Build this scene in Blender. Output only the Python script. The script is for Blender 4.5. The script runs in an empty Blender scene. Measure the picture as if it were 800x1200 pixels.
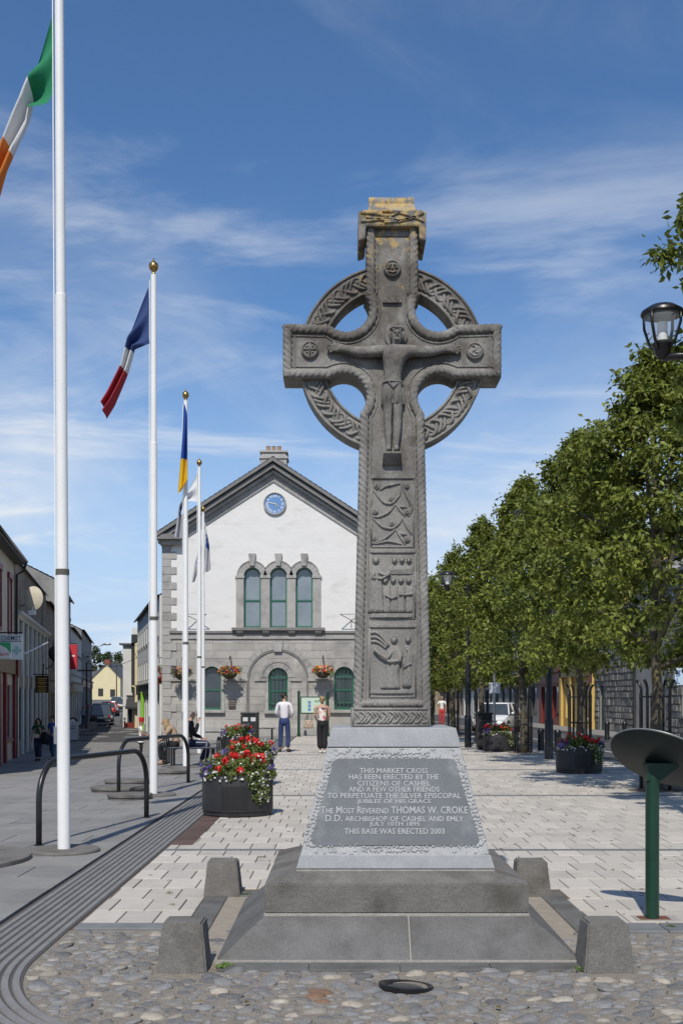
import bpy, bmesh, math, random
from mathutils import Vector, Matrix, noise as mnoise
PI = math.pi
R = math.radians
S = bpy.context.scene
col = S.collection
rng = random.Random(7)

# ---------------------------------------------------------------- camera, light, sky
F = 1316.0                       # focal length in pixels of the 800 px wide picture
EYE = 1.6
HZ = 818.0                       # row of the horizon
cam = bpy.data.objects.new('camera', bpy.data.cameras.new('camera'))
col.objects.link(cam)
cam.location = (0, 0, EYE)
cam.rotation_euler = (PI / 2, 0, 0)
cam.data.sensor_fit = 'HORIZONTAL'
cam.data.sensor_width = 24.0
cam.data.lens = 24.0 * F / 800
cam.data.shift_y = (HZ - 600) / 800
cam.data.clip_start = 0.1
cam.data.clip_end = 5000
S.camera = cam

SUN_AZ, SUN_EL = R(9), R(50)    # behind the camera, a little to the left
sdir = Vector((-math.sin(SUN_AZ) * math.cos(SUN_EL), -math.cos(SUN_AZ) * math.cos(SUN_EL), math.sin(SUN_EL)))
sun = bpy.data.objects.new('sun', bpy.data.lights.new('sun', 'SUN'))
col.objects.link(sun)
sun.rotation_euler = sdir.to_track_quat('Z', 'Y').to_euler()
sun.data.energy = 4.0
sun.data.angle = R(0.6)
sun.data.color = (1.0, 0.95, 0.86)

W = bpy.data.worlds.new('World')
S.world = W
W.use_nodes = True
wt = W.node_tree
wt.nodes.clear()
def wn(t, **k):
    n = wt.nodes.new(t)
    for a, v in k.items(): setattr(n, a, v)
    return n
sky = wn('ShaderNodeTexSky', sky_type='NISHITA', sun_disc=False, sun_elevation=SUN_EL, sun_rotation=PI + SUN_AZ)
sky.air_density = 1.0; sky.dust_density = 0.35; sky.ozone_density = 2.2; sky.altitude = 100
tc = wn('ShaderNodeTexCoord')
sep = wn('ShaderNodeSeparateXYZ')
wt.links.new(tc.outputs['Generated'], sep.inputs[0])
def wm(op, a, b=None, clamp=False):
    n = wn('ShaderNodeMath', operation=op, use_clamp=clamp)
    for i, v in enumerate((a, b)):
        if v is None: continue
        if isinstance(v, (int, float)): n.inputs[i].default_value = v
        else: wt.links.new(v, n.inputs[i])
    return n.outputs[0]
zz = wm('ADD', wm('MAXIMUM', sep.outputs[2], 0.0), 0.10)
px = wm('DIVIDE', sep.outputs[0], zz)
py = wm('DIVIDE', sep.outputs[1], zz)
cmb = wn('ShaderNodeCombineXYZ')
wt.links.new(px, cmb.inputs[0]); wt.links.new(py, cmb.inputs[1])
def cloud(sx, sy, rot, scale, detail, rough, lo, hi, dist, off):
    mp = wn('ShaderNodeMapping')
    mp.inputs['Location'].default_value = off
    mp.inputs['Rotation'].default_value = (0, 0, rot)
    mp.inputs['Scale'].default_value = (sx, sy, 1)
    wt.links.new(cmb.outputs[0], mp.inputs[0])
    nz = wn('ShaderNodeTexNoise')
    nz.inputs['Scale'].default_value = scale
    nz.inputs['Detail'].default_value = detail
    nz.inputs['Roughness'].default_value = rough
    nz.inputs['Distortion'].default_value = dist
    wt.links.new(mp.outputs[0], nz.inputs['Vector'])
    mr = wn('ShaderNodeMapRange', interpolation_type='SMOOTHSTEP')
    mr.inputs[1].default_value = lo; mr.inputs[2].default_value = hi
    wt.links.new(nz.outputs[0], mr.inputs[0])
    return mr.outputs[0]
c1 = cloud(0.55, 1.0, R(8), 1.6, 9, 0.60, 0.45, 0.74, 1.1, (3.1, 1.7, 0))     # high streaks
c2 = cloud(1.0, 0.45, R(-6), 0.9, 7, 0.58, 0.40, 0.70, 0.4, (8.3, 4.1, 0))    # soft bands lower down
up = wn('ShaderNodeMapRange'); up.inputs[1].default_value = 0.62; up.inputs[2].default_value = 0.10
up.inputs[3].default_value = 0.14; up.inputs[4].default_value = 0.95
wt.links.new(sep.outputs[2], up.inputs[0])
low = wn('ShaderNodeMapRange'); low.inputs[1].default_value = 0.42; low.inputs[2].default_value = 0.04
low.inputs[3].default_value = 0.0; low.inputs[4].default_value = 1.0
wt.links.new(sep.outputs[2], low.inputs[0])
cl = wm('ADD', wm('MULTIPLY', c1, wm('MULTIPLY', up.outputs[0], 0.85)), wm('MULTIPLY', c2, wm('MULTIPLY', low.outputs[0], 0.95)), True)
cl = wm('MULTIPLY', cl, 0.9)
SKY_K = 0.11
mx = wn('ShaderNodeMix', data_type='RGBA')
hzr = wn('ShaderNodeMapRange', interpolation_type='SMOOTHSTEP'); hzr.inputs[1].default_value = 0.34; hzr.inputs[2].default_value = 0.0
hzr.inputs[3].default_value = 0.0; hzr.inputs[4].default_value = 0.92
wt.links.new(sep.outputs[2], hzr.inputs[0])
hzm = wn('ShaderNodeMix', data_type='RGBA')
wt.links.new(hzr.outputs[0], hzm.inputs[0])
hzm.inputs[7].default_value = (4.9, 6.2, 8.2, 1)
wt.links.new(cl, mx.inputs[0])
tint = wn('ShaderNodeMix', data_type='RGBA', blend_type='MULTIPLY')
tint.inputs[0].default_value = 1.0
tint.inputs[7].default_value = (0.66, 0.90, 1.12, 1)
wt.links.new(sky.outputs[0], tint.inputs[6])
wt.links.new(tint.outputs[2], hzm.inputs[6])
wt.links.new(hzm.outputs[2], mx.inputs[6])
mx.inputs[7].default_value = (7.4, 7.7, 8.1, 1)
bg = wn('ShaderNodeBackground')
bg.inputs[1].default_value = SKY_K
wt.links.new(mx.outputs[2], bg.inputs[0])
wo = wn('ShaderNodeOutputWorld')
wt.links.new(bg.outputs[0], wo.inputs[0])

S.view_settings.view_transform = 'Standard'
S.view_settings.look = 'None'
S.view_settings.exposure = 0.0
S.view_settings.gamma = 1.0
S.render.engine = 'CYCLES'
S.cycles.max_bounces = 6
S.cycles.transparent_max_bounces = 6

# ---------------------------------------------------------------- helpers
def P(x, y, Y):
    """point at depth Y seen at photograph pixel x, y"""
    return Vector(((x - 400) * Y / F, Y, EYE - (y - HZ) * Y / F))
def G(x, y, z=0.0):
    return P(x, y, F * (EYE - z) / (y - HZ))
def sm(a, b, x):
    t = min(1, max(0, (x - a) / (b - a)))
    return t * t * (3 - 2 * t)
def lerp(a, b, t): return a + (b - a) * t

class MB:
    """collects shapes for ONE mesh object"""
    def __init__(s): s.v = []; s.f = []
    def add(s, vs, fs):
        o = len(s.v)
        s.v += [tuple(v) for v in vs]
        s.f += [tuple(i + o for i in f) for f in fs]
        return s
    def box(s, x0, x1, y0, y1, z0, z1):
        return s.add([(x0,y0,z0),(x1,y0,z0),(x1,y1,z0),(x0,y1,z0),(x0,y0,z1),(x1,y0,z1),(x1,y1,z1),(x0,y1,z1)],
                     [(0,3,2,1),(4,5,6,7),(0,1,5,4),(1,2,6,5),(2,3,7,6),(3,0,4,7)])
    def frus(s, a, b, z0, z1):
        (x0,x1,y0,y1), (u0,u1,v0,v1) = a, b
        return s.add([(x0,y0,z0),(x1,y0,z0),(x1,y1,z0),(x0,y1,z0),(u0,v0,z1),(u1,v0,z1),(u1,v1,z1),(u0,v1,z1)],
                     [(0,3,2,1),(4,5,6,7),(0,1,5,4),(1,2,6,5),(2,3,7,6),(3,0,4,7)])
    def chbox(s, x0, x1, y0, y1, z0, z1, c):
        """box open below with its upper edges chamfered"""
        v = [(x0,y0,z0),(x1,y0,z0),(x1,y1,z0),(x0,y1,z0),(x0,y0,z1-c),(x1,y0,z1-c),(x1,y1,z1-c),(x0,y1,z1-c),
             (x0+c,y0+c,z1),(x1-c,y0+c,z1),(x1-c,y1-c,z1),(x0+c,y1-c,z1)]
        return s.add(v, [(0,1,5,4),(1,2,6,5),(2,3,7,6),(3,0,4,7),(4,5,9,8),(5,6,10,9),(6,7,11,10),(7,4,8,11),(8,9,10,11)])
    def prism_y(s, poly, y0, y1):
        n = len(poly)
        v = [(x, y0, z) for x, z in poly] + [(x, y1, z) for x, z in poly]
        f = [tuple(range(n)), tuple(range(2*n-1, n-1, -1))]
        f += [(i, i+n, (i+1) % n + n, (i+1) % n) for i in range(n)]
        return s.add(v, f)
    def prism_z(s, poly, z0, z1):
        n = len(poly)
        v = [(x, y, z0) for x, y in poly] + [(x, y, z1) for x, y in poly]
        f = [tuple(range(n-1, -1, -1)), tuple(range(n, 2*n))]
        f += [(i, (i+1) % n, (i+1) % n + n, i+n) for i in range(n)]
        return s.add(v, f)
    def prism_x(s, poly, x0, x1):
        n = len(poly)
        v = [(x0, y, z) for y, z in poly] + [(x1, y, z) for y, z in poly]
        f = [tuple(range(n)), tuple(range(2*n-1, n-1, -1))]
        f += [(i, i+n, (i+1) % n + n, (i+1) % n) for i in range(n)]
        return s.add(v, f)
    def tube(s, path, r, n=8, closed=False, cap=True, sq=None):
        pts = [Vector(p) for p in path]; m = len(pts)
        if m < 2: return s
        rr = r if isinstance(r, (list, tuple)) else [r] * m
        vs = []; prev = None
        for i, p in enumerate(pts):
            if closed: t = pts[(i+1) % m] - pts[i-1]
            else: t = pts[min(i+1, m-1)] - pts[max(i-1, 0)]
            if t.length < 1e-9: t = Vector((0,0,1))
            t.normalize()
            if prev is None:
                a = Vector((0,0,1)) if abs(t.z) < .9 else Vector((1,0,0))
                prev = (a - t * a.dot(t)).normalized()
            else:
                q = prev - t * prev.dot(t)
                prev = q.normalized() if q.length > 1e-6 else prev
            b = t.cross(prev)
            for k in range(n):
                a = 2*PI*k/n
                vs.append(p + (prev*math.cos(a) + b*math.sin(a)) * rr[i])
        fs = []
        for i in range(m if closed else m-1):
            j = (i+1) % m
            for k in range(n):
                l = (k+1) % n
                fs.append((i*n+k, i*n+l, j*n+l, j*n+k))
        if cap and not closed:
            fs.append(tuple(range(n-1, -1, -1))); fs.append(tuple((m-1)*n+k for k in range(n)))
        return s.add(vs, fs)
    def lathe(s, prof, c=(0,0,0), n=20, sx=1, sy=1):
        vs = []; fs = []; m = len(prof)
        for r, z in prof:
            for k in range(n):
                a = 2*PI*k/n
                vs.append((c[0]+r*sx*math.cos(a), c[1]+r*sy*math.sin(a), c[2]+z))
        for i in range(m-1):
            for k in range(n):
                l = (k+1) % n
                fs.append((i*n+k, i*n+l, (i+1)*n+l, (i+1)*n+k))
        if prof[0][0] > 1e-6: fs.append(tuple(range(n-1,-1,-1)))
        if prof[-1][0] > 1e-6: fs.append(tuple((m-1)*n+k for k in range(n)))
        return s.add(vs, fs)
    def ell(s, c, rx, ry, rz, n=10, m=6, rot=None):
        vs = []; fs = []
        for i in range(m+1):
            t = PI*i/m
            for k in range(n):
                a = 2*PI*k/n
                v = Vector((rx*math.sin(t)*math.cos(a), ry*math.sin(t)*math.sin(a), -rz*math.cos(t)))
                if rot is not None: v = rot @ v
                vs.append((c[0]+v.x, c[1]+v.y, c[2]+v.z))
        for i in range(m):
            for k in range(n):
                l = (k+1) % n
                fs.append((i*n+k, i*n+l, (i+1)*n+l, (i+1)*n+k))
        return s.add(vs, fs)
    def arch(s, cx, cz, r0, r1, y0, y1, a0=0.0, a1=PI, n=18):
        """part of an annulus standing in the xz plane"""
        vs = []; fs = []
        for i in range(n+1):
            a = lerp(a0, a1, i/n); c, d = math.cos(a), math.sin(a)
            vs += [(cx+r0*c, y0, cz+r0*d), (cx+r1*c, y0, cz+r1*d), (cx+r1*c, y1, cz+r1*d), (cx+r0*c, y1, cz+r0*d)]
        for i in range(n):
            o = 4*i
            for k in range(4):
                l = (k+1) % 4
                fs.append((o+k, o+l, o+4+l, o+4+k))
        fs += [(3,2,1,0), tuple(4*n+k for k in range(4))]
        return s.add(vs, fs)
    def xf(s, M):
        s.v = [tuple(M @ Vector(v)) for v in s.v]; return s
    def mesh(s, name, mat, off=(0,0,0), smooth=False):
        me = bpy.data.meshes.new(name)
        ox, oy, oz = off
        me.from_pydata([(x-ox, y-oy, z-oz) for x, y, z in s.v], [], s.f)
        if mat is not None: me.materials.append(mat)
        bm = bmesh.new(); bm.from_mesh(me)
        bmesh.ops.remove_doubles(bm, verts=bm.verts, dist=1e-6)
        bmesh.ops.recalc_face_normals(bm, faces=bm.faces)
        bm.to_mesh(me); bm.free()
        if smooth:
            me.polygons.foreach_set('use_smooth', [True]*len(me.polygons))
            if smooth is not True:
                me.set_sharp_from_angle(angle=R(smooth))
        return me
    def build(s, name, mat, parent=None, off=(0,0,0), smooth=False, bevel=0, label=None):
        o = bpy.data.objects.new(name, s.mesh(name, mat, off, smooth))
        col.objects.link(o)
        if parent is not None: o.parent = parent
        if bevel:
            b = o.modifiers.new('bevel', 'BEVEL'); b.width = bevel; b.segments = 2; b.limit_method = 'ANGLE'
        if label: o['label'] = label
        return o

def roughen(o, bev=.012, amp=.004, seg=.05, passes=2):
    """round the arris of a stone and knock its faces and corners about a little"""
    bm = bmesh.new(); bm.from_mesh(o.data)
    bmesh.ops.bevel(bm, geom=[e for e in bm.edges if e.is_manifold and e.calc_face_angle(0) > .4], offset=bev, segments=2, affect='EDGES', clamp_overlap=True)
    for _ in range(passes):
        es = [e for e in bm.edges if e.calc_length() > seg]
        if es: bmesh.ops.subdivide_edges(bm, edges=es, cuts=2, use_grid_fill=True)
    bm.normal_update(); pw_ = o.parent.location if o.parent else Vector((0,0,0))
    for v in bm.verts:
        p = v.co + pw_
        d = mnoise.noise(p*9)*.6 + mnoise.noise(p*24)*.4
        edge = 1 + 1.6*max(0, mnoise.noise(p*6+Vector((9,2,4))))*(1 if max(abs(v.normal.x), abs(v.normal.y), abs(v.normal.z)) < .93 else 0)
        v.co += v.normal*d*amp*edge
    bm.to_mesh(o.data); bm.free()
    for m_ in list(o.modifiers): o.modifiers.remove(m_)
    o.data.polygons.foreach_set('use_smooth', [True]*len(o.data.polygons)); o.data.set_sharp_from_angle(angle=R(38))
    return o
def tag(o, label=None, cat=None, group=None, kind=None):
    if label: o['label'] = label
    if cat: o['category'] = cat
    if group: o['group'] = group
    if kind: o['kind'] = kind
    return o
def thing(name, label, cat, loc=(0,0,0), rz=0.0, group=None):
    o = bpy.data.objects.new(name, None)
    col.objects.link(o)
    o.empty_display_size = .2
    o.location = loc; o.rotation_euler = (0, 0, rz)
    return tag(o, label, cat, group)
def obj(name, me, parent=None, loc=(0,0,0), rot=(0,0,0), scale=(1,1,1)):
    o = bpy.data.objects.new(name, me)
    col.objects.link(o)
    o.parent = parent; o.location = loc; o.rotation_euler = rot; o.scale = scale
    return o
kids = {}
def copy_tree(o, parent=None):
    c = o.copy(); col.objects.link(c); c.parent = parent
    for ch in list(o.children): copy_tree(ch, c)
    return c
def text_mb(body, width=None, height=None, depth=0.004, small=False, align='CENTER'):
    """lettering as mesh data lying in the xy plane, centred"""
    cu = bpy.data.curves.new('lettering', 'FONT')
    cu.body = body; cu.extrude = depth; cu.offset = 0.006; cu.align_x = 'CENTER'; cu.align_y = 'CENTER'; cu.resolution_u = 2
    if small:
        cu.small_caps_scale = .76
        for i, ch in enumerate(body):
            if ch.islower(): cu.body_format[i].use_small_caps = True
    o = bpy.data.objects.new('lettering', cu); col.objects.link(o)
    dg = bpy.context.evaluated_depsgraph_get()
    me = bpy.data.meshes.new_from_object(o.evaluated_get(dg))
    xs = [v.co.x for v in me.vertices]; ys = [v.co.y for v in me.vertices]
    w, h = max(xs)-min(xs), max(ys)-min(ys)
    cx, cy = (max(xs)+min(xs))/2, (max(ys)+min(ys))/2
    kx = width/w if width else None
    ky = height/h if height else None
    kx = kx or ky; ky = ky or kx
    mb = MB()
    mb.add([((v.co.x-cx)*kx, (v.co.y-cy)*ky, v.co.z) for v in me.vertices], [tuple(p.vertices) for p in me.polygons])
    bpy.data.objects.remove(o); bpy.data.meshes.remove(me)
    return mb
def skin_mb(verts, edges, radii, sub=1, root=0):
    """one continuous limb surface grown over a skeleton"""
    me = bpy.data.meshes.new('skin'); me.from_pydata([tuple(v) for v in verts], edges, [])
    o = bpy.data.objects.new('skin', me); col.objects.link(o)
    md = o.modifiers.new('skin', 'SKIN'); md.use_smooth_shade = True
    for i, v in enumerate(me.skin_vertices[0].data):
        r = radii[i]
        v.radius = (r, r) if not isinstance(r, tuple) else r
        v.use_root = (i == root)
    if sub:
        sb = o.modifiers.new('sub', 'SUBSURF'); sb.levels = sub; sb.render_levels = sub
    dg = bpy.context.evaluated_depsgraph_get()
    m2 = bpy.data.meshes.new_from_object(o.evaluated_get(dg))
    mb = MB(); mb.add([tuple(v.co) for v in m2.vertices], [tuple(p.vertices) for p in m2.polygons])
    bpy.data.objects.remove(o); bpy.data.meshes.remove(me); bpy.data.meshes.remove(m2)
    return mb

# ---------------------------------------------------------------- materials
def lin(h):
    c = [int(h[i:i+2], 16)/255 for i in (0, 2, 4)]
    return tuple((x/12.92 if x <= .04045 else ((x+.055)/1.055)**2.4) for x in c)
def mat(name, c, rough=.8, c2=None, scale=4.0, amt=.5, bump=0.0, bscale=40.0, piece=0.0, metal=0.0, island=0.0,
        grime=None, gscale=1.2, glo=.5, ghi=.72, spec=.4, detail=6, trans=0.0, stretch=(1,1,1), speck=0.0):
    """c/c2 mixed by noise in world space; piece/island: tone change per object / per loose piece; grime: a stain colour"""
    m = bpy.data.materials.new(name); m.use_nodes = True
    t = m.node_tree; N = t.nodes; L = t.links
    b = N['Principled BSDF']
    b.inputs['Roughness'].default_value = rough
    b.inputs['Metallic'].default_value = metal
    b.inputs['Specular IOR Level'].default_value = spec
    g = N.new('ShaderNodeNewGeometry')
    mp = N.new('ShaderNodeMapping'); mp.inputs['Scale'].default_value = stretch
    L.new(g.outputs['Position'], mp.inputs[0])
    def noise(sc, dt=detail):
        n = N.new('ShaderNodeTexNoise'); n.inputs['Scale'].default_value = sc; n.inputs['Detail'].default_value = dt
        n.inputs['Roughness'].default_value = .6
        L.new(mp.outputs[0], n.inputs['Vector']); return n.outputs[0]
    def mixc(f, a, bb, blend='MIX'):
        n = N.new('ShaderNodeMix'); n.data_type = 'RGBA'; n.blend_type = blend
        for i, v in ((0, f), (6, a), (7, bb)):
            if isinstance(v, (int, float)): n.inputs[i].default_value = v
            elif isinstance(v, tuple): n.inputs[i].default_value = (*v[:3], 1)
            else: L.new(v, n.inputs[i])
        return n.outputs[2]
    def rng_(x, lo, hi, a=0.0, bb=1.0):
        n = N.new('ShaderNodeMapRange'); n.inputs[1].default_value = lo; n.inputs[2].default_value = hi
        n.inputs[3].default_value = a; n.inputs[4].default_value = bb
        L.new(x, n.inputs[0]); return n.outputs[0]
    cc = tuple(c)
    if c2 is not None:
        cc = mixc(rng_(noise(scale), .5-.5*amt*.7, .5+.5*amt*.7), tuple(c), tuple(c2))
    if grime is not None:
        cc = mixc(rng_(noise(gscale), glo, ghi, 0, .85), cc, tuple(grime))
    if piece:
        oi = N.new('ShaderNodeObjectInfo')
        cc = mixc(1.0, cc, mixc(oi.outputs['Random'], (1-piece,)*3, (1+piece, 1+piece*.95, 1+piece*.85)), 'MULTIPLY')
    if island:
        cc = mixc(1.0, cc, mixc(g.outputs['Random Per Island'], (1-island,)*3, (1+island, 1+island*.95, 1+island*.85)), 'MULTIPLY')
    if speck:
        cc = mixc(1.0, cc, mixc(rng_(noise(150, 3), .33, .67), (1-speck,)*3, (1+speck,)*3), 'MULTIPLY')
    if isinstance(cc, tuple): b.inputs['Base Color'].default_value = (*cc[:3], 1)
    else: L.new(cc, b.inputs['Base Color'])
    if bump:
        bp = N.new('ShaderNodeBump'); bp.inputs['Strength'].default_value = 1.0; bp.inputs['Distance'].default_value = bump
        L.new(noise(bscale, 8), bp.inputs['Height']); L.new(bp.outputs[0], b.inputs['Normal'])
    if trans:
        tr = N.new('ShaderNodeBsdfTranslucent')
        if isinstance(cc, tuple): tr.inputs[0].default_value = (*cc[:3], 1)
        else: L.new(cc, tr.inputs[0])
        ms = N.new('ShaderNodeMixShader'); ms.inputs[0].default_value = trans
        L.new(b.outputs[0], ms.inputs[1]); L.new(tr.outputs[0], ms.inputs[2])
        L.new(ms.outputs[0], N['Material Output'].inputs[0])
    return m
M = {}
def stone_cross():
    """weathered grey limestone: pale and dark blotches, rain streaks, orange and grey lichen high up"""
    m = mat('cross_stone', (.31,.295,.268), .92, (.19,.178,.162), 7, 1, .007, 48, grime=(.095,.087,.078), gscale=2.6, glo=.50, ghi=.72, stretch=(1,1,.55), speck=0.28)
    t = m.node_tree; N = t.nodes; L = t.links; b = N['Principled BSDF']
    src = b.inputs['Base Color'].links[0].from_socket
    g = N.new('ShaderNodeNewGeometry')
    n = N.new('ShaderNodeTexNoise'); n.inputs['Scale'].default_value = 13; n.inputs['Detail'].default_value = 10; n.inputs['Roughness'].default_value = .74
    L.new(g.outputs['Position'], n.inputs['Vector'])
    s = N.new('ShaderNodeSeparateXYZ'); L.new(g.outputs['Position'], s.inputs[0])
    h = N.new('ShaderNodeMapRange'); L.new(s.outputs[2], h.inputs[0])
    h.inputs[1].default_value = 3.9; h.inputs[2].default_value = 5.0; h.inputs[3].default_value = -.13; h.inputs[4].default_value = .125
    a = N.new('ShaderNodeMath'); a.operation = 'ADD'; L.new(n.outputs[0], a.inputs[0]); L.new(h.outputs[0], a.inputs[1])
    r = N.new('ShaderNodeMapRange'); L.new(a.outputs[0], r.inputs[0]); r.inputs[1].default_value = .57; r.inputs[2].default_value = .655
    r.inputs[4].default_value = .9
    n2 = N.new('ShaderNodeTexNoise'); n2.inputs['Scale'].default_value = 30; L.new(g.outputs['Position'], n2.inputs['Vector'])
    lc = N.new('ShaderNodeMix'); lc.data_type = 'RGBA'
    L.new(n2.outputs[0], lc.inputs[0]); lc.inputs[6].default_value = (.50,.25,.03,1); lc.inputs[7].default_value = (.40,.38,.22,1)
    mx = N.new('ShaderNodeMix'); mx.data_type = 'RGBA'
    
    sn = N.new('ShaderNodeTexNoise'); sn.inputs['Scale'].default_value = 3.2; sn.inputs['Detail'].default_value = 8; sn.inputs['Roughness'].default_value = .68
    L.new(g.outputs['Position'], sn.inputs['Vector'])
    sh = N.new('ShaderNodeMapRange'); L.new(s.outputs[2], sh.inputs[0])
    sh.inputs[1].default_value = 2.6; sh.inputs[2].default_value = 4.3; sh.inputs[3].default_value = -.13; sh.inputs[4].default_value = .035
    sa = N.new('ShaderNodeMath'); sa.operation = 'ADD'; L.new(sn.outputs[0], sa.inputs[0]); L.new(sh.outputs[0], sa.inputs[1])
    sr = N.new('ShaderNodeMapRange'); L.new(sa.outputs[0], sr.inputs[0]); sr.inputs[1].default_value = .45; sr.inputs[2].default_value = .60; sr.inputs[4].default_value = .80
    sx = N.new('ShaderNodeMix'); sx.data_type = 'RGBA'; L.new(sr.outputs[0], sx.inputs[0]); L.new(src, sx.inputs[6]); sx.inputs[7].default_value = (.088,.075,.062,1)
    src = sx.outputs[2]
    L.new(r.outputs[0], mx.inputs[0]); L.new(src, mx.inputs[6]); L.new(lc.outputs[2], mx.inputs[7])
    L.new(mx.outputs[2], b.inputs['Base Color'])
    return m
M['cross'] = stone_cross()
M['base_pale'] = mat('picked_limestone', (.47,.468,.462), .9, (.31,.309,.308), 14, .8, .006, 90, speck=0.2)
M['base_smooth'] = mat('sawn_limestone', (.35,.355,.36), .8, (.26,.265,.27), 9, .8, .002, 70, speck=0.14)
M['panel_dark'] = mat('honed_limestone', (.155,.165,.175), .55, (.105,.113,.12), 6, .9, .0008, 90, grime=(.22,.23,.24), gscale=5, glo=.55, ghi=.75, speck=0.15)
M['letter'] = mat('pale_lettering', (.47,.48,.475), .85, (.36,.37,.37), 20, .7)
M['step'] = mat('grey_limestone', (.170,.166,.158), .9, (.100,.098,.093), 6, 1, .006, 45, grime=(.075,.07,.064), gscale=2.6, piece=.06, glo=.47, ghi=.70, speck=0.26)
M['step2'] = mat('worn_limestone', (.200,.188,.170), .92, (.115,.108,.098), 7, 1, .007, 42, grime=(.08,.072,.060), gscale=3.2, glo=.47, ghi=.70, speck=0.28)
M['mortar'] = mat('pale_mortar', (.40,.375,.335), .95, (.27,.255,.225), 20, .8, .004, 80)
M['sandy'] = mat('sandy_gutter', (.36,.31,.25), .95, (.24,.21,.17), 10, .9, .006, 90)
M['grit'] = mat('gritty_mortar', (.34,.295,.24), .95, (.19,.165,.135), 14, 1, .02, 55, speck=0.4)
M['cobble'] = mat('cobble_grey', (.25,.25,.255), .85, (.13,.132,.137), 16, 1, .006, 60, piece=.30, island=.30, grime=(.27,.23,.18), gscale=11, glo=.5, ghi=.7, speck=0.28)
M['cobble_b'] = mat('cobble_buff', (.42,.385,.33), .85, (.25,.215,.175), 14, .9, .006, 60, piece=.25, island=.25, speck=0.25)
M['cobble_r'] = mat('cobble_rust', (.24,.15,.09), .85, (.15,.09,.06), 12, .9, .003, 90)
M['paver'] = mat('pale_paver', (.52,.475,.415), .85, (.43,.395,.345), 6, .9, .002, 70, piece=.11, grime=(.34,.30,.265), gscale=1.7, glo=.56, ghi=.80, speck=0.09)
M['paver_i'] = mat('pale_paver_far', (.52,.475,.415), .85, (.43,.395,.345), 6, .9, .002, 70, island=.11, grime=(.34,.30,.265), gscale=1.7, glo=.56, ghi=.80, speck=0.09)
M['joint'] = mat('joint_sand', (.17,.135,.105), .95, (.09,.075,.06), 12, .9)
M['slab'] = mat('grey_slab', (.26,.25,.235), .85, (.19,.183,.173), 3, .8, .002, 80, piece=.10, grime=(.13,.127,.123), gscale=1.1, glo=.5, ghi=.8, speck=0.16)
M['slab_i'] = mat('grey_slab_far', (.26,.25,.235), .85, (.19,.183,.173), 3, .8, .002, 80, island=.10, grime=(.13,.127,.123), gscale=1.1, glo=.5, ghi=.8, speck=0.16)
M['band'] = mat('dark_band', (.20,.205,.21), .85, (.13,.132,.135), 5, .8, .002, 80, piece=.1)
M['rib'] = mat('ribbed_stone', (.235,.228,.22), .85, (.165,.16,.155), 6, .8, .002, 80, piece=.06, speck=0.16)
M['groove'] = mat('groove_dark', (.085,.08,.075), .95)  # bed between the ribs, darker than the rib stone
M['brown_brick'] = mat('brown_brick', (.125,.075,.060), .9, (.075,.050,.043), 8, .8, .003, 80, piece=.15)
M['asphalt'] = mat('asphalt', (.085,.085,.086), .9, (.055,.055,.056), 6, .8, .003, 120)
M['terrain'] = mat('earth', (.09,.09,.075), .95, (.05,.055,.04), .3, .9)
M['white_paint'] = mat('white_paint', (.80,.79,.77), .35, (.74,.73,.71), 2, .6, grime=(.52,.50,.47), gscale=2.5, glo=.66, ghi=.85)
M['black_metal'] = mat('black_metal', (.012,.012,.013), .35, spec=.5)
M['black_matt'] = mat('black_plastic', (.018,.018,.019), .55, (.028,.027,.027), 5, .8, .0008, 60)
M['brass'] = mat('brass', (.42,.27,.10), .35, metal=1.0)
M['green_paint'] = mat('dark_green_paint', (.012,.050,.030), .4, (.010,.038,.023), 6, .8)
M['steel'] = mat('steel', (.35,.35,.35), .4, metal=.8)
M['rope_grey'] = mat('collar_grey', (.10,.095,.08), .8)
M['skin'] = mat('skin', (.46,.27,.19), .6)
M['glass'] = mat('window_glass', (.035,.045,.055), .06, (.06,.07,.08), 2, .8, spec=.8)
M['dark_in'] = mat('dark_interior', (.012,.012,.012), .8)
def simple(k, c, rough=.7, **kw):
    if k not in M: M[k] = mat(k, c, rough, **kw)
    return M[k]
# ---------------------------------------------------------------- ground
def hL(X, Y):
    """height of the street that falls away to the left of the plaza and climbs again far off"""
    z = -.70 * sm(2.4, 10.5, -X) * sm(9, 38, Y)
    return z + max(0, Y - 95) * .0182 * sm(2.4, 10.5, -X)

mb = MB().add([(-3000,-600,-1.2),(3000,-600,-1.2),(3000,4000,-1.2),(-3000,4000,-1.2)], [(0,1,2,3)])
tag(mb.build('ground', M['terrain']), kind='structure')

# street surface on the left (asphalt beyond the slabs)
mb = MB(); xs = [-140,-60,-40,-30] + [-26+.8*i for i in range(30)] + [-2.42]; ys = [2+1.5*i for i in range(40)] + [62+6*i for i in range(45)]
vs = [(x, y, hL(x, y) - .03) for y in ys for x in xs]; n = len(xs)
mb.add(vs, [(j*n+i, j*n+i+1, (j+1)*n+i+1, (j+1)*n+i) for j in range(len(ys)-1) for i in range(n-1)])
street = tag(mb.build('street', simple('street_bed', (.12,.117,.112), .95), smooth=True), kind='structure')
# asphalt carriageway further up the street, 4 mm above
mb = MB()
def stx(Y, k): return -9.2 - .186*(Y-43.3) + k     # runs along the left houses
rows = [89 + 3*i for i in range(54)]
vs = []
for y in rows:
    for k in (0, 2.2, 4.4):
        x = stx(y, k); vs.append((x, y, hL(x, y) - .02))
mb.add(vs, [(3*j+i, 3*j+i+1, 3*j+i+4, 3*j+i+3) for j in range(len(rows)-1) for i in range(2)])
tag(mb.build('road', M['asphalt'], smooth=True), kind='structure')

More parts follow.
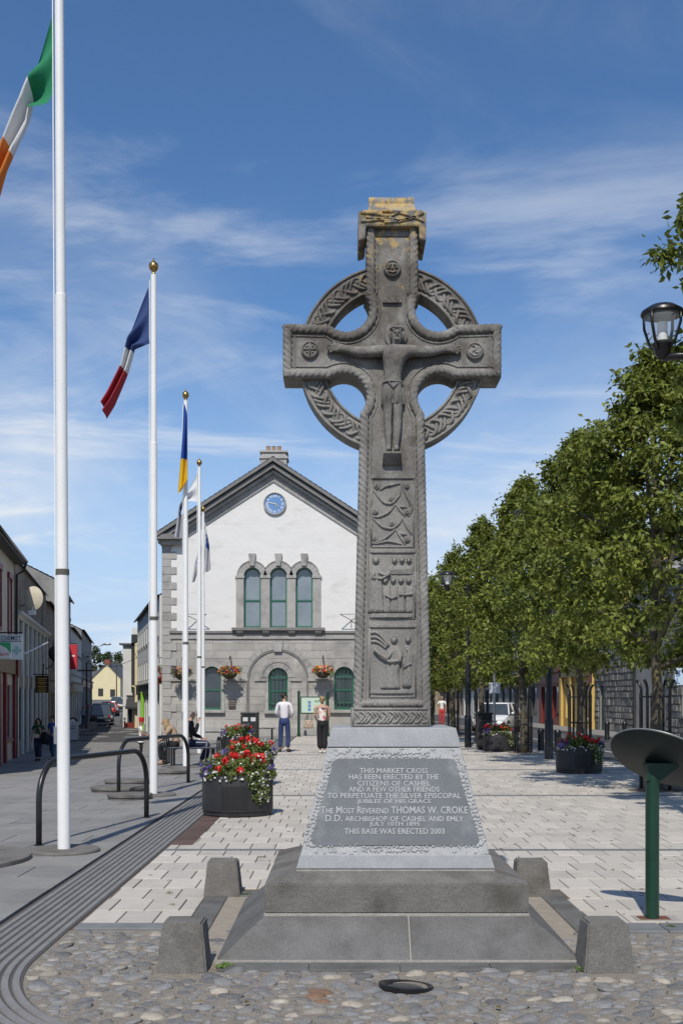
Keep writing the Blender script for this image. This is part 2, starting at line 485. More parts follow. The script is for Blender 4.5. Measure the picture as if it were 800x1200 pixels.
# plaza bed: the sand below the pavers
mb = MB().box(-2.42, 6.9, 2.5, 62, -.9, -.014)
plaza = tag(mb.build('plaza', M['joint']), kind='structure')
PVX0, PVX1 = -1.86, 6.7
BANDS = [11.75 + 6.62*i for i in range(7)]
MX0 = .347                                            # centre line of the monument
def in_monument(x0, x1, y0, y1):
    return x1 > MX0-1.44 and x0 < MX0+1.44 and y0 < 9.3 and y1 > 6.2
rows_y = []; y = 7.97
while y < 47.0:
    nb = [b for b in BANDS if y < b+.16 and y+.49 > b]
    if nb:
        b = nb[0]
        if b - y > .12: rows_y.append((y, b))
        rows_y.append((b, b+.16, 'band')); y = b + .16
    else:
        rows_y.append((y, y+.49)); y += .49
pav = []
mbfar = MB(); mbband = MB()
PW = .262
cell = {}
for ri, rw in enumerate(rows_y):
    y0, y1 = rw[0], rw[1]
    if len(rw) == 3:
        x = PVX0
        while x < PVX1:
            x1 = min(PVX1, x + .8)
            mbband.chbox(x+.003, x1-.003, y0+.003, y1-.003, -.014, -.001, .003); x = x1
        continue
    x = PVX0 - (PW*.5 if ri % 2 else 0) + rng.uniform(-.03,.03)
    while x < PVX1:
        a, b = max(PVX0, x), min(PVX1, x+PW)
        x += PW
        if b - a < .05: continue
        if in_monument(a, b, y0, y1):
            if y0 < 9.3 and (a < MX0-1.44 < b): b = MX0-1.445
            elif y0 < 9.3 and (a < MX0+1.44 < b): a = MX0+1.445
            else: continue
            if b-a < .03: continue
        pav.append((a, b, y0, y1))
for i, (a, b, y0, y1) in enumerate(pav):
    px_, = (400 + F*((a+b)/2)/y0,)
    g = .005; dz = rng.uniform(-.0025, .0015)
    vis = -20 < px_ < 830
    if vis and len(cell) < 299 and y0 < 16:
        w, d = round(b-a, 3), round(y1-y0, 3)
        key = (w, d)
        if key not in cell.get('m', {}):
            cell.setdefault('m', {})[key] = MB().chbox(-w/2+g, w/2-g, -d/2+g, d/2-g, -.02, 0, .004).mesh('paver', M['paver'])
        cell[i] = obj('paver', cell['m'][key], plaza, ((a+b)/2, (y0+y1)/2, dz), (rng.uniform(-.004,.004), rng.uniform(-.004,.004), 0))
    else:
        mbfar.chbox(a+g, b-g, y0+g, y1-g, -.02, dz, .004)
tag(mbfar.build('paver_field', M['paver_i'], plaza), kind='stuff')
tag(mbband.build('band_slab', M['band'], plaza), kind='stuff')
# grey kerb course along the front of the pale paving
for x0, x1 in [(-1.86,-.93)] + [(1.62+.62*i, 1.62+.62*(i+1)) for i in range(8)]:
    y0 = 7.68 if x0 > 1 else 7.78
    MB().chbox(x0+.004, x1-.004, y0, 7.965, -.03, .004, .006).build('edging_slab', M['band'], plaza)

# ribbed strip: ribs swept along the plaza edge and round the cobbles
def strip_path(off):
    """off = distance outwards from the inner edge"""
    pts = []
    cx, cy, r = -.52, 6.95, 1.36
    for i in range(60): pts.append((-1.885-off, 47 - (47-7.0)*i/60))
    for i in range(25):
        a = PI + (PI*.5)*i/24
        pts.append((cx + (r+off)*math.cos(a), cy + (r*1.32+off)*math.sin(a)))
    for i in range(1, 10): pts.append((cx + .6*i, cy - r*1.32 - off))
    return pts
n_p = len(strip_path(0))
a, b = strip_path(.0), strip_path(.52)
strip = tag(MB().add([(x, y, -.008) for x, y in a] + [(x, y, -.008) for x, y in b], [(i, i+1, n_p+i+1, n_p+i) for i in range(n_p-1)]).build('ribbed_strip', M['groove']), kind='structure')
NR = 8
for k in range(NR):
    o0 = .012 + k*.0612; o1 = o0 + .047
    a0, a1 = strip_path(o0), strip_path(o1)
    m0, m1 = strip_path(o0+.006), strip_path(o1-.006)
    vs = []
    for q, z in ((a0, -.009), (m0, .003), (m1, .003), (a1, -.009)):
        vs += [(x, y, z) for x, y in q]
    fs = [(q*n_p+i, q*n_p+i+1, (q+1)*n_p+i+1, (q+1)*n_p+i) for q in range(3) for i in range(n_p-1)]
    MB().add(vs, fs).build('rib', M['rib'], strip)
# brown brick-on-edge course beside the strip
mb_n = 0
y = 12.2
while y < 30:
    MB().chbox(-1.855, -1.62, y+.003, y+.205, -.02, .0035, .004).build('brick', M['brown_brick'], plaza) if mb_n < 40 else None
    y += .21; mb_n += 1

# slabs of the sloping street, each following the ground
slabs = []
y = 3.2
ri = 0
while y < 89:
    d = .62 if y < 20 else .9 if y < 50 else 1.5
    x = -2.44 - (.45 if ri % 2 else 0)
    x0 = -2.44
    xe = -16 if y < 45 else -16-(y-45)*.2
    if y > 47: x0 = -7.7-(y-47)*.14
    while x0 > xe:
        x1 = max(xe-.2, (x if x < x0-.02 else x - .9))
        x = x1
        slabs.append((x1, x0, y, y+d)); x0 = x1
    y += d; ri += 1
mbf = MB(); cnt = 0
def slab_shape(mb, x0, x1, y0, y1, dz):
    g = .004
    x0, x1, y0, y1 = x0+g, x1-g, y0+g, y1-g
    q = [(x0,y0),(x1,y0),(x1,y1),(x0,y1)]
    top = [(a, b, hL(a, b)+dz) for a, b in q]; bot = [(a, b, hL(a, b)-.035) for a, b in q]
    mb.add(bot+top, [(4,5,6,7),(0,1,5,4),(1,2,6,5),(2,3,7,6),(3,0,4,7)])
for (x0, x1, y0, y1) in slabs:
    dz = rng.uniform(-.003, .001)
    pxm = 400 + F*x1/y0
    if pxm > -10 and y0 > 5 and cnt < 280 and y0 < 34:
        mb = MB(); slab_shape(mb, x0, x1, y0, y1, dz)
        mb.build('slab', M['slab'], street); cnt += 1
    else: slab_shape(mbf, x0, x1, y0, y1, dz)
tag(mbf.build('slab_field', M['slab_i'], street), kind='stuff')
# level half-round landings let into the slope, with a lip towards the camera
def landing(x, y, r, z, th=.10):
    prof = [(r-.02, -th), (r-.02, -.045), (r, -.040), (r, -.006), (r-.006, 0), (0, 0)]
    return MB().lathe(prof, (x, y, z), 36).build('step_landing', M['step2'], street, smooth=30)
for (x, y, w) in ((-78,1009,.93),(152,936,.36),(150,917,.45),(199,906,.40),(140,926,.5)):
    q = G(x, y); landing(q.x, q.y, w, hL(q.x, q.y)+(.045 if x < 0 else .085), .16)

# cobbled apron round the monument
inner = [p for p in strip_path(.0) if p[1] < 7.75]
poly = [(x, y) for x, y in inner if x < 4.9] + [(4.6, 5.15), (4.6, 7.68), (-1.86, 7.78)]
cob = tag(MB().prism_z([(-1.9,7.78),(4.6,7.78),(4.6,4.9)] + list(reversed([p for p in inner if p[0] < 4.5])), -.2, -.013).build('cobbled_ground', M['grit']), kind='structure')
def inside(x, y, pl):
    c = False
    for i in range(len(pl)):
        (ax, ay), (bx, by) = pl[i], pl[i-1]
        if (ay > y) != (by > y) and x < (bx-ax)*(y-ay)/(by-ay)+ax: c = not c
    return c
cmesh = []
for k in range(14):
    r = random.Random(k+50); mb = MB(); mb.ell((0,0,0), 1, 1, 1, 10, 6)
    nv = []
    for v in mb.v:
        q = Vector(v); s_ = 1 + .42*mnoise.noise(q*1.2 + Vector((k*7.3, 0, 0))) + .16*mnoise.noise(q*2.9 + Vector((k*3.3, 5, 0)))
        z = q.z*s_
        nv.append((q.x*s_, q.y*s_, z if z < .55 else .55 + (z-.55)*.45))
    mb.v = nv; cmesh.append(mb.mesh('cobble', M['cobble'], smooth=True))
cm_b = [m.copy() for m in cmesh[:6]]
for m in cm_b: m.materials[0] = M['cobble_b']
cm_r = cmesh[3].copy(); cm_r.materials[0] = M['cobble_r']
spots = []; tries = 0
r2 = random.Random(11)
def blocked(x, y, m=0):
    if MX0-1.10 < x < MX0+1.10 and y > 6.62: return True
    if y > 7.62 and x > 1.5: return True
    if y > 7.70: return True
    for bx, by in ((-.94,6.62),(1.57,6.62)):
        if abs(x-bx) < .185 and abs(y-by) < .20: return True
    if (x-.357)**2 + (y-6.27)**2 < .19**2: return True
    return False
while tries < 30000 and len(spots) < 1700:
    tries += 1
    big = tries < 5000
    x, y = r2.uniform(-1.9, 4.3), r2.uniform(4.95, 7.75)
    a = r2.uniform(.038, .078) if big else r2.uniform(.016, .04)
    if not inside(x, y, poly) or blocked(x, y): continue
    if not inside(x-a, y, poly) or not inside(x, y-a*.6, poly): continue
    if any((x-q[0])**2 + ((y-q[1])*1.35)**2 < ((a+q[2])*.90)**2 for q in spots): continue
    spots.append((x, y, a))
spots.sort(key=lambda q: (0 if 0 < 400+F*q[0]/q[1] < 800 and HZ+F*EYE/q[1] < 1215 else 1, -q[2]/q[1]))
mbs = MB()
for i, (x, y, a) in enumerate(spots):
    h = r2.uniform(.26, .5)*a; rz = r2.uniform(-.5, .5); fl = r2.uniform(.62, .85)
    if i < 290:
        u = r2.random()
        me = r2.choice(cm_b) if u < .16 else r2.choice(cmesh)
        if abs(x+.05) < .1 and abs(y-6.05) < .1: me = cm_r
        obj('cobble', me, cob, (x, y, -.012-.32*h), (r2.uniform(-.25,.25), r2.uniform(-.25,.25), rz), (a, a*fl, h*1.25))
    else:
        mm = r2.choice(cmesh); Mx = Matrix.Translation((x, y, -.012-.3*h)) @ Matrix.Rotation(rz, 4, 'Z') @ Matrix.Diagonal((a, a*fl, h, 1))
        mbs.add([Mx @ v.co for v in mm.vertices], [tuple(p.vertices) for p in mm.polygons])
tag(mbs.build('small_cobbles', M['cobble'], cob, smooth=True), kind='stuff')

# road and pavement on the right
def rx(Y): return -.038*(Y-20)
def ribbon(x0, x1, z, y0, y1, zb=-.9, n=40):
    mb = MB(); vs = []
    for i in range(n+1):
        y = lerp(y0, y1, i/n); d = rx(y)
        vs += [(x0+d, y, zb), (x0+d, y, z), (x1+d, y, z), (x1+d, y, zb)]
    return mb.add(vs, [(4*i+k, 4*i+k+1, 4*i+k+5, 4*i+k+4) for i in range(n) for k in range(3)])
tag(ribbon(7.25, 12.0, -.11, 0, 220).build('road', M['asphalt']), kind='structure')
mbk = ribbon(6.9, 7.25, .0, 0, 60); tag(mbk.build('kerb', M['band']), kind='structure')
tag(ribbon(12.0, 14.6, .01, 0, 220).build('pavement', M['slab_i']), kind='structure')
mb = MB()
for i in range(60):
    y = 6 + 2.6*i; d = rx(y)
    mb.add([(7.45+d,y,-.106),(7.57+d,y,-.106),(7.53+d,y+1.3,-.106),(7.41+d,y+1.3,-.106)], [(0,1,2,3)])
tag(mb.build('road_marking', simple('road_white', (.6,.6,.58), .8, c2=(.4,.4,.39), scale=6)), kind='structure')
tag(ribbon(9.0, 9.1, -.106, 0, 160, -.107).build('road_marking', M['road_white']), kind='structure')
tag(ribbon(-60, 7.2, -.15, 58, 220, -.9).build('ground_behind_hall', M['asphalt']), kind='structure').location.z = -.55
# low granite seat edge beyond the green panel
# ---------------------------------------------------------------- the market cross
CX = MX0
O = (CX, 7.85, 0)
cross = thing('market_cross', 'tall grey carved Celtic stone cross on a stepped inscribed plinth', 'stone cross', O)
def cb(mb, name, mat_, parent=None, **k):
    return mb.build(name, mat_, parent or cross, off=O, **k)
# enclosure paving between the corner stones
for sx in (-1, 1):
    xa, xb = (CX-1.44, CX-1.262) if sx < 0 else (CX+1.262, CX+1.44)
    MB().chbox(xa, xb, 6.8, 9.05, -.05, .006, .006).build('edging_slab', M['step'], plaza)
    xa, xb = (CX-1.26, CX-1.09) if sx < 0 else (CX+1.09, CX+1.26)
    MB().box(xa, xb, 6.8, 9.05, -.05, -.004).build('gutter', M['sandy'], plaza)
MB().chbox(CX-1.44, CX+1.44, 9.055, 9.29, -.05, .006, .006).build('edging_slab', M['step'], plaza)
for i in range(4):
    w = 2.16/4; x0 = CX-1.08+i*w
    MB().chbox(x0+.002, x0+w-.002, 6.60, 6.785, -.06, .001, .004).build('edging_slab', M['step'], plaza)

# lower course: sloping slabs
zb, zt = .006, .232
y0, y1 = 6.79, 8.91                      # outer foot
ins = .275
hw = 1.105
jx = .42                                 # joint on the front
def slope(bl, br, tl, tr, front=True): pass
def quad_slab(pb, pt, depth):
    """slab with sloping outer face: bottom edge pb[0]->pb[1], top edge pt[0]->pt[1]; thickness inwards"""
    n = (Vector(pb[1])-Vector(pb[0])).cross(Vector(pt[0])-Vector(pb[0])).normalized()
    d = -n*depth
    v = [Vector(pb[0]), Vector(pb[1]), Vector(pt[1]), Vector(pt[0])]
    return MB().add(v + [p+d for p in v], [(0,1,2,3),(7,6,5,4),(0,4,5,1),(1,5,6,2),(2,6,7,3),(3,7,4,0)])
fy, fyt = y0, y0+ins
by, byt = y1, y1-ins
L0, R0, L1, R1 = CX-hw, CX+hw, CX-hw+ins, CX+hw-ins
roughen(cb(quad_slab([(L0,fy,zb),(jx-.003,fy,zb)], [(L1,fyt,zt),(jx-.003,fyt,zt)], .12), 'plinth_slab', M['step']), .004, .003, .08)
roughen(cb(quad_slab([(jx+.003,fy,zb),(R0,fy,zb)], [(jx+.003,fyt,zt),(R1,fyt,zt)], .12), 'plinth_slab', M['step']), .004, .003, .08)
cb(quad_slab([(L0-.002,by,zb),(L0-.002,fy,zb)], [(L1-.002,byt,zt),(L1-.002,fyt,zt)], .1), 'plinth_slab', M['step'])
cb(quad_slab([(R0+.002,fy,zb),(R0+.002,by,zb)], [(R1+.002,fyt,zt),(R1+.002,byt,zt)], .1), 'plinth_slab', M['step'])
cb(quad_slab([(R0,by+.002,zb),(L0,by+.002,zb)], [(R1,byt+.002,zt),(L1,byt+.002,zt)], .1), 'plinth_slab', M['step'])
mj = MB()
mj.box(jx-.004, jx+.004, fy+.004, fyt-.004, zb, zb+.002)
mj.add([(jx-.0032,fy-.0006,zb),(jx+.0032,fy-.0006,zb),(jx+.0032,fyt-.0006,zt),(jx-.0032,fyt-.0006,zt)], [(0,1,2,3)])
mj.box(L1-.004, R1+.004, fyt-.006, byt+.006, zt-.02, zt+.012)
mj.box(L0-.004, R0+.004, fy-.008, fy+.03, -.01, zb+.006)
cb(mj, 'mortar_joint', M['mortar'])
# upper step with weathered top
UL, UR, UF, UB = L1-.0, R1+.0, fyt-.004, byt+.004
BZ = .485
bhw = .632; BF, BB = 7.22, 8.48
us = MB().add([(UL,UF,zt+.012),(UR,UF,zt+.012),(UR,UB,zt+.012),(UL,UB,zt+.012),
               (UL,UF,.428),(UR,UF,.428),(UR,UB,.428),(UL,UB,.428),
               (CX-bhw-.01,BF-.012,BZ),(CX+bhw+.01,BF-.012,BZ),(CX+bhw+.01,BB+.012,BZ),(CX-bhw-.01,BB+.012,BZ)],
    [(0,3,2,1),(0,1,5,4),(1,2,6,5),(2,3,7,6),(3,0,4,7),(4,5,9,8),(5,6,10,9),(6,7,11,10),(7,4,8,11),(8,9,10,11)])
roughen(cb(us, 'step', M['step2']), .007, .004, .07)
cb(MB().box(CX-bhw-.004, CX+bhw+.004, BF-.006, BB+.006, BZ, BZ+.012), 'mortar_joint', M['mortar'])
# tapered base block
zt2 = 1.272; thw = .440; TF = BF+.19
mbk = MB().frus((CX-bhw,CX+bhw,BF,BB), (CX-thw,CX+thw,TF,BB-.19), BZ+.012, zt2)
block = cb(mbk, 'base_block', M['base_pale'], bevel=.012)
def onface(u, z, out=0.0):
    """point on the sloping front face of the base block"""
    t = (z-BZ-.012)/(zt2-BZ-.012)
    s = .19; h = zt2-BZ-.012; l = math.hypot(s, h)
    return Vector((CX+u, lerp(BF, TF, t) - out*h/l, z + out*s/l))
def hwz(z): return lerp(bhw, thw, (z-BZ-.012)/(zt2-BZ-.012))
cb(MB().add([onface(-hwz(BZ+.014)-.006, BZ+.014, .012), onface(hwz(BZ+.014)+.006, BZ+.014, .012), onface(hwz(.585)+.004,.585,.012), onface(-hwz(.585)-.004,.585,.012),
             onface(-hwz(BZ+.014)-.006, BZ+.014, -.05), onface(hwz(BZ+.014)+.006, BZ+.014, -.05), onface(hwz(.585)+.004,.585,-.05), onface(-hwz(.585)-.004,.585,-.05)],
   [(0,1,2,3),(0,4,5,1),(1,5,6,2),(2,6,7,3),(3,7,4,0)]), 'base_moulding', M['base_smooth'], bevel=.005)
# dark inscription panel with rounded upper and cut lower corners
pz0, pz1 = .645, 1.198
def phw(z): return hwz(z) - .052
outl = []
c = .045
for a in range(7):
    t = a/6*PI/2
    outl.append((-phw(pz1)+c-c*math.cos(t), pz1-c+c*math.sin(t)))
for a in range(7):
    t = PI/2 - a/6*PI/2
    outl.append((phw(pz1)-c+c*math.cos(t), pz1-c+c*math.sin(t)))
c = .035
for a in range(7):
    t = -a/6*PI/2
    outl.append((phw(pz0)-c+c*math.cos(t), pz0+c+c*math.sin(t)))
for a in range(7):
    t = -PI/2 - a/6*PI/2
    outl.append((-phw(pz0)+c+c*math.cos(t), pz0+c+c*math.sin(t)))
n = len(outl)
pv = [onface(u, z, .008) for u, z in outl] + [onface(u, z, -.02) for u, z in outl]
panel = cb(MB().add(pv, [tuple(range(n))] + [(i, i+n, (i+1) % n + n, (i+1) % n) for i in range(n)]), 'inscription_panel', M['panel_dark'])
# knobbly picked edge round the panel: three rows of little tooled bumps
r3 = random.Random(4); kb = MB()
for i in range(n):
    a, b2 = Vector(outl[i]), Vector(outl[(i+1) % n])
    L_ = (b2-a).length; k = max(1, int(L_/.024))
    for j in range(k):
        q = a.lerp(b2, (j+.5)/k)
        cen = Vector((0, (pz0+pz1)/2)); d = (q-cen).normalized()
        for row in (.012, .034):
            w = q + Vector((math.copysign(1, q.x) if abs(d.x) > .6 else 0, math.copysign(1, d.y) if abs(d.x) <= .6 else 0))*row
            w += Vector((r3.uniform(-.006,.006), r3.uniform(-.006,.006)))
            p_ = onface(w.x, w.y, .001)
            kb.ell(p_, r3.uniform(.008,.014), .008, r3.uniform(.008,.014), 6, 4)
for i in range(420):
    z = r3.uniform(.59, 1.262); u = r3.uniform(-1, 1)*hwz(z)*.985
    if abs(u) < phw(z)+.012 and pz0-.012 < z < pz1+.012: continue
    p_ = onface(u, z, .0)
    kb.ell(p_, r3.uniform(.008,.02), .006, r3.uniform(.006,.014), 6, 4)
tag(cb(kb, 'tooled_border', M['base_pale'], smooth=True), kind='stuff')
# lettering
rotx = math.atan2(zt2-BZ-.012, .19)
lines = [("THIS MARKET CROSS",903.7,80,5.2,0),("HAS BEEN ERECTED BY THE",911,105,5.2,0),("CITIZENS OF CASHEL",918.5,85,5.2,0),
 ("AND A FEW OTHER FRIENDS",925.5,106,5.2,0),("TO PERPETUATE THE SILVER EPISCOPAL",933,156,5.4,0),("JUBILEE OF HIS GRACE",940.3,87,5.4,0),
 ("The Most Reverend THOMAS W. CROKE",949.8,172,7.2,1),("D.D. archbishop of cashel and emly",959.3,161,6.6,1),("JULY 10TH 1895",966.8,59,5.4,0),
 ("THIS BASE WAS ERECTED 2003",974.6,117,5.6,0)]
for body, yy, wpx, hpx, smc in lines:
    # intersect the row with the face
    z = 1.0
    for _ in range(8):
        Y = onface(0, z).y; z = EYE-(yy-HZ)*Y/F
    k = Y/F
    t = text_mb(body, wpx*k, hpx*k*1.18, .002, small=bool(smc))
    Mx = Matrix.Translation(onface(-.004, z, .0095)) @ Matrix.Rotation(rotx, 4, 'X')
    tag(cb(t.xf(Mx), 'lettering', M['letter'], panel), kind='stuff')
# cap stone of the base
cb(MB().frus((CX-thw-.004,CX+thw+.004,TF-.006,BB-.184), (CX-.412,CX+.412,TF+.03,BB-.22), zt2+.002, 1.402), 'cap_stone', M['base_smooth'], bevel=.008)

# ---------------- the cross itself (front face at YF)
YF = 7.70; K = F/YF
def cu(x): return CX + (x-460.8)/K
def cz(y): return EYE + (HZ-y)/K
YB = YF + .26
# foot band with plait
cb(MB().box(cu(412.5), cu(505.5), YF-.035, YB+.02, 1.402, cz(829.5)), 'foot_block', M['cross'], bevel=.008)
def braid(fn, t0, t1, turns, rad, amp, dep, strands=3, step=40):
    """plaited strands; fn(t, v, d) gives a point along the band at cross offset v, depth d"""
    mb = MB(); nn = int(turns*step)
    for s_ in range(strands):
        path = []
        for i in range(nn+1):
            t = i/nn; ph = 2*PI*turns*t + 2*PI*s_/strands
            path.append(fn(lerp(t0, t1, t), amp*math.sin(ph), dep*math.sin(2*ph)))
        mb.tube(path, rad, 6)
    return mb
fz0, fz1 = 1.402, cz(829.5); fzm = (fz0+fz1)/2
bm_ = braid(lambda t, v, d: Vector((t, YF-.036+d, fzm+v)), cu(418), cu(500), 3.2, .0085, .036, .006, 3)
bm_.add(*(lambda q: (q.v, q.f))(braid(lambda t, v, d: Vector((t, YF-.036+d, fzm+v)), cu(418), cu(500), 3.2, .0085, .036, .006, 2)))
for z in (fz0+.010, fz1-.010): bm_.tube([(cu(414),YF-.036,z),(cu(504),YF-.036,z)], .007, 6)
for x in (415, 503): bm_.tube([(cu(x),YF-.036,fz0+.01),(cu(x),YF-.036,fz1-.01)], .007, 6)
cb(bm_, 'plait_relief', M['cross'], smooth=True)

# outline of shaft + arms with hollowed armpits (pixels of the photograph's face, converted to metres)
def arc(cx_, cy_, r, a0, a1, n=14):
    return [(cx_+r*math.cos(R(lerp(a0,a1,i/n))), cy_+r*math.sin(R(lerp(a0,a1,i/n)))) for i in range(n+1)]
rh = 27.0
Lpx, Rpx = 333.0, 588.6
mir = lambda pts: [(921.6-x, y) for x, y in reversed(pts)]
# left side going up from the foot (image y grows downwards)
left = [(415.5, 829.5), (422.6, 520), (423.4, 486)] + \
       [(404+rh*math.cos(R(a)), 465-rh*math.sin(R(a))) for a in [-44 + i*(44+128)/16 for i in range(17)]] + \
       [(384, 443), (Lpx, 443), (Lpx, 379.5), (383, 381)] + \
       [(407+rh*math.cos(R(a)), 362-rh*math.sin(R(a))) for a in [220 + i*(180)/16 for i in range(17)]][:17] + \
       [(430.5, 344), (430.5, 268)]
out_px = left + mir(left)
poly_c = [(cu(x), cz(y)) for x, y in out_px]
cb(MB().prism_y(poly_c, YF, YB), 'cross_body', M['cross'], bevel=.006)
def resample(pts, ds):
    out = []; acc = 0; pts = [Vector((p[0], 0, p[1])) for p in pts]
    for a, b2 in zip(pts, pts[1:]):
        l = (b2-a).length; k = 0
        while acc + k*ds < l - 1e-9:
            out.append(a.lerp(b2, (acc+k*ds)/l)); k += 1
        acc = acc + k*ds - l
    out.append(pts[-1]); return out
def smooth_pts(p, it):
    for _ in range(it):
        p = [p[0]] + [(p[i-1]+2*p[i]+p[i+1])/4 for i in range(1, len(p)-1)] + [p[-1]]
    return p
def offset_in(pts, d):
    """move a path to its right-hand side"""
    q = []
    for i, p in enumerate(pts):
        t = pts[min(i+1,len(pts)-1)] - pts[max(i-1,0)]; t.normalize()
        q.append(p + Vector((t.z, 0, -t.x))*d)
    return q
def rope(path, r, pitch, y, lobes=3, n=15, flat=.75, hand=1):
    vs = []; fs = []; s_ = 0; m = len(path)
    for i, p in enumerate(path):
        t = path[min(i+1,m-1)] - path[max(i-1,0)]; t.normalize()
        if i: s_ += (p-path[i-1]).length
        nrm = Vector((t.z, 0, -t.x))
        for k in range(n):
            a = 2*PI*k/n
            rr = r*(.62 + .40*abs(math.cos(.5*lobes*(a + hand*2*PI*s_/pitch)))**.6)
            vs.append(Vector((p.x, y, p.z)) + nrm*rr*math.cos(a) + Vector((0,-1,0))*rr*flat*math.sin(a))
    for i in range(m-1):
        for k in range(n):
            l = (k+1) % n
            fs.append((i*n+k, i*n+l, (i+1)*n+l, (i+1)*n+k))
    return MB().add(vs, fs)
wl = [(cu(x), cz(y)) for x, y in left]
ROPE_R = .033
for side in (0, 1):
    pts = smooth_pts(resample(wl, .010), 3)
    inner_ = offset_in(pts, .031)
    if side: inner_ = [Vector((2*cu(460.8)-p.x, 0, p.z)) for p in inner_]
    cb(rope(inner_, ROPE_R, .125, YF-.004, hand=(1 if side else -1)), 'rope_moulding', M['cross'], smooth=True)
    f = smooth_pts(offset_in(smooth_pts(resample(wl, .012), 5), .079), 2)
    if side: f = [Vector((2*cu(460.8)-p.x, 0, p.z)) for p in f]
    cb(MB().tube([(p.x, YF-.001, p.z) for p in f[4:-8]], .0065, 6), 'fillet', M['cross'], smooth=True)
# rope across the bottom of the shaft
pb = [Vector((lerp(cu(421), cu(500.5), i/40), 0, cz(824.5))) for i in range(41)]
cb(rope(pb, .026, .13, YF-.004), 'rope_moulding', M['cross'], smooth=True)

# ring: four carved segments behind the arms
rc = (CX, cz(417)); r_o, r_i = 109.5/K, 81/K
segs = [(16, 74), (106, 164), (196.5, 250), (290, 343.5)]
for a0, a1 in segs:
    a0, a1 = R(a0-4), R(a1+6)
    sg = cb(MB().arch(rc[0], rc[1], r_i, r_o, YF+.045, YB-.03, a0, a1, 20), 'ring_segment', M['cross'], bevel=.004)
    rm = (r_i+r_o)/2
    fn = lambda t, v, d: Vector((rc[0]+(rm+v)*math.cos(t), YF+.043+d, rc[1]+(rm+v)*math.sin(t)))
    q = braid(fn, a0, a1, 3.0, .0108, .046, .008, 3)
    q2 = braid(fn, a0, a1, 3.0, .0108, .046, .008, 2); q.add(q2.v, q2.f)
    for rr in (r_i+.009, r_o-.009):
        q.tube([fn(lerp(a0, a1, i/24), rr-rm, 0) for i in range(25)], .010, 6)
    cb(q, 'plait_relief', M['cross'], sg, smooth=True)
# frames between the carved panels
def frame(x0, x1, y0, y1, r=.006):
    mb = MB()
    q = [(cu(x0), cz(y0)), (cu(x1), cz(y0)), (cu(x1), cz(y1)), (cu(x0), cz(y1))]
    for i in range(4):
        (a, b2), (c2, d2) = q[i], q[(i+1) % 4]
        mb.tube([(a, YF-.001, b2), (c2, YF-.001, d2)], r, 6)
    return mb
fr = MB()
for x0, x1, y0, y1 in ((436.5,486.5,561,641),(435.5,487.5,648,725),(434.5,488.5,735.5,817)):
    q = frame(x0, x1, y0, y1); fr.add(q.v, q.f)
    cb(MB().box(cu(x0-1), cu(x1+1), YF-.012, YF+.01, cz(y0)-.0, cz(y0-4)), 'cross_bar', M['cross'], bevel=.003)
for x0, x1, y0, y1 in ((440,482,277,341),(440,482,545,556)):
    pass
cb(fr, 'panel_frame', M['cross'], smooth=True)

# panel of spirals
sp = MB()
def cpx(q): return (400 + q[0]*.26667, 540 + q[1]*.26667)     # reading from an enlarged view
ctr = [(160,110),(290,110),(226,168),(155,222),(292,224),(229,276),(152,342),(293,346)]
for i, q in enumerate(ctr):
    x, y = cpx(q); hand = 1 if i % 2 else -1
    path = []; rad = []
    for k in range(44):
        t = k/43; r_ = lerp(.003, .021, t); a = hand*t*4.6*PI + i
        path.append((cu(x)+r_*math.cos(a), YF-.006-.010*(1-t), cz(y)+r_*math.sin(a))); rad.append(.0045)
    sp.tube(path, rad, 5)
curv = [[(145,130),(190,185),(226,190),(262,150),(268,98)],[(268,98),(296,160),(318,205),(300,245)],[(268,98),(200,110),(172,130)],
        [(140,245),(170,248),(215,225),(243,190)],[(243,190),(262,215),(285,245)],[(140,250),(185,292),(229,300),(265,270),(272,248)],
        [(272,248),(290,285),(315,325)],[(140,365),(190,345),(225,318),(243,300)],[(243,300),(262,330),(285,368)],[(150,366),(210,352),(270,366)],
        [(136,140),(136,200)],[(136,250),(136,320)],[(255,200),(292,205)],[(255,318),(292,325)]]
for c_ in curv:
    pts = [Vector((cu(cpx(q)[0]), YF-.003, cz(cpx(q)[1]))) for q in c_]
    pts = smooth_pts(resample([(p.x, p.z) for p in pts], .004), 30)
    m_ = len(pts)
    sp.tube([(p.x, YF-.004, p.z) for p in pts], [.004+.006*math.sin(PI*i/(m_-1)) for i in range(m_)], 6)
cb(sp, 'spiral_carving', M['cross'], smooth=True)

def lump(mb, prof, y=YF, n=12, folds=0, seed=0):
    """low relief loft: prof = [(px x, px y, half width px, depth m)] from top to bottom"""
    r = random.Random(seed); vs = []; fs = []
    rows_ = []
    for (a, b2) in zip(prof, prof[1:]):
        for k in range(6): rows_.append([lerp(p, q, k/6) for p, q in zip(a, b2)])
    rows_.append(list(prof[-1]))
    for x, yy, w, d in rows_:
        for k in range(n+1):
            a = PI*k/n
            fd = 1 + (.22*math.sin(k*2*PI*folds/n + x*.4) if folds else 0)
            vs.append((cu(x)-w/K*math.cos(a), y+.002-d*math.sin(a)**.6*fd, cz(yy)))
    m = len(rows_)
    fs = [(i*(n+1)+k, i*(n+1)+k+1, (i+1)*(n+1)+k+1, (i+1)*(n+1)+k) for i in range(m-1) for k in range(n)]
    fs += [tuple(range(n, -1, -1)), tuple((m-1)*(n+1)+k for k in range(n+1))]
    mb.add(vs, fs)
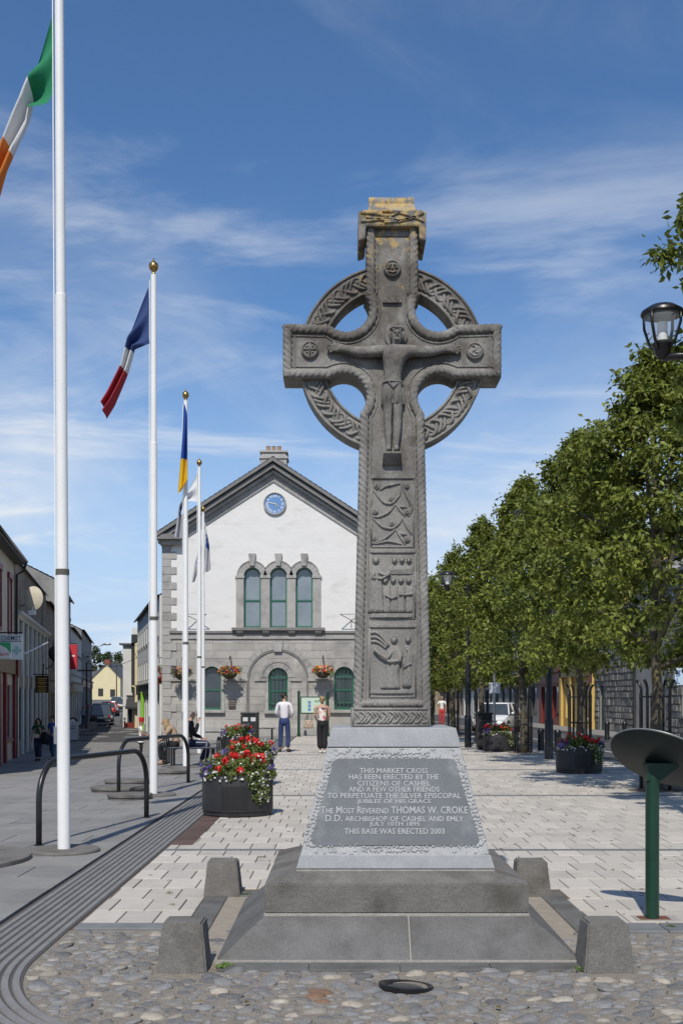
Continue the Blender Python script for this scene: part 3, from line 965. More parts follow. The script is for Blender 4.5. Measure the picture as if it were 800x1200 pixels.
def head(mb, q, r=.017):
    x, y = cpx(q)
    mb.ell((cu(x), YF-.010, cz(y)), r*.9, r*.95, r*1.15, 10, 7)
    mb.ell((cu(x), YF-.010-r*.9, cz(y)-.002), r*.22, r*.3, r*.4, 6, 4)
    for s_ in (-1, 1): mb.ell((cu(x)+s_*r*.38, YF-.010-r*.78, cz(y)+r*.2), r*.2, r*.16, r*.13, 6, 4)
    mb.tube([(cu(x)+r*1.02*math.cos(a/8*PI), YF-.014, cz(y)+r*.2+r*1.15*math.sin(a/8*PI)) for a in range(9)], .004, 5)
def lm(mb, rows_, **k): lump(mb, [(*cpx((a, b2)), w*.26667, d) for a, b2, w, d in rows_], **k)
fg = MB()
head(fg, (156,440), .021)
lm(fg, [(158,462,14,.022),(158,490,26,.030),(158,560,27,.026),(158,668,36,.020)], folds=4)
fg.tube([(cu(cpx(q)[0]), YF-.024, cz(cpx(q)[1])) for q in ((170,492),(198,505),(218,488))], [.013,.011,.009], 7)
fg.tube([(cu(cpx(q)[0]), YF-.024, cz(cpx(q)[1])) for q in ((148,492),(140,515),(180,520),(216,498))], [.013,.012,.010,.008], 7)
for q in ((238,440),(270,438),(301,440)): head(fg, q, .016)
lm(fg, [(270,462,50,.012),(268,478,56,.017),(268,500,54,.008)], folds=5)
for q in ((197,528),(232,528),(266,528),(300,528)): head(fg, q, .016)
for x in (205, 235, 268, 302): lm(fg, [(x,550,13,.010),(x,590,17,.020),(x,668,17,.016)], folds=2)
lm(fg, [(225,672,98,.020),(225,690,98,.020)])
fg.tube([(cu(cpx(q)[0]), YF-.022, cz(cpx(q)[1])) for q in ((198,590),(225,606),(248,596))], .008, 6)
fg.tube([(cu(cpx(q)[0]), YF-.022, cz(cpx(q)[1])) for q in ((258,588),(290,590),(318,585))], .008, 6)
cb(fg, 'figure_relief', M['cross'], smooth=True)
fg = MB()
head(fg, (236,790), .021)
lm(fg, [(238,812,14,.020),(240,835,30,.030),(236,880,30,.028),(225,940,34,.022),(220,1002,44,.016)], folds=4)
fg.tube([(cu(cpx(q)[0]), YF-.026, cz(cpx(q)[1])) for q in ((226,835),(205,872),(172,852),(146,825))], [.013,.012,.010,.009], 7)
fg.tube([(cu(cpx(q)[0]), YF-.030, cz(cpx(q)[1])) for q in ((262,840),(262,878),(222,884),(206,880))], [.013,.013,.011,.009], 7)
for k in range(3):      # wing feathers
    fg.tube([(cu(cpx((lerp(206-k*4,134,t)), )[0]) if False else cu(cpx((lerp(212-k*6, 134, t), 0))[0]), YF-.006, cz(cpx((0, 812+k*6 - (58-k*14)*math.sin(PI*.62*t)))[1])) for t in [i/12 for i in range(13)]], .0085, 6)
head(fg, (297,788), .018); head(fg, (294,832), .015)
lm(fg, [(298,812,14,.016),(298,850,24,.022),(296,905,22,.018),(292,995,20,.014)], folds=3)
fg.tube([(cu(cpx(q)[0]), YF-.02, cz(cpx(q)[1])) for q in ((282,870),(276,910),(310,890))], .008, 6)
lm(fg, [(226,1008,100,.014),(226,1024,100,.014)])
cb(fg, 'figure_relief', M['cross'], smooth=True)

# crucified figure: one continuous body, half sunk in the stone
def c6(q): return (370+q[0]*.24167, 270+q[1]*.24167)
def c6w(q, d):
    x, y = c6(q); return (cu(x), YF-d, cz(y))
J = {}
jv = []; je = []; jr = []
def jn(name, q, d, r, to=None):
    J[name] = len(jv); jv.append(c6w(q, d)); jr.append(r)
    if to: je.append((J[to], J[name]))
jn('pelvis', (377,775), .035, (.062,.045))
jn('waist', (376,720), .040, (.058,.042), 'pelvis')
jn('chest', (378,640), .050, (.086,.056), 'waist')
jn('collar', (384,592), .042, (.070,.042), 'chest')
jn('neck', (390,572), .045, .026, 'collar')
jn('chin', (396,548), .058, (.033,.036), 'neck')
jn('head', (396,515), .058, (.041,.044), 'chin')
jn('crown', (394,486), .050, (.030,.034), 'head')
for s_, pts in (('l', [((312,594),.042,.043),((215,600),.040,.039),((130,578),.036,.027),((100,575),.030,.023)]),
                ('r', [((452,590),.042,.043),((550,597),.040,.039),((636,580),.036,.027),((666,582),.030,.023)])):
    prev = 'collar'
    for i, (q, d, r) in enumerate(pts):
        jn(s_+str(i), q, d, r, prev); prev = s_+str(i)
    sg = -1 if s_ == 'l' else 1
    bx, by_ = pts[-1][0]
    for k, (dx, dy) in enumerate(((20,-24),(36,-14),(40,-2),(36,10),(26,20))):
        if k == 0:
            jn(s_+'t0', (bx+sg*4, by_-22), .030, .010, prev); jn(s_+'t1', (bx+sg*14, by_-34), .030, .009, s_+'t0')
        else:
            jn('%sf%d' % (s_,k), (bx+sg*dx*.55, by_+dy*.7), .030, .0100, prev)
            jn('%sg%d' % (s_,k), (bx+sg*dx*1.1, by_+dy*1.15), .032, .0085, '%sf%d' % (s_,k))
for s_, x in (('l', -1), ('r', 1)):
    jn(s_+'h', (377+x*24,810), .036, .040, 'pelvis')
    jn(s_+'k', (377+x*24,925), .042, .030, s_+'h')
    jn(s_+'c', (377+x*22,965), .036, .031, s_+'k')
    jn(s_+'a', (376+x*18,1050), .030, .019, s_+'c')
    jn(s_+'t', (376+x*20,1076), .055, .018, s_+'a')
cb(skin_mb(jv, je, jr, 2, 0), 'christ_figure', M['cross'], smooth=True)
q = MB()
hx, _, hz = c6w((394,512), 0)
q.lathe([(.0,.012),(.078,.012),(.082,.006),(.082,-.002)], (0,0,0), 32)
q.xf(Matrix.Translation((hx, YF-.004, hz)) @ Matrix.Rotation(PI/2, 4, 'X'))
cb(q, 'halo', M['cross'], smooth=30)
q = MB()       # hair, crown of thorns, features, ribs
hx, hy, hz = c6w((396,515), .058)
for k in range(12):
    a = PI*k/11; q.ell((hx+.043*math.cos(a), hy-.012*math.sin(a)-.018, hz+.030+.010*math.sin(a)), .009, .010, .009, 6, 4)
for s_ in (-1, 1):
    q.tube([(hx+s_*.040, hy-.01, hz+.03), (hx+s_*.046, hy-.006, hz-.01), (hx+s_*.038, hy, hz-.05)], [.010,.011,.006], 6)
    q.ell((hx+s_*.015, hy-.040, hz+.006), .007, .004, .004, 8, 4)
    q.tube([(hx+s_*.006, hy-.041, hz+.014), (hx+s_*.024, hy-.037, hz+.016)], .0028, 5)
q.tube([(hx, hy-.042, hz+.012), (hx, hy-.056, hz-.012)], [.004,.008], 6)
q.tube([(hx-.012, hy-.043, hz-.024), (hx, hy-.047, hz-.022), (hx+.012, hy-.043, hz-.024)], .004, 5)
q.ell((hx, hy-.034, hz-.042), .018, .014, .014, 8, 5)
cb(q, 'carved_face', M['cross'], smooth=True)
q = MB()
rows_ = [(377,742,54,.062),(378,770,56,.074),(379,820,58,.076),(379,848,58,.070)]
lump(q, [(*c6((a, b2)), w*.24167, d) for a, b2, w, d in rows_], folds=3, n=16)
q.tube([c6w((328,746),.05), c6w((352,744),.082), c6w((400,744),.082), c6w((426,746),.05)], .008, 6)
q.tube([c6w((358,752),.083), c6w((378,776),.088), c6w((402,752),.083)], .007, 6)
cb(q, 'loincloth', M['cross'], smooth=50)
q = MB()
x0, _, z0 = c6w((330,1084), 0); x1, _, z1 = c6w((420,1138), 0)
q.add([(x0+.004,YF,z0),(x1-.004,YF,z0),(x1-.004,YF-.085,z0),(x0+.004,YF-.085,z0),(x0+.004,YF-.085,z0-.012),(x1-.004,YF-.085,z0-.012),(x0-.004,YF,z1),(x1+.004,YF,z1),(x1+.004,YF-.02,z1),(x0-.004,YF-.02,z1)],
      [(0,1,2,3),(3,2,5,4),(4,5,8,9),(9,8,7,6),(0,3,4,9,6),(1,7,8,5,2)])
cb(q, 'foot_bracket', M['cross'])
# bosses and title board
def boss(x, y, rpx):
    r = rpx/K; q = MB()
    q.lathe([(r,0),(r,.018),(r*.86,.03),(r*.78,.03),(r*.74,.022),(0,.026)], (0,0,0), 28)
    q.xf(Matrix.Translation((cu(x), YF+.004, cz(y))) @ Matrix.Rotation(PI/2, 4, 'X'))
    return q
for x, y, kind in ((364.5,410,0),(557.5,411.5,1),(461,315,2)):
    o = cb(boss(x, y, 10.5), 'boss', M['cross'], smooth=35)
    q = MB(); r = 7.6/K; X_, Z_ = cu(x), cz(y)
    if kind == 0:
        q.tube([(X_-r,YF-.022,Z_),(X_+r,YF-.022,Z_)], .006, 6); q.tube([(X_,YF-.022,Z_-r),(X_,YF-.022,Z_+r)], .006, 6)
        for sx in (-1,1):
            for sz in (-1,1): q.ell((X_+sx*r*.45, YF-.022, Z_+sz*r*.45), .007, .008, .007, 6, 4)
    elif kind == 1:
        for k in range(3):
            a = k*2*PI/3+.5
            q.tube([(X_+r*.9*t*math.cos(a+t*1.6), YF-.023, Z_+r*.9*t*math.sin(a+t*1.6)) for t in [i/8 for i in range(9)]], .0065, 6)
        q.tube([(X_+r*.8*math.cos(a), YF-.023, Z_-r*.2+r*.6*math.sin(a)) for a in [PI+i*PI/8 for i in range(9)]], .006, 6)
    else:
        for sx in (-1,1):
            q.tube([(X_+sx*.006,YF-.024,Z_+.022),(X_+sx*.03,YF-.026,Z_+.028),(X_+sx*.036,YF-.024,Z_+.002),(X_+sx*.014,YF-.028,Z_-.004)], .006, 6)
            q.ell((X_+sx*.02,YF-.03,Z_+.014), .008,.008,.008,8,5)
        q.tube([(X_,YF-.026,Z_+.02),(X_,YF-.036,Z_-.012)], [.005,.010], 6)
        q.tube([(X_-.03,YF-.022,Z_-.02),(X_,YF-.03,Z_-.032),(X_+.03,YF-.022,Z_-.02)], .007, 6)
    cb(q, 'boss_carving', M['cross'], o, smooth=True)
tb = cb(MB().box(cu(449.5), cu(472), YF-.022, YF+.01, cz(355.5), cz(345)), 'title_board', M['cross'], bevel=.003)
t = text_mb('INRI', 17/K, 7.2/K, .004)
cb(t.xf(Matrix.Translation((cu(460.8), YF-.023, cz(350.2))) @ Matrix.Rotation(PI/2, 4, 'X')), 'carved_letters', M['cross'], tb)
cb(MB().box(cu(440), cu(482), YF-.008, YF+.01, cz(277), cz(272)), 'top_fillet', M['cross'], bevel=.002)
# shrine-shaped cap stone
q = MB()
cf, ck = YF-.055, YB+.055
q.prism_y([(cu(421),cz(286)),(cu(429.5),cz(283)),(cu(430),cz(268.5)),(cu(491.6),cz(268.5)),(cu(492),cz(283)),(cu(500),cz(286)),(cu(500),cz(251)),(cu(494),cz(249)),(cu(427),cz(249)),(cu(421),cz(251))], cf, ck)
cap = cb(q, 'capital', M['cross'], bevel=.012)
q = MB(); ym = (cf+ck)/2
q.add([(cu(431),cf+.01,cz(260)),(cu(490.5),cf+.01,cz(260)),(cu(490.5),ck-.01,cz(260)),(cu(431),ck-.01,cz(260)),
       (cu(434.5),ym-.075,cz(234)),(cu(487),ym-.075,cz(234)),(cu(487),ym+.075,cz(234)),(cu(434.5),ym+.075,cz(234))],
      [(0,3,2,1),(4,5,6,7),(0,1,5,4),(1,2,6,5),(2,3,7,6),(3,0,4,7)])
q.tube([(cu(434),ym-.02,cz(231.5)),(cu(487.5),ym-.02,cz(231.5))], .048, 14)
for (x0, y0_), (x1, y1_), bow in (((424,263),(472,251),3),((449,251),(497,263),-3),((424,253),(470,264),-3),((451,264),(497,253),3),((430,258),(491,258),4)):
    q.tube([(cu(lerp(x0,x1,t)), cf-.003, cz(lerp(y0_,y1_,t)+bow*math.sin(PI*t))) for t in [i/10 for i in range(11)]], .0095, 6)
cb(q, 'shrine_roof', M['cross'], smooth=40)

# ---------------- corner stones, uplight
def corner_stone(x, y, label):
    o = thing('corner_stone', label, 'stone bollard', (x, y, 0), rng.uniform(-.02,.02), 'corner stones round the monument')
    pst = MB().frus((-.156,.156,-.15,.15), (-.118,.118,-.11,.11), -.08, .278).build('post', M['step2'], o)
    roughen(pst, .011, .005, .045)
    return o
c1_ = corner_stone(-.935, 6.70, 'squat tapered grey stone bollard at the front left, surrounded by cobbles')
corner_stone(1.565, 6.70, 'squat tapered grey stone bollard at the front right beside a tuft of green moss')
corner_stone(-.965, 9.18, 'squat tapered stone bollard behind, left of the plinth on the pale paving')
corner_stone(1.545, 9.18, 'squat tapered stone bollard behind, right of the plinth on the pale paving')
for x, y in ((1.385,6.60),(-.72,6.64),(2.3,7.83),(1.95,8.0),(-.69,6.7),(-.78,9.1)):
    mb = MB()
    for k in range(26):
        a = rng.uniform(0, 2*PI); r = rng.uniform(0,.035); l = rng.uniform(.012,.03)
        p = Vector((x+r*math.cos(a), y+r*math.sin(a), 0)); d = Vector((rng.uniform(-1,1),rng.uniform(-1,1),rng.uniform(.4,1.4))).normalized()*l
        s_ = Vector((-d.y, d.x, 0)).normalized()*.006
        mb.add([p, p+d*.5+s_, p+d, p+d*.5-s_], [(0,1,2,3)])
    tag(mb.build('weed', simple('moss_green', (.10,.18,.025), .8)), kind='stuff')
up = thing('ground_uplight', 'round black metal ground light sunk in the cobbles before the plinth', 'ground light', (.357, 6.25, -.034))
MB().lathe([(.120,-.05),(.148,-.02),(.154,.022),(.156,.034),(.150,.040),(.128,.036),(.112,.022)], (0,0,0), 36).build('rim', M['black_metal'], up, smooth=40)
MB().lathe([(.113,.02),(.113,.024),(.06,.034),(0,.037)], (0,0,0), 32).build('lens', simple('lens_glass', (.035,.038,.04), .25, spec=.5), up, smooth=True)
up.rotation_euler = (R(-5), R(4), 0)
# ---------------------------------------------------------------- town hall
YH = 47.8
KH = F/YH
def hx(x): return (x-400)/KH
def hz(y): return EYE + (HZ-y)/KH
M['hall_white'] = mat('white_brick_paint', (.74,.725,.70), .85, (.66,.645,.62), 1.6, .9, .004, 14, grime=(.52,.50,.47), gscale=1.1, glo=.56, ghi=.85, stretch=(1,1,2.2))
M['hall_stone'] = mat('hall_limestone', (.44,.42,.39), .9, (.32,.305,.285), 2.2, .9, .008, 25, grime=(.22,.21,.20), gscale=1.0, piece=.13)
M['hall_trim'] = mat('hall_trim_stone', (.42,.405,.38), .9, (.30,.29,.275), 4, .9, .006, 25, grime=(.19,.185,.175), gscale=1.6, piece=.06)
M['hall_dark'] = mat('hall_cornice', (.24,.23,.22), .9, (.15,.145,.14), 2.5, .9, .006, 25)
_hw = M['hall_white'].node_tree
_bk = _hw.nodes.new('ShaderNodeTexBrick'); _mp = _hw.nodes.new('ShaderNodeMapping'); _gg = _hw.nodes.new('ShaderNodeNewGeometry')
_mp.inputs['Rotation'].default_value = (PI/2, 0, 0)
_hw.links.new(_gg.outputs['Position'], _mp.inputs[0]); _hw.links.new(_mp.outputs[0], _bk.inputs['Vector'])
_bk.inputs['Scale'].default_value = 1.0; _bk.inputs['Brick Width'].default_value = .50; _bk.inputs['Row Height'].default_value = .163; _bk.inputs['Mortar Size'].default_value = .012
_bk.inputs['Color1'].default_value = (1,1,1,1); _bk.inputs['Color2'].default_value = (.86,.86,.86,1); _bk.inputs['Mortar'].default_value = (.0,.0,.0,1)
_bb = _hw.nodes.new('ShaderNodeBump'); _bb.inputs['Distance'].default_value = .0016
_hw.links.new(_bk.outputs['Color'], _bb.inputs['Height'])
_old = _hw.nodes['Principled BSDF'].inputs['Normal'].links[0].from_socket
_hw.links.new(_old, _bb.inputs['Normal']); _hw.links.new(_bb.outputs[0], _hw.nodes['Principled BSDF'].inputs['Normal'])
M['slate'] = mat('slate', (.10,.105,.115), .7, (.065,.068,.075), 3, .9, .006, 20, island=.15)
M['sash'] = mat('sash_green', (.035,.16,.095), .45, (.030,.13,.08), 4, .6)
M['clock_blue'] = simple('clock_blue', (.13,.26,.50), .4)
M['pale_pane'] = mat('sky_painted_glass', (.16,.20,.23), .12, (.26,.30,.33), 1.3, .9, spec=.8)  # reflected sky painted into the glass colour of the upstairs panes
M['gilt'] = simple('gilt', (.62,.48,.22), .4)
M['white_flat'] = simple('white_flat', (.8,.8,.78), .6)
hall = thing('town_hall', 'white gabled town hall with a blue clock, green arched windows and grey stone ground floor', 'town hall', (hx(320), YH, 0))
HO = (hx(320), YH, 0)
def hb(mb, name, m, parent=None, **k): return mb.build(name, m, parent or hall, off=HO, **k)
XL, XR = hx(190.5), hx(449.5)
zG, zS, zE, zA = -1.0, hz(741), hz(632), hz(543)
xA = hx(320.3)
YBK = YH + 17
def cut(mb, cutters, name, m):
    """wall with window openings cut right through its face"""
    w = mb.build('w', m); c = cutters.build('c', m)
    md = w.modifiers.new('b', 'BOOLEAN'); md.object = c; md.operation = 'DIFFERENCE'; md.solver = 'EXACT'
    dg = bpy.context.evaluated_depsgraph_get()
    me = bpy.data.meshes.new_from_object(w.evaluated_get(dg)); me.name = name
    me.transform(Matrix.Translation((-HO[0], -HO[1], -HO[2])))
    bpy.data.objects.remove(w); bpy.data.objects.remove(c)
    o = obj(name, me, hall); return o
def opening(mb, x0, x1, z0, zs, y0, y1, n=14):
    r = (x1-x0)/2; cx_ = (x0+x1)/2
    pl = [(x0,z0),(x1,z0)] + [(cx_+r*math.cos(PI*i/n), zs+r*math.sin(PI*i/n)) for i in range(n+1)]
    return mb.prism_y(pl, y0, y1)
# upper wall
upw = MB().prism_y([(XL,zS),(XR,zS),(XR,zE),(xA,zA-.25),(XL,zE)], YH, YH+.35)
lights = [(hx(x-9.9), hx(x+9.9)) for x in (295.6, 326.2, 356.4)]
zs_w, z0_w = hz(675), hz(736)
cc = MB()
for a, b in lights: opening(cc, a, b, z0_w, zs_w, YH-.5, YH+1)
cut(upw, cc, 'upper_wall', M['hall_white'])
low_open = [(hx(237.5), hx(259), hz(832), hz(792)), (hx(314.5), hx(337), hz(833), hz(794)), (hx(391.5), hx(414.5), hz(832), hz(793))]
lw = MB().prism_y([(XL,zG),(XR,zG),(XR,zS-.002),(XL,zS-.002)], YH+.02, YH+.4)
cc = MB()
for a, b, z0, zs in low_open: opening(cc, a, b, z0, zs, YH-.5, YH+1)
cut(lw, cc, 'lower_wall', M['hall_stone'])
hb(MB().box(XL, XL+.4, YH+.40, YBK, zG, zE).box(XR-.4, XR, YH+.40, YBK, zG, zE).box(XL, XR, YBK, YBK+.3, zG, zE), 'side_wall', M['hall_stone'])
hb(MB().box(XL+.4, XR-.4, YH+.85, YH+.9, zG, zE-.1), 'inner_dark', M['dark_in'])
# ashlar facing of the ground floor, block by block
zt = hz(746)
nb = 0; ri = 0
z = -.62
CH = .325
r4 = random.Random(9)
while z < zt-.1:
    z1 = min(zt, z+CH)
    ban = []
    for a, b, z0, zs in low_open:
        if z1 > z0-.16 and z < zs+(b-a)/2+.30:
            ban.append((a-.16 if z < zs else a-.26, b+.16 if z < zs else b+.26))
    if z1 > hz(797) : 
        # inside the blind arch the blocks follow its curve
        pass
    ban.append((XL-.1, XL+.42)); ban.append((XR-.42, XR+.1))
    ac, ar0, ar1 = hx(325.6), 33.5/KH, 38.5/KH
    zc = (z+z1)/2-hz(797)
    if 0 < zc+.2 < ar1:
        zc_ = max(0, zc)
        o_ = math.sqrt(max(0, ar1**2-zc_**2)); i_ = math.sqrt(max(0, ar0**2-(zc_)**2)) if zc_ < ar0 else 0
        ban.append((ac-o_-.05, ac-i_+.08)); ban.append((ac+i_-.08, ac+o_+.05))
    ban.sort(); x = XL
    free = []
    for a, b in ban:
        if a > x+.12: free.append((x, a))
        x = max(x, b)
    for a, b in free:
        k = max(1, round((b-a)/.82)); e = [a] + [lerp(a, b, (i+ (r4.uniform(-.15,.15) if 0 < i < k else 0))/k) for i in range(1, k)] + [b]
        for q0, q1 in zip(e, e[1:]):
            d = r4.uniform(.004,.016)
            MB_ = MB().box(q0+.006, q1-.006, YH+.02-d, YH+.05, z+.006, z1-.006)
            hb(MB_, 'stone_block', M['hall_stone']); nb += 1
    z = z1; ri += 1
# quoins
z = -.62; i = 0
zq = hz(640)
while z < zq-.1:
    z1 = min(z+.325, zq)
    w = .60 if i % 2 else .36
    hb(MB().box(XL-.03, XL+w, YH-.035, YH+.5, z+.007, z1-.007), 'quoin', M['hall_trim'], bevel=.01)
    hb(MB().box(XR-w, XR+.03, YH-.035, YH+.5, z+.007, z1-.007), 'quoin', M['hall_trim'], bevel=.01)
    z = z1; i += 1
# bands
def band(y0, y1, out, name, m, x0=None, x1=None):
    return hb(MB().box(x0 if x0 else XL-.02, x1 if x1 else XR+.02, YH-out, YH+.1, hz(y1), hz(y0)), name, m, bevel=.01)
band(739.5, 742.5, .11, 'string_course', M['hall_dark'], XL+.3, XR-.3)
band(742.6, 749, .05, 'frieze_band', M['hall_trim'], XL+.3, XR-.3)
band(852, 868, .10, 'plinth_band', M['hall_trim'], XL-.06, XR+.06)
hb(MB().box(XL-.06, XR+.06, YH-.12, YH+.1, -1, hz(868.2)), 'footing', M['hall_trim'])
for x0, x1 in ((196,236),(262,291),(360,390.5),(416,445)):
    band(795.5, 798.5, .055, 'impost_band', M['hall_trim'], hx(x0), hx(x1))
for x0, x1 in ((298,312.5),(339,353)):
    band(795.5, 798.5, .05, 'impost_band', M['hall_trim'], hx(x0), hx(x1))
# great blind arch with stepped mouldings and keystone
ac, az = hx(325.6), hz(797)
hb(MB().arch(ac, az, 33.8/KH, 35.8/KH, YH-.03, YH+.05, 0, PI, 30), 'arch_moulding', M['hall_dark'])
n_v = 15
for i in range(n_v):
    a0, a1 = PI*i/n_v+.004, PI*(i+1)/n_v-.004
    hb(MB().arch(ac, az, 36/KH, 43/KH, YH-.045, YH+.05, a0, a1, 3), 'voussoir', M['hall_trim'])
for sx in (-1, 1):
    xx = ac + sx*34.6/KH
    hb(MB().box(xx-.045, xx+.045, YH-.02, YH+.05, -.6, az), 'arch_jamb', M['hall_dark'])
hb(MB().frus((ac-.16,ac+.16,YH-.12,YH),(ac-.23,ac+.23,YH-.12,YH), hz(764), hz(751)), 'keystone', M['hall_trim'], bevel=.01)
# ground floor windows
def sash_window(x0, x1, z0, zs, bars, name='window', yb=None, pale=True):
    yb = yb or YH+.16
    r = (x1-x0)/2; cx_ = (x0+x1)/2; t = .062
    fr = MB()
    fr.box(x0, x0+t, yb, yb+.09, z0, zs).box(x1-t, x1, yb, yb+.09, z0, zs).box(x0+t, x1-t, yb, yb+.09, z0, z0+.09)
    fr.arch(cx_, zs, r-t, r, yb, yb+.09, 0, PI, 16)
    zm = z0 + (zs+r-z0)*.46
    fr.box(x0+t, x1-t, yb+.005, yb+.085, zm-.03, zm+.03)
    w = hb(fr, name, M['sash'])
    pl = [(x0+.02,z0+.02),(x1-.02,z0+.02)] + [(cx_+(r-.02)*math.cos(PI*i/14), zs+(r-.02)*math.sin(PI*i/14)) for i in range(15)]
    hb(MB().prism_y(pl, yb+.05, yb+.058), 'pane', M['glass'] if (bars or not pale) else M['pale_pane'], w)
    if bars:
        b_ = MB()
        for k in range(5):
            xx = lerp(x0+.09, x1-.09, k/4); zz_ = zs + math.sqrt(max(0,(r-.04)**2-(xx-cx_)**2))
            b_.tube([(xx,yb-.05,z0+.05),(xx,yb-.05,zz_)], .014, 6)
        b_.box(x0+.02, x1-.02, yb-.055, yb-.03, zs-.02, zs+.02)
        b_.box(x0+.02, x1-.02, yb-.055, yb-.03, z0+.30, z0+.33)
        hb(b_, 'window_bars', M['sash'], w)
    return w
for i, (a, b, z0, zs) in enumerate(low_open):
    w = sash_window(a, b, z0, zs, i > 0, pale=False)
    r = (b-a)/2; cx_ = (a+b)/2
    nv = 9
    for k in range(nv):
        hb(MB().arch(cx_, zs, r+.005, r+.21, YH-.03, YH+.05, PI*k/nv+.006, PI*(k+1)/nv-.006, 3), 'voussoir', M['hall_trim'])
    if i == 1: hb(MB().arch(cx_, zs, r+.24, r+.36, YH-.02, YH+.05, 0, PI, 20), 'hood_mould', M['hall_trim'])
    for sx in (a-.15, b):
        zz0 = z0
        while zz0 < zs-.05:
            zz1 = min(zs, zz0+.42); hb(MB().box(sx+.003, sx+.147, YH-.012, YH+.05, zz0+.004, zz1-.004), 'jamb_stone', M['hall_trim']); zz0 = zz1
    hb(MB().box(a-.17, b+.17, YH-.13, YH+.12, z0-.13, z0-.004), 'sill', M['hall_trim'], bevel=.012)
a, b, z0, zs = low_open[2]
hb(MB().box(a+.10, b-.10, YH+.235, YH+.24, z0+.12, z0+.72), 'paper_blind', M['white_flat'])
a, b, z0, zs = low_open[0]
hb(MB().box(a+.2, b-.2, YH+.30, YH+.40, z0+.04, z0+.36).box(a+.3, b-.35, YH+.28, YH+.299, z0+.36, z0+.62), 'window_display', simple('display_tan', (.30,.20,.12), .8))
# three light window upstairs
for i, (a, b) in enumerate(lights):
    sash_window(a, b, z0_w, zs_w, False)
    r = (b-a)/2; cx_ = (a+b)/2
    for k in range(9):
        hb(MB().arch(cx_, zs_w, r+.005, r+.255, YH-.07, YH+.05, PI*k/9+.006, PI*(k+1)/9-.006, 3), 'voussoir', M['hall_trim'])
    hb(MB().arch(cx_, zs_w, r+.255, r+.30, YH-.10, YH+.05, R(8), R(172), 20), 'hood_mould', M['hall_trim'])
    hb(MB().frus((cx_-.10,cx_+.10,YH-.16,YH+.02),(cx_-.155,cx_+.155,YH-.16,YH+.02), hz(663.5), hz(649)), 'keystone', M['hall_trim'], bevel=.01)
edges = [(hx(276.5), lights[0][0]), (lights[0][1], lights[1][0]), (lights[1][1], lights[2][0]), (lights[2][1], hx(376))]
for a, b in edges:
    hb(MB().box(a+.004, b-.004, YH-.06, YH+.16, z0_w, hz(678)), 'pilaster', M['hall_trim'], bevel=.01)
    hb(MB().box(a-.03, b+.03, YH-.10, YH+.12, hz(677.8), hz(674.5)), 'impost', M['hall_trim'], bevel=.01)
hb(MB().box(hx(272), hx(380.5), YH-.24, YH+.1, hz(739.3), hz(735.8)), 'window_ledge', M['hall_dark'], bevel=.012)
for x in (281, 311.5, 342, 373):
    hb(MB().prism_x([(YH+.02,hz(747.5)),(YH+.02,hz(739.4)),(YH-.2,hz(739.4)),(YH-.2,hz(741.5)),(YH-.08,hz(745))], hx(x-4), hx(x+4)), 'bracket', M['hall_dark'], bevel=.01)
# clock
ck = thing('clock', 'round blue clock with white numerals high in the white gable', 'clock', (hx(322), YH-.02, hz(590.5)))
rc_ = 13.4/KH
q = MB().lathe([(rc_,0),(rc_,.07),(rc_*.93,.09),(rc_*.87,.06),(rc_*.87,.0)], (0,0,0), 40); q.xf(Matrix.Rotation(PI/2, 4, 'X'))
q.build('rim', M['hall_trim'], ck, smooth=30)
q = MB().lathe([(rc_*.87,.0),(rc_*.87,.035),(0,.035)], (0,0,0), 40); q.xf(Matrix.Rotation(PI/2, 4, 'X'))
dial = q.build('dial', M['clock_blue'], ck)
for i, nm in enumerate(('XII','I','II','III','IV','V','VI','VII','VIII','IX','X','XI')):
    a = PI/2 - i*PI/6
    t = text_mb(nm, None, rc_*.21, .003)
    t.xf(Matrix.Translation((rc_*.68*math.cos(a), -.038, rc_*.68*math.sin(a))) @ Matrix.Rotation(PI/2, 4, 'X') @ Matrix.Rotation(a-PI/2, 4, 'Z'))
    tag(t.build('numeral', M['white_flat'], dial), kind='stuff')
for L_, w, ang in ((rc_*.52, .022, R(-45)), (rc_*.80, .016, R(172))):
    c_, s_ = math.cos(ang), math.sin(ang)
    MB().add([(-.06*c_-w*s_*-1, -.05, -.06*s_-w*c_), (-.06*c_+w*s_*-1, -.05, -.06*s_+w*c_), (L_*c_, -.05, L_*s_)], [(0,1,2)]).xf(Matrix.Identity(4))
    p0, p1 = Vector((-.06*c_, -.046, -.06*s_)), Vector((L_*c_, -.046, L_*s_))
    MB().tube([p0, p0.lerp(p1,.6), p1], [w*.7, w, .005], 6).build('hand', M['white_flat'] if L_ > rc_*.6 else M['gilt'], ck)
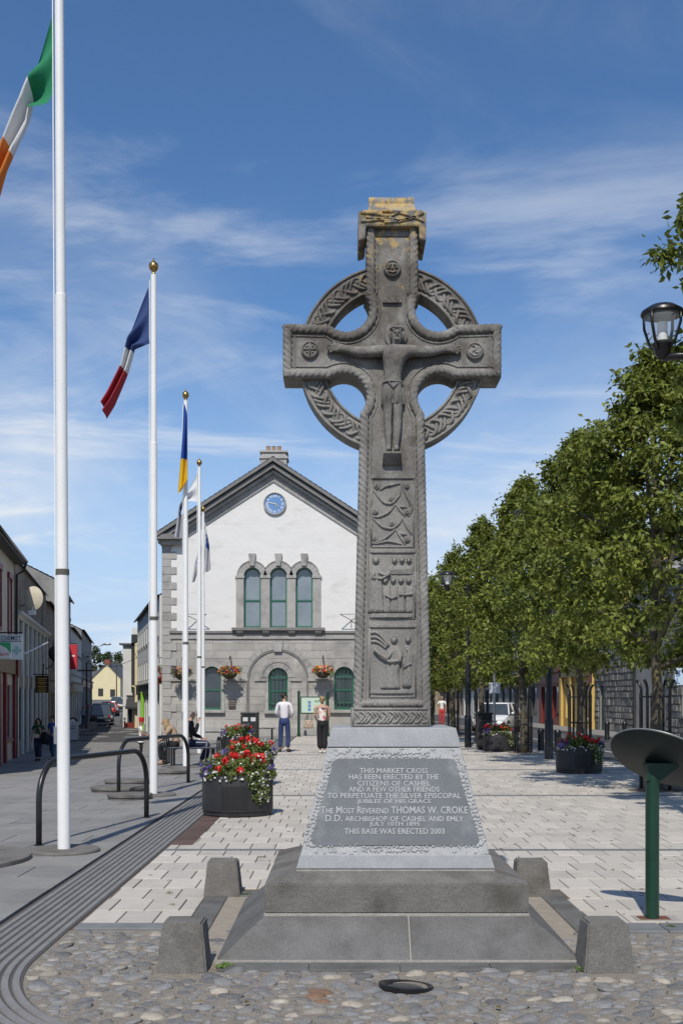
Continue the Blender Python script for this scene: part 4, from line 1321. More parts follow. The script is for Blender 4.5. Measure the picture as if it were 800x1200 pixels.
# gable: raking cornice, returns, roof, chimney
def rake(y_apex, y_end, x_end, th, out, name, m):
    """sloping moulding on both sides; rows are upper edges"""
    for sx in (-1, 1):
        xe = xA + sx*(xA-hx(x_end))
        za, ze = hz(y_apex), hz(y_end)
        pl = [(xA, za), (xe, ze), (xe, ze-th), (xA, za-th)]
        if sx > 0: pl = pl[::-1]
        hb(MB().prism_y(pl, YH-out, YH+.1), name, m, bevel=.008)
rake(538.5, 627, 184.5, .16, .55, 'cornice_top', M['hall_dark'])
rake(544.5, 631.5, 187, .20, .42, 'cornice_mid', M['hall_dark'])
rake(551.5, 634, 192, .14, .22, 'cornice_low', M['hall_trim'])
rake(556.5, 637, 195, .30, .06, 'cornice_frieze', M['hall_trim'])
for sx in (-1, 1):
    xe = xA + sx*(xA-hx(184.5)); xi = xA + sx*(xA-hx(214))
    hb(MB().box(min(xe,xi), max(xe,xi), YH-.5, YH+.1, hz(633.5), hz(627.5)), 'cornice_return', M['hall_dark'], bevel=.01)
    xe2 = xA + sx*(xA-hx(188))
    hb(MB().box(min(xe2,xi), max(xe2,xi), YH-.28, YH+.1, hz(639), hz(633.7)), 'cornice_return', M['hall_trim'], bevel=.01)
    hb(MB().box(min(xe,xe-sx*.5), max(xe,xe-sx*.5), YH+.12, YBK+.3, hz(636), hz(628)), 'eaves', M['hall_dark'])
    for k in range(14):
        hb(MB().box(min(xe2,xe2-sx*.3), max(xe2,xe2-sx*.3), YH+.3+k*1.1, YH+.5+k*1.1, hz(641), hz(636.2)), 'eaves_bracket', M['hall_dark'])
roof = MB()
for sx in (-1, 1):
    nrow = 24
    xe = xA + sx*(xA-hx(183)); za, ze = hz(538), hz(627)
    for k in range(nrow):
        t0, t1 = k/nrow, (k+1)/nrow+.01
        p = [(lerp(xe,xA,t0), lerp(ze,za,t0)+.03), (lerp(xe,xA,t1), lerp(ze,za,t1)+.005)]
        roof.add([(p[0][0],YH-.5,p[0][1]),(p[0][0],YBK+.3,p[0][1]),(p[1][0],YBK+.3,p[1][1]),(p[1][0],YH-.5,p[1][1]),
                  (p[0][0],YH-.5,p[0][1]-.06),(p[0][0],YBK+.3,p[0][1]-.06)], [(0,1,2,3),(0,4,5,1)])
rf = hb(roof, 'roof', M['slate'])
ch = hb(MB().box(hx(304), hx(335), YH+.6, YH+1.5, hz(560), hz(534)).box(hx(302.5), hx(336.5), YH+.55, YH+1.55, hz(533.9), hz(530.5)).box(hx(305), hx(334), YH+.62, YH+1.48, hz(530.4), hz(526.5)).box(hx(303), hx(336), YH+.56, YH+1.54, hz(526.4), hz(524)), 'chimney', M['hall_trim'], bevel=.01)
for x in (312.5, 319, 325.5):
    hb(MB().lathe([(.10,-.05),(.12,.0),(.10,.05),(.085,.22),(.10,.25),(.07,.25)], (hx(x), YH+1.0, hz(524)), 12), 'chimney_pot', simple('terracotta', (.32,.20,.13), .9), ch, smooth=30)
# small things on the front
hb(MB().box(hx(288.5), hx(290), YH-.06, YH+.0, -.6, hz(797)), 'downpipe', M['hall_dark'])
pq = thing('wall_plaque', 'small dark square plaque fixed to the grey stone wall', 'plaque', (hx(272), YH-.03, hz(825)))
MB().box(-.15,.15,-.02,.0,-.19,.19).build('plate', simple('bronze', (.07,.05,.04), .5), pq, bevel=.006)
MB().box(-.12,.12,-.024,-.02,.08,.13).box(-.12,.12,-.024,-.02,.0,.03).box(-.12,.12,-.024,-.02,-.08,-.05).build('raised_lines', M['hall_dark'], pq)
for x in (231, 411.5):
    b_ = thing('flag_bracket', 'thin metal flag bracket on the white wall at the %s' % ('left, behind the flagpoles' if x < 300 else 'right, beside the stone cross'), 'bracket', (hx(x), YH, hz(727)))
    MB().tube([(-.48,-.5,.22),(0,-.02,.0),(.0,-.02,-.3)], .018, 5).tube([(.45,-.5,.22),(0,-.02,.0)], .018, 5).tube([(-.48,-.5,.22),(.45,-.5,.22)], .015, 5).build('rod', M['hall_dark'], b_)
# hanging baskets
M['leaf_fl'] = mat('flower_leaf', (.10,.15,.03), .7, (.16,.18,.05), 9, .9, island=.35, trans=.2)
PET = {k: mat('petal_'+k, c, .6, island=.2, trans=.15) for k, c in dict(red=(.62,.025,.022), white=(.75,.73,.68), purple=(.10,.06,.26), yellow=(.75,.42,.03), orange=(.70,.20,.02), pink=(.50,.10,.18), lilac=(.34,.25,.50)).items()}
def leafblob(mb, pts, n, size, r_, up=.4):
    """n small leaves about the given centres (x,y,z,r)"""
    for _ in range(n):
        c = r_.choice(pts)
        d = Vector((r_.gauss(0,1), r_.gauss(0,1), r_.gauss(0,1))).normalized()
        p = Vector(c[:3]) + d*c[3]*r_.uniform(.55,1.0)
        a = Vector((r_.gauss(0,1), r_.gauss(0,1), r_.gauss(up,1))).normalized()
        b = a.cross(Vector((r_.gauss(0,1), r_.gauss(0,1), r_.gauss(0,1)))).normalized()
        s = size*r_.uniform(.6,1.3)
        mb.add([p-a*s, p+b*s*.5, p+a*s, p-b*s*.5], [(0,1,2,3)])
def bloom(mb, c, r, r_, n=9, s=.03):
    """round head of petals"""
    for _ in range(n):
        d = Vector((r_.gauss(0,1), r_.gauss(-.2,1), r_.gauss(.2,1))).normalized()
        p = Vector(c)+d*r*r_.uniform(.5,1)
        a = d.orthogonal().normalized(); b = d.cross(a)
        w = s*r_.uniform(.7,1.2)
        mb.add([p+a*w, p+b*w, p-a*w, p-b*w], [(0,1,2,3)])
baskets = [(215.5,787,'half hidden behind the flagpoles at the left end of the hall',('pink','purple','yellow')),
           (270.5,786,'between the left window and the big stone arch',('red','purple','yellow','orange')),
           (378.5,785,'of orange and white flowers between the big stone arch and the right window',('orange','yellow','red','white'))]
for i, (x, y, lb, cols) in enumerate(baskets):
    b_ = thing('hanging_basket', 'flower basket ' + lb, 'flower basket', (hx(x), YH-.55, hz(y+4)), 0, 'hanging baskets on the town hall')
    r_ = random.Random(20+i)
    MB().lathe([(.0,-.24),(.16,-.22),(.28,-.10),(.33,.02),(.29,.02)], (0,0,0), 18).build('basket', simple('basket_moss', (.06,.05,.03), .95, c2=(.09,.08,.05), scale=15), b_, smooth=True)
    MB().tube([(0,.55,.75),(0,0,.72),(0,0,.60)], .018, 6).tube([(-.25,0,.05),(0,0,.62),(.25,0,.05)], .008, 4).tube([(0,.55,.40),(0,.1,.72)], .014, 5).build('hanger', M['black_metal'], b_)
    pts = [(r_.uniform(-.38,.38), r_.uniform(-.3,.15), r_.uniform(-.02,.20), .16) for _ in range(16)]
    f = MB(); leafblob(f, pts, 900, .032, r_); f.build('foliage', M['leaf_fl'], b_)
    for c in cols:
        f = MB()
        for _ in range(26):
            a = r_.uniform(0, 2*PI); e = r_.uniform(-.3, 1.2)
            bloom(f, (.48*math.cos(a)*math.cos(e*.8)*r_.uniform(.6,1), -.05-.32*abs(math.sin(a))*math.cos(e*.8), .08+.24*math.sin(e)), .035, r_, 7, .028)
        tag(f.build(c + '_flowers', PET[c], b_), kind='stuff')
b_ = thing('hanging_basket', 'hanging basket of red flowers on the side wall round the left corner', 'flower basket', (hx(186.5)-.15, YH+1.0, hz(790)), 0, 'hanging baskets on the town hall')
r_ = random.Random(33)
MB().lathe([(.0,-.40),(.16,-.35),(.26,-.20),(.30,-.10),(.26,-.1)], (0,0,0), 18).build('basket', M['basket_moss'], b_, smooth=True)
MB().tube([(.6,0,.75),(0,0,.72),(0,0,.5)], .018, 6).build('hanger', M['black_metal'], b_)
pts = [(r_.uniform(-.3,.25), r_.uniform(-.3,.3), r_.uniform(-.5,.3), .18) for _ in range(18)]
f = MB(); leafblob(f, pts, 900, .035, r_); f.build('foliage', M['leaf_fl'], b_)
f = MB()
for _ in range(30): bloom(f, (r_.uniform(-.35,.3), r_.uniform(-.45,-.1), r_.uniform(-.5,.4)), .045, r_, 7, .03)
tag(f.build('red_flowers', PET['red'], b_), kind='stuff')
# ---------------------------------------------------------------- flagpoles and flags
pole_px = [(75, 998), (180, 932), (217.5, 898), (233.5, 880.5), (238, 869)]
POLES = []
plab = ['nearest and tallest looking white flagpole, rising out of the picture at the left',
        'second white flagpole from the front, flying the blue, white and red flag',
        'third white flagpole from the front, with the blue and yellow flag',
        'fourth white flagpole from the front, before the hall, with a white flag on its left',
        'farthest white flagpole, nearly hidden behind the fourth, close to the hall']
for i, (x, y) in enumerate(pole_px):
    q = G(x, y)
    o = thing('flagpole', plab[i], 'flagpole', (q.x, q.y, hL(q.x, q.y)), 0, 'row of white flagpoles')
    H = (9.4, 8.57, 8.6, 8.62, 8.6)[i]
    MB().lathe([(.066,0),(.066,2.9),(.060,2.91),(.058,5.8),(.050,5.81),(.046,H)], (0,0,0), 20).build('pole', M['white_paint'], o, smooth=30)
    MB().lathe([(.070,0),(.070,.06)], (0,0,2.88), 20).build('collar', M['rope_grey'], o, smooth=30)
    MB().lathe([(.0,-.02),(.03,-.02),(.035,.02),(.02,.04),(.045,.06),(.075,.10),(.082,.14),(.07,.18),(.035,.21),(.015,.235),(.012,.27),(0,.275)], (0,0,H), 18).build('finial', M['brass'], o, smooth=True)
    MB().lathe([(.36,-.1),(.37,.015),(.36,.030),(0,.030)], (0,0,0), 40).build('base_plate', M['step2'], o, smooth=30)
    MB().tube([(-.072,-.02,1.2),(-.064,-.02,H-.1)], .006, 5).build('halyard', M['white_flat'], o)
    MB().box(-.092,-.06,-.03,-.01,1.12,1.30).build('cleat', M['steel'], o)
    if i == 0: o.rotation_euler = (0, R(-.32), 0)
    POLES.append((q.x, q.y))
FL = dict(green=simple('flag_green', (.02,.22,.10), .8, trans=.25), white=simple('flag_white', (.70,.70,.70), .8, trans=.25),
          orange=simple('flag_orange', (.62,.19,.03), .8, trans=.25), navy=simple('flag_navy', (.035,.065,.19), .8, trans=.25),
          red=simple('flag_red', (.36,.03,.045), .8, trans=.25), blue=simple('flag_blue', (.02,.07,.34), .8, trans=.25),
          yellow=simple('flag_yellow', (.80,.50,.02), .8, trans=.25), grey=simple('flag_white_shade', (.50,.50,.52), .8, trans=.25))  # grey: shade on the folds of the white flags, painted into the cloth
def interp(c, t):
    for (a, p), (b, q) in zip(c, c[1:]):
        if t <= b + 1e-9: return Vector(p).lerp(Vector(q), (t-a)/(b-a))
    return Vector(c[-1][1])
def flag(i, Y, top, bot, stripes, label, pleats=2.5, amp=.10, emblem=None):
    """cloth hanging from the hoist: top and bottom edges as rows of (u, picture point); pleats give it depth"""
    x0, y0 = top[0][1]
    org = P(x0, y0, Y)
    o = thing('flag', label, 'flag', org, 0, 'flags on the row of flagpoles')
    nu, nv = 48, 20
    def pt(u, v):
        a, b = interp(top, u), interp(bot, u)
        q = a.lerp(b, v)
        p = P(q.x, q.y, Y)
        fold = math.sin(v*pleats*2*PI + u*3.0)*amp*min(1, u*2.5+.04) + .25*amp*math.sin(u*9+v*4)
        sag = math.cos(v*pleats*2*PI + u*3.0)*.010*min(1, u*3)
        return p + Vector((sag, fold, .012*math.sin(u*11+v*3))) - org
    for (u0, u1, c) in stripes:
        k = max(2, int(nu*(u1-u0)))
        mb = MB(); vs = [pt(lerp(u0, u1, a/k), b/nv) for a in range(k+1) for b in range(nv+1)]
        mb.add(vs, [(a*(nv+1)+b, a*(nv+1)+b+1, (a+1)*(nv+1)+b+1, (a+1)*(nv+1)+b) for a in range(k) for b in range(nv)])
        mb.build('cloth_panel', FL[c], o, smooth=True, label=c + ' panel of the flag')
    if emblem:
        for (u0, u1, v0, v1) in emblem:
            vs = [pt(lerp(u0,u1,a/6), lerp(v0,v1,b/6)) + Vector((0,-.006,0)) for a in range(7) for b in range(7)]
            MB().add(vs, [(a*7+b, a*7+b+1, (a+1)*7+b+1, (a+1)*7+b) for a in range(6) for b in range(6)]).build('emblem', FL['blue'], o, smooth=True)
    return o
flag(0, POLES[0][1], [(0,(62.5,14)),(.33,(39,74)),(.66,(5,158)),(1,(-32,245))], [(0,(62,111)),(.10,(59,122)),(.2,(52,126)),(.33,(36,130)),(.45,(33,150)),(.66,(17,182)),(1,(-14,270))],
     [(0,.345,'green'),(.345,.67,'white'),(.67,1,'orange')], 'green, white and orange flag hanging from the nearest pole, cut by the picture edge', 1.6, .13)
# upper fold of white showing above the green
flag(1, POLES[1][1], [(0,(174,336)),(.40,(149,392)),(.48,(145,410)),(.60,(141.5,427)),(1,(119,469))], [(0,(175.5,403)),(.2,(168,406)),(.40,(157,410)),(.52,(155,416)),(.60,(149.5,435)),(.9,(133,474)),(1,(123,490))],
     [(0,.47,'navy'),(.47,.62,'white'),(.62,1,'red')], 'dark blue, white and red flag hanging from the second pole', 1.8, .12)
flag(2, POLES[2][1]-.16, [(0,(215.5,474)),(.5,(211.5,533)),(.9,(208.5,575)),(1,(208.3,579))], [(0,(216.5,474)),(.12,(219.5,484)),(.5,(220,535)),(.9,(220,563)),(1,(214,572))],
     [(0,.55,'blue'),(.55,1,'yellow')], 'blue over yellow flag hanging limp against the third pole', 1.4, .07)
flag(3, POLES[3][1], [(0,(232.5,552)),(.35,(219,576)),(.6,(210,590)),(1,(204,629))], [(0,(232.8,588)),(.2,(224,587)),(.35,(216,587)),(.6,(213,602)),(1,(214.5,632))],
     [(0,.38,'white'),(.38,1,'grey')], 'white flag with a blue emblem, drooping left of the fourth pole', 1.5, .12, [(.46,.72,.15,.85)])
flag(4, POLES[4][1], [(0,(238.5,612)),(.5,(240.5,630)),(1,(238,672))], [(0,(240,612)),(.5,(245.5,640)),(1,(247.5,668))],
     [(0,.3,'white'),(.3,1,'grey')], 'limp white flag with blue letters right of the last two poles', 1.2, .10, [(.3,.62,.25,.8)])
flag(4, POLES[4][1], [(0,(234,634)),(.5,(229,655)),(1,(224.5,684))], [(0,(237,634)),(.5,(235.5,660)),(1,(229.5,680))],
     [(0,.3,'white'),(.3,1,'grey')], 'fold of a limp white flag, shade painted grey, left of the last two poles', 1.2, .10, [(.4,.6,.3,.9)])

# ---------------------------------------------------------------- hoop rails
def hoop(x0, y0, x1, y1, label, h=.91, rc=.42, grp='black hoop rails'):
    a, b = G(x0, y0), G(x1, y1)
    a.z = hL(a.x, a.y); b.z = hL(b.x, b.y)
    o = thing('hoop_rail', label, 'rail', a, 0, grp)
    d = (b-a); d.z = 0; L_ = d.length; d.normalize()
    path = [Vector((0,0,-.05)), Vector((0,0,.3)), Vector((0,0,h-rc-.02))]
    path += [Vector(d)*(rc-rc*math.cos(t)) + Vector((0,0,h-rc+rc*math.sin(t))) for t in [PI/2*i/10 for i in range(1, 11)]]
    path += [Vector(d)*(L_-rc+rc*math.sin(t)) + Vector((0,0,h-rc+rc*math.cos(t))) for t in [PI/2*i/10 for i in range(0, 11)]]
    dz = b.z-a.z
    path += [Vector(d)*L_ + Vector((0,0,.3)), Vector(d)*L_ + Vector((0,0,dz-.05))]
    MB().tube(path, .033, 12).build('tube', M['black_metal'], o, smooth=True)
    for p in (Vector((0,0,0)), Vector(d)*L_+Vector((0,0,dz))):
        MB().lathe([(.055,-.02),(.055,.008),(.038,.014)], p, 16).build('foot_collar', M['black_metal'], o, smooth=30)
    return o
hoop(45.6, 991, 171.6, 958.5, 'black tubular hoop rail behind the nearest flagpole, spanning towards the second')
hoop(139, 932, 220.5, 917, 'black tubular hoop rail at the second flagpole, farther back and beside the bench')

# ---------------------------------------------------------------- planters
def planter(x, y, w, label, seed, lush=1.0, grp='round black planters of flowers'):
    q = G(x, y); r = w/2
    o = thing('planter', label, 'planter', (q.x, q.y+r, 0), 0, grp)
    r_ = random.Random(seed)
    MB().lathe([(r*.94,0),(r*.97,.02),(r*.97,.055),(r*1.0,.075),(r*1.0,.50),(r*.985,.52),(r*.985,.56),(r*.94,.56),(r*.93,.46),(0,.46)], (0,0,0), 48).build('tub', M['black_matt'], o, smooth=30)
    rb = MB()
    for k in range(13):
        a = -PI/2 + (k-6)*.062
        rb.tube([((r+.001)*math.cos(a),(r+.001)*math.sin(a),.11),((r+.001)*math.cos(a),(r+.001)*math.sin(a),.42)], .010, 5)
    tag(rb.build('ribs', M['black_matt'], o), kind='stuff')
    MB().box(-.09, .07, -r*.985, -r*.9, .006, .045).build('drain_slot', M['dark_in'], o)
    pts = [(r*.80*math.sqrt(r_.random())*math.cos(a), r*.80*math.sqrt(r_.random())*math.sin(a), .55+.13*r_.random()*lush, .13) for a in [r_.uniform(0,2*PI) for _ in range(34)]]
    pts += [(r*.5*math.cos(a), r*.5*math.sin(a), .64+.09*lush*r_.random(), .12) for a in [r_.uniform(0,2*PI) for _ in range(14)]]
    pts += [(r*.98*math.cos(a), r*.98*math.sin(a), .54+.05*r_.random(), .07) for a in [r_.uniform(0,2*PI) for _ in range(22)]]
    f = MB(); leafblob(f, pts, int(5200*lush), .026, r_); tag(f.build('foliage', M['leaf_fl'], o), kind='stuff')
    # trailing spill on the right of the front
    sp_ = [(r*1.03*math.cos(a), r*1.03*math.sin(a), .52-.30*r_.random(), .06) for a in [r_.uniform(-1.1,-.55) for _ in range(26)]]
    f = MB(); leafblob(f, sp_, int(900*lush), .022, r_); f.build('trailing_plant', M['leaf_fl'], o)
    f = MB()
    for _ in range(int(21*lush)):
        a = r_.uniform(0,2*PI); d = r*.95*math.sqrt(r_.random())
        z = .66 + .13*lush*(1-(d/r)**2) + r_.uniform(-.05,.08)
        c_ = Vector((d*math.cos(a), d*math.sin(a), z))
        bloom(f, c_, .055, r_, 26, .023)
    tag(f.build('red_flowers', PET['red'], o), kind='stuff')
    f = MB()
    for _ in range(70):
        a = r_.uniform(-PI,.35); bloom(f, (r*1.04*math.cos(a), r*1.04*math.sin(a), .53+r_.uniform(-.05,.09)), .012, r_, 3, .017)
    for _ in range(46):
        p = r_.choice(sp_); bloom(f, (p[0]*1.05, p[1]*1.07, p[2]+r_.uniform(-.04,.05)), .012, r_, 3, .016)
    for _ in range(30):
        a = r_.uniform(0,2*PI); bloom(f, (r*.7*math.cos(a), r*.7*math.sin(a), .74+r_.uniform(-.05,.1)), .012, r_, 3, .016)
    tag(f.build('white_flowers', PET['white'], o), kind='stuff')
    f = MB()
    for _ in range(34):
        a = r_.uniform(-3.0,-2.2) if r_.random() < .5 else r_.uniform(-.9,.5)
        bloom(f, (r*1.03*math.cos(a), r*1.03*math.sin(a), .56+r_.uniform(-.03,.14)), .03, r_, 8, .018)
    tag(f.build('purple_flowers', PET['purple'], o), kind='stuff')
    f = MB()
    for _ in range(14):
        a = r_.uniform(-3.1,-2.3); bloom(f, (r*1.02*math.cos(a), r*1.02*math.sin(a), .57+r_.uniform(-.03,.06)), .03, r_, 8, .018)
    tag(f.build('lilac_flowers', PET['lilac'], o), kind='stuff')
    return o
planter(274.5, 959, .97, 'nearest black planter spilling over with red geraniums and white trailing flowers', 1, 1.0)
planter(288, 922, .95, 'black planter of red geraniums half hidden behind the nearest planter on the left', 2, 1.05)
planter(684, 907.5, .98, 'black planter with red geraniums beside the tree row, near the green panel', 3, .85)
planter(587, 881.5, .95, 'small looking black planter right of the stone cross, before the dark bin', 4, .85)
planter(277, 884, .9, 'farthest planter on the left, mostly hidden by the litter bin', 5, .9)

# ---------------------------------------------------------------- interpretive panel on a post
q = G(764, 1077)
pn = thing('information_panel', 'round tilted dark green panel on a single post, seen from behind', 'information panel', q)
MB().lathe([(.049,-.05),(.049,1.12)], (0,0,0), 20).build('post', M['green_paint'], pn, smooth=30)
MB().box(-.13,.19,-.09,.10,-.06,.004).build('footing', M['mortar'], pn)
MB().box(-.10,.12,-.06,.07,.004,.007).build('rust_plate', simple('rust', (.20,.08,.04), .9, c2=(.09,.05,.035), scale=20), pn)
nrm = Vector((.40,.42,.81)).normalized()
rot = nrm.to_track_quat('Z', 'X').to_matrix().to_4x4()
dc = Vector((.06,-.02,1.165))
d = MB().lathe([(.0,-.012),(.365,-.012),(.372,-.008),(.372,.006),(.366,.010)], (0,0,0), 56); d.xf(Matrix.Translation(dc) @ rot)
d.build('disc', simple('panel_back', (.016,.026,.022), .5, c2=(.024,.034,.03), scale=6), pn, smooth=30)
d = MB().lathe([(.366,.010),(.0,.010)], (0,0,0), 56); d.xf(Matrix.Translation(dc) @ rot)
d.build('reading_face', simple('panel_face', (.45,.50,.45), .4), pn)
d = MB().tube([(.3705*math.cos(a),.3705*math.sin(a),.002) for a in [2*PI*i/56 for i in range(56)]], .006, 6, closed=True); d.xf(Matrix.Translation(dc) @ rot)
d.build('rim', simple('rim_metal', (.30,.32,.31), .4, metal=.6), pn, smooth=True)
MB().frus((-.05,.05,-.045,.045), (-.04,.22,-.05,.10), 1.0, 1.13).build('bracket', M['green_paint'], pn, bevel=.004)

# ---------------------------------------------------------------- litter bins, notice board, benches
def litter_bin(x, y, w, h, label):
    q = G(x, y)
    o = thing('litter_bin', label, 'litter bin', (q.x, q.y+w*.5, 0), 0, None)
    MB().box(-w/2, w/2, -w/2, w/2, .05, h-.06).build('body', M['black_matt'], o, bevel=.03)
    MB().box(-w/2-.015, w/2+.015, -w/2-.015, w/2+.015, h-.058, h).build('lid', M['black_matt'], o, bevel=.02)
    MB().box(-w/2+.03, w/2-.03, -w/2+.03, w/2-.03, 0, .048).build('foot', M['black_metal'], o)
    return o
o = litter_bin(292, 879, .53, 1.15, 'black litter bin with two pale stickers behind the red geraniums')
for sx in (-.12, .12): MB().box(sx-.075, sx+.075, -.272, -.266, .88, 1.0).build('sticker', simple('sticker', (.55,.56,.55), .5), o)
MB().lathe([(.085,0),(.085,.004),(0,.004)], (0,0,0), 20).xf(Matrix.Translation((0,-.266,.62)) @ Matrix.Rotation(PI/2,4,'X')).build('emblem', simple('emblem', (.16,.14,.11), .5), o)
MB().box(-.19,.19,-.268,-.26,1.03,1.075).build('slot', M['dark_in'], o)
o = litter_bin(568.5, 879, .46, 1.14, 'black bin behind the small planter right of the cross')
MB().box(-.16,.16,-.236,-.228,.93,1.03).build('slot', M['dark_in'], o)
q = G(367, 863.5)
nb_ = thing('notice_board', 'pale green notice board on two green posts by the hall wall', 'notice board', (q.x, q.y, 0))
kx = q.y/F
for dx in (-17, 17): 
    MB().lathe([(.075,0),(.075,.12),(.055,.14),(.05,1.75),(.07,1.77),(.05,1.80),(.065,1.85),(.04,1.9),(0,1.91)], (dx*kx,0,0), 14).build('post', M['green_paint'], nb_, smooth=30)
MB().box(-15.2*kx, 15.2*kx, -.04, .05, .94, 1.66).build('case', M['green_paint'], nb_, bevel=.01)
fc = MB().box(-14*kx, 14*kx, -.052, -.042, .99, 1.61).build('notice_sheet', simple('sheet_green', (.50,.62,.50), .5), nb_)
for i, (x0, x1, z0, z1, c) in enumerate(((-.22,-.10,1.36,1.47,0),(-.22,-.10,1.21,1.33,0),(-.22,-.10,1.06,1.18,0),(.05,.32,1.42,1.50,1),(.02,.12,1.12,1.35,2))):
    MB().box(x0,x1,-.056,-.053,z0,z1).build('picture', simple('pic%d' % c, [(.12,.22,.42),(.25,.35,.25),(.55,.55,.45)][c], .5), fc)
for i in range(5):
    MB().box(.0,.36,-.056,-.0535,1.05+i*.03,1.06+i*.03).build('print_line', simple('print_grey', (.2,.25,.22), .6), fc)
def bench(x, y, L_, rz, label, arms=True, back=False):
    q = G(x, y); q.z = hL(q.x, q.y)
    o = thing('bench', label, 'bench', q, rz)
    for k in range(6):
        yy = -.20 + k*.08
        MB().box(-L_/2, L_/2, yy-.034, yy+.034, .42, .455).build('seat_slat', simple('bench_slat', (.022,.028,.045), .4), o, bevel=.006)
    for sx in (-1, 1):
        xx = sx*(L_/2-.10)
        for yy in (-.2, .2):
            MB().tube([(xx,yy,-.03),(xx,yy,.42)], .025, 8).build('leg', M['black_metal'], o)
        if arms:
            xx = sx*(L_/2+.03)
            a = [(xx,-.26,.05),(xx,-.27,.45),(xx,-.22,.62),(xx,-.05,.70),(xx,.15,.66),(xx,.27,.55),(xx,.28,.05)]
            for dx in (0, .05):
                MB().tube(smooth_pts(resample3(a, .03), 4), .02, 8).xf(Matrix.Translation((dx*sx,0,0))).build('arm', M['black_metal'], o, smooth=True)
    return o
def resample3(pts, ds):
    out = []; pts = [Vector(p) for p in pts]
    for a, b in zip(pts, pts[1:]):
        k = max(1, int((b-a).length/ds))
        out += [a.lerp(b, i/k) for i in range(k)]
    return out + [pts[-1]]
bench(226, 897, 1.15, 0, 'black slatted bench with looped arms at the third flagpole, the dark dressed man on it')
bench(253, 867, 1.3, 0, 'plain black bench against the hall, left of the litter bin', False)
bench(305, 866.5, 1.1, 0, 'plain black bench against the hall, just right of the litter bin', False)

# ---------------------------------------------------------------- lamp posts
def lamp_post(x, Y, label, H=6.0, arm=-.66, z=0):
    o = thing('street_lamp', label, 'street lamp', ((x-400)*Y/F, Y, z), 0, 'street lamps along the plaza')
    MB().lathe([(.11,0),(.11,1.0),(.085,1.05),(.075,3.2),(.055,H-.35),(.055,H-.12),(0,H-.10)], (0,0,0), 16).build('post', M['black_metal'], o, smooth=30)
    MB().tube([(0,0,H-.30),(arm*.5,0,H-.32),(arm,0,H-.34)], [.045,.045,.05], 10).tube([(0,0,H-.75),(arm*.35,0,H-.55),(arm*.6,0,H-.34)], .018, 8).build('arm', M['black_metal'], o, smooth=True)
    ln = MB().lathe([(.05,-.36),(.09,-.30),(.10,-.24),(.13,-.20),(.09,-.16),(.0,-.16)], (arm,0,H), 20).build('lantern_base', M['black_metal'], o, smooth=30)
    MB().lathe([(.10,-.20),(.17,-.06),(.215,.10),(.22,.16)], (arm,0,H), 24).build('lantern_glass', GLOBE, o, smooth=True)
    MB().lathe([(.06,-.18),(.06,.06),(.0,.06)], (arm,0,H), 14).build('lamp_tube', M['white_flat'], o, smooth=30)
    MB().lathe([(.235,.14),(.25,.16),(.24,.19),(.15,.25),(.0,.275)], (arm,0,H), 28).build('lantern_cap', M['black_metal'], o, smooth=30)
    for k in range(4):
        a = PI/4 + k*PI/2
        c_, s_ = math.cos(a), math.sin(a)
        MB().tube([(arm+.09*c_,.09*s_,H-.26),(arm+.17*c_,.17*s_,H-.16),(arm+.235*c_,.235*s_,H+.03),(arm+.24*c_,.24*s_,H+.17)], .018, 6).build('lantern_stay', M['black_metal'], o, smooth=True)
    return o
GLOBE = bpy.data.materials.new('lantern_glass'); GLOBE.use_nodes = True
_n = GLOBE.node_tree; _b = _n.nodes['Principled BSDF']
_b.inputs['Base Color'].default_value = (.85,.88,.9,1); _b.inputs['Roughness'].default_value = .15; _b.inputs['Alpha'].default_value = .16
lamp_post(842, 13.1, 'street lamp at the right edge, its lantern on an arm close above the nearest tree', 5.92)
lamp_post(643, 29.2, 'street lamp rising through the second and third trees', 6.25)
lamp_post(548, 36.3, 'street lamp next to the stone cross, lantern clear against the sky', 5.43)
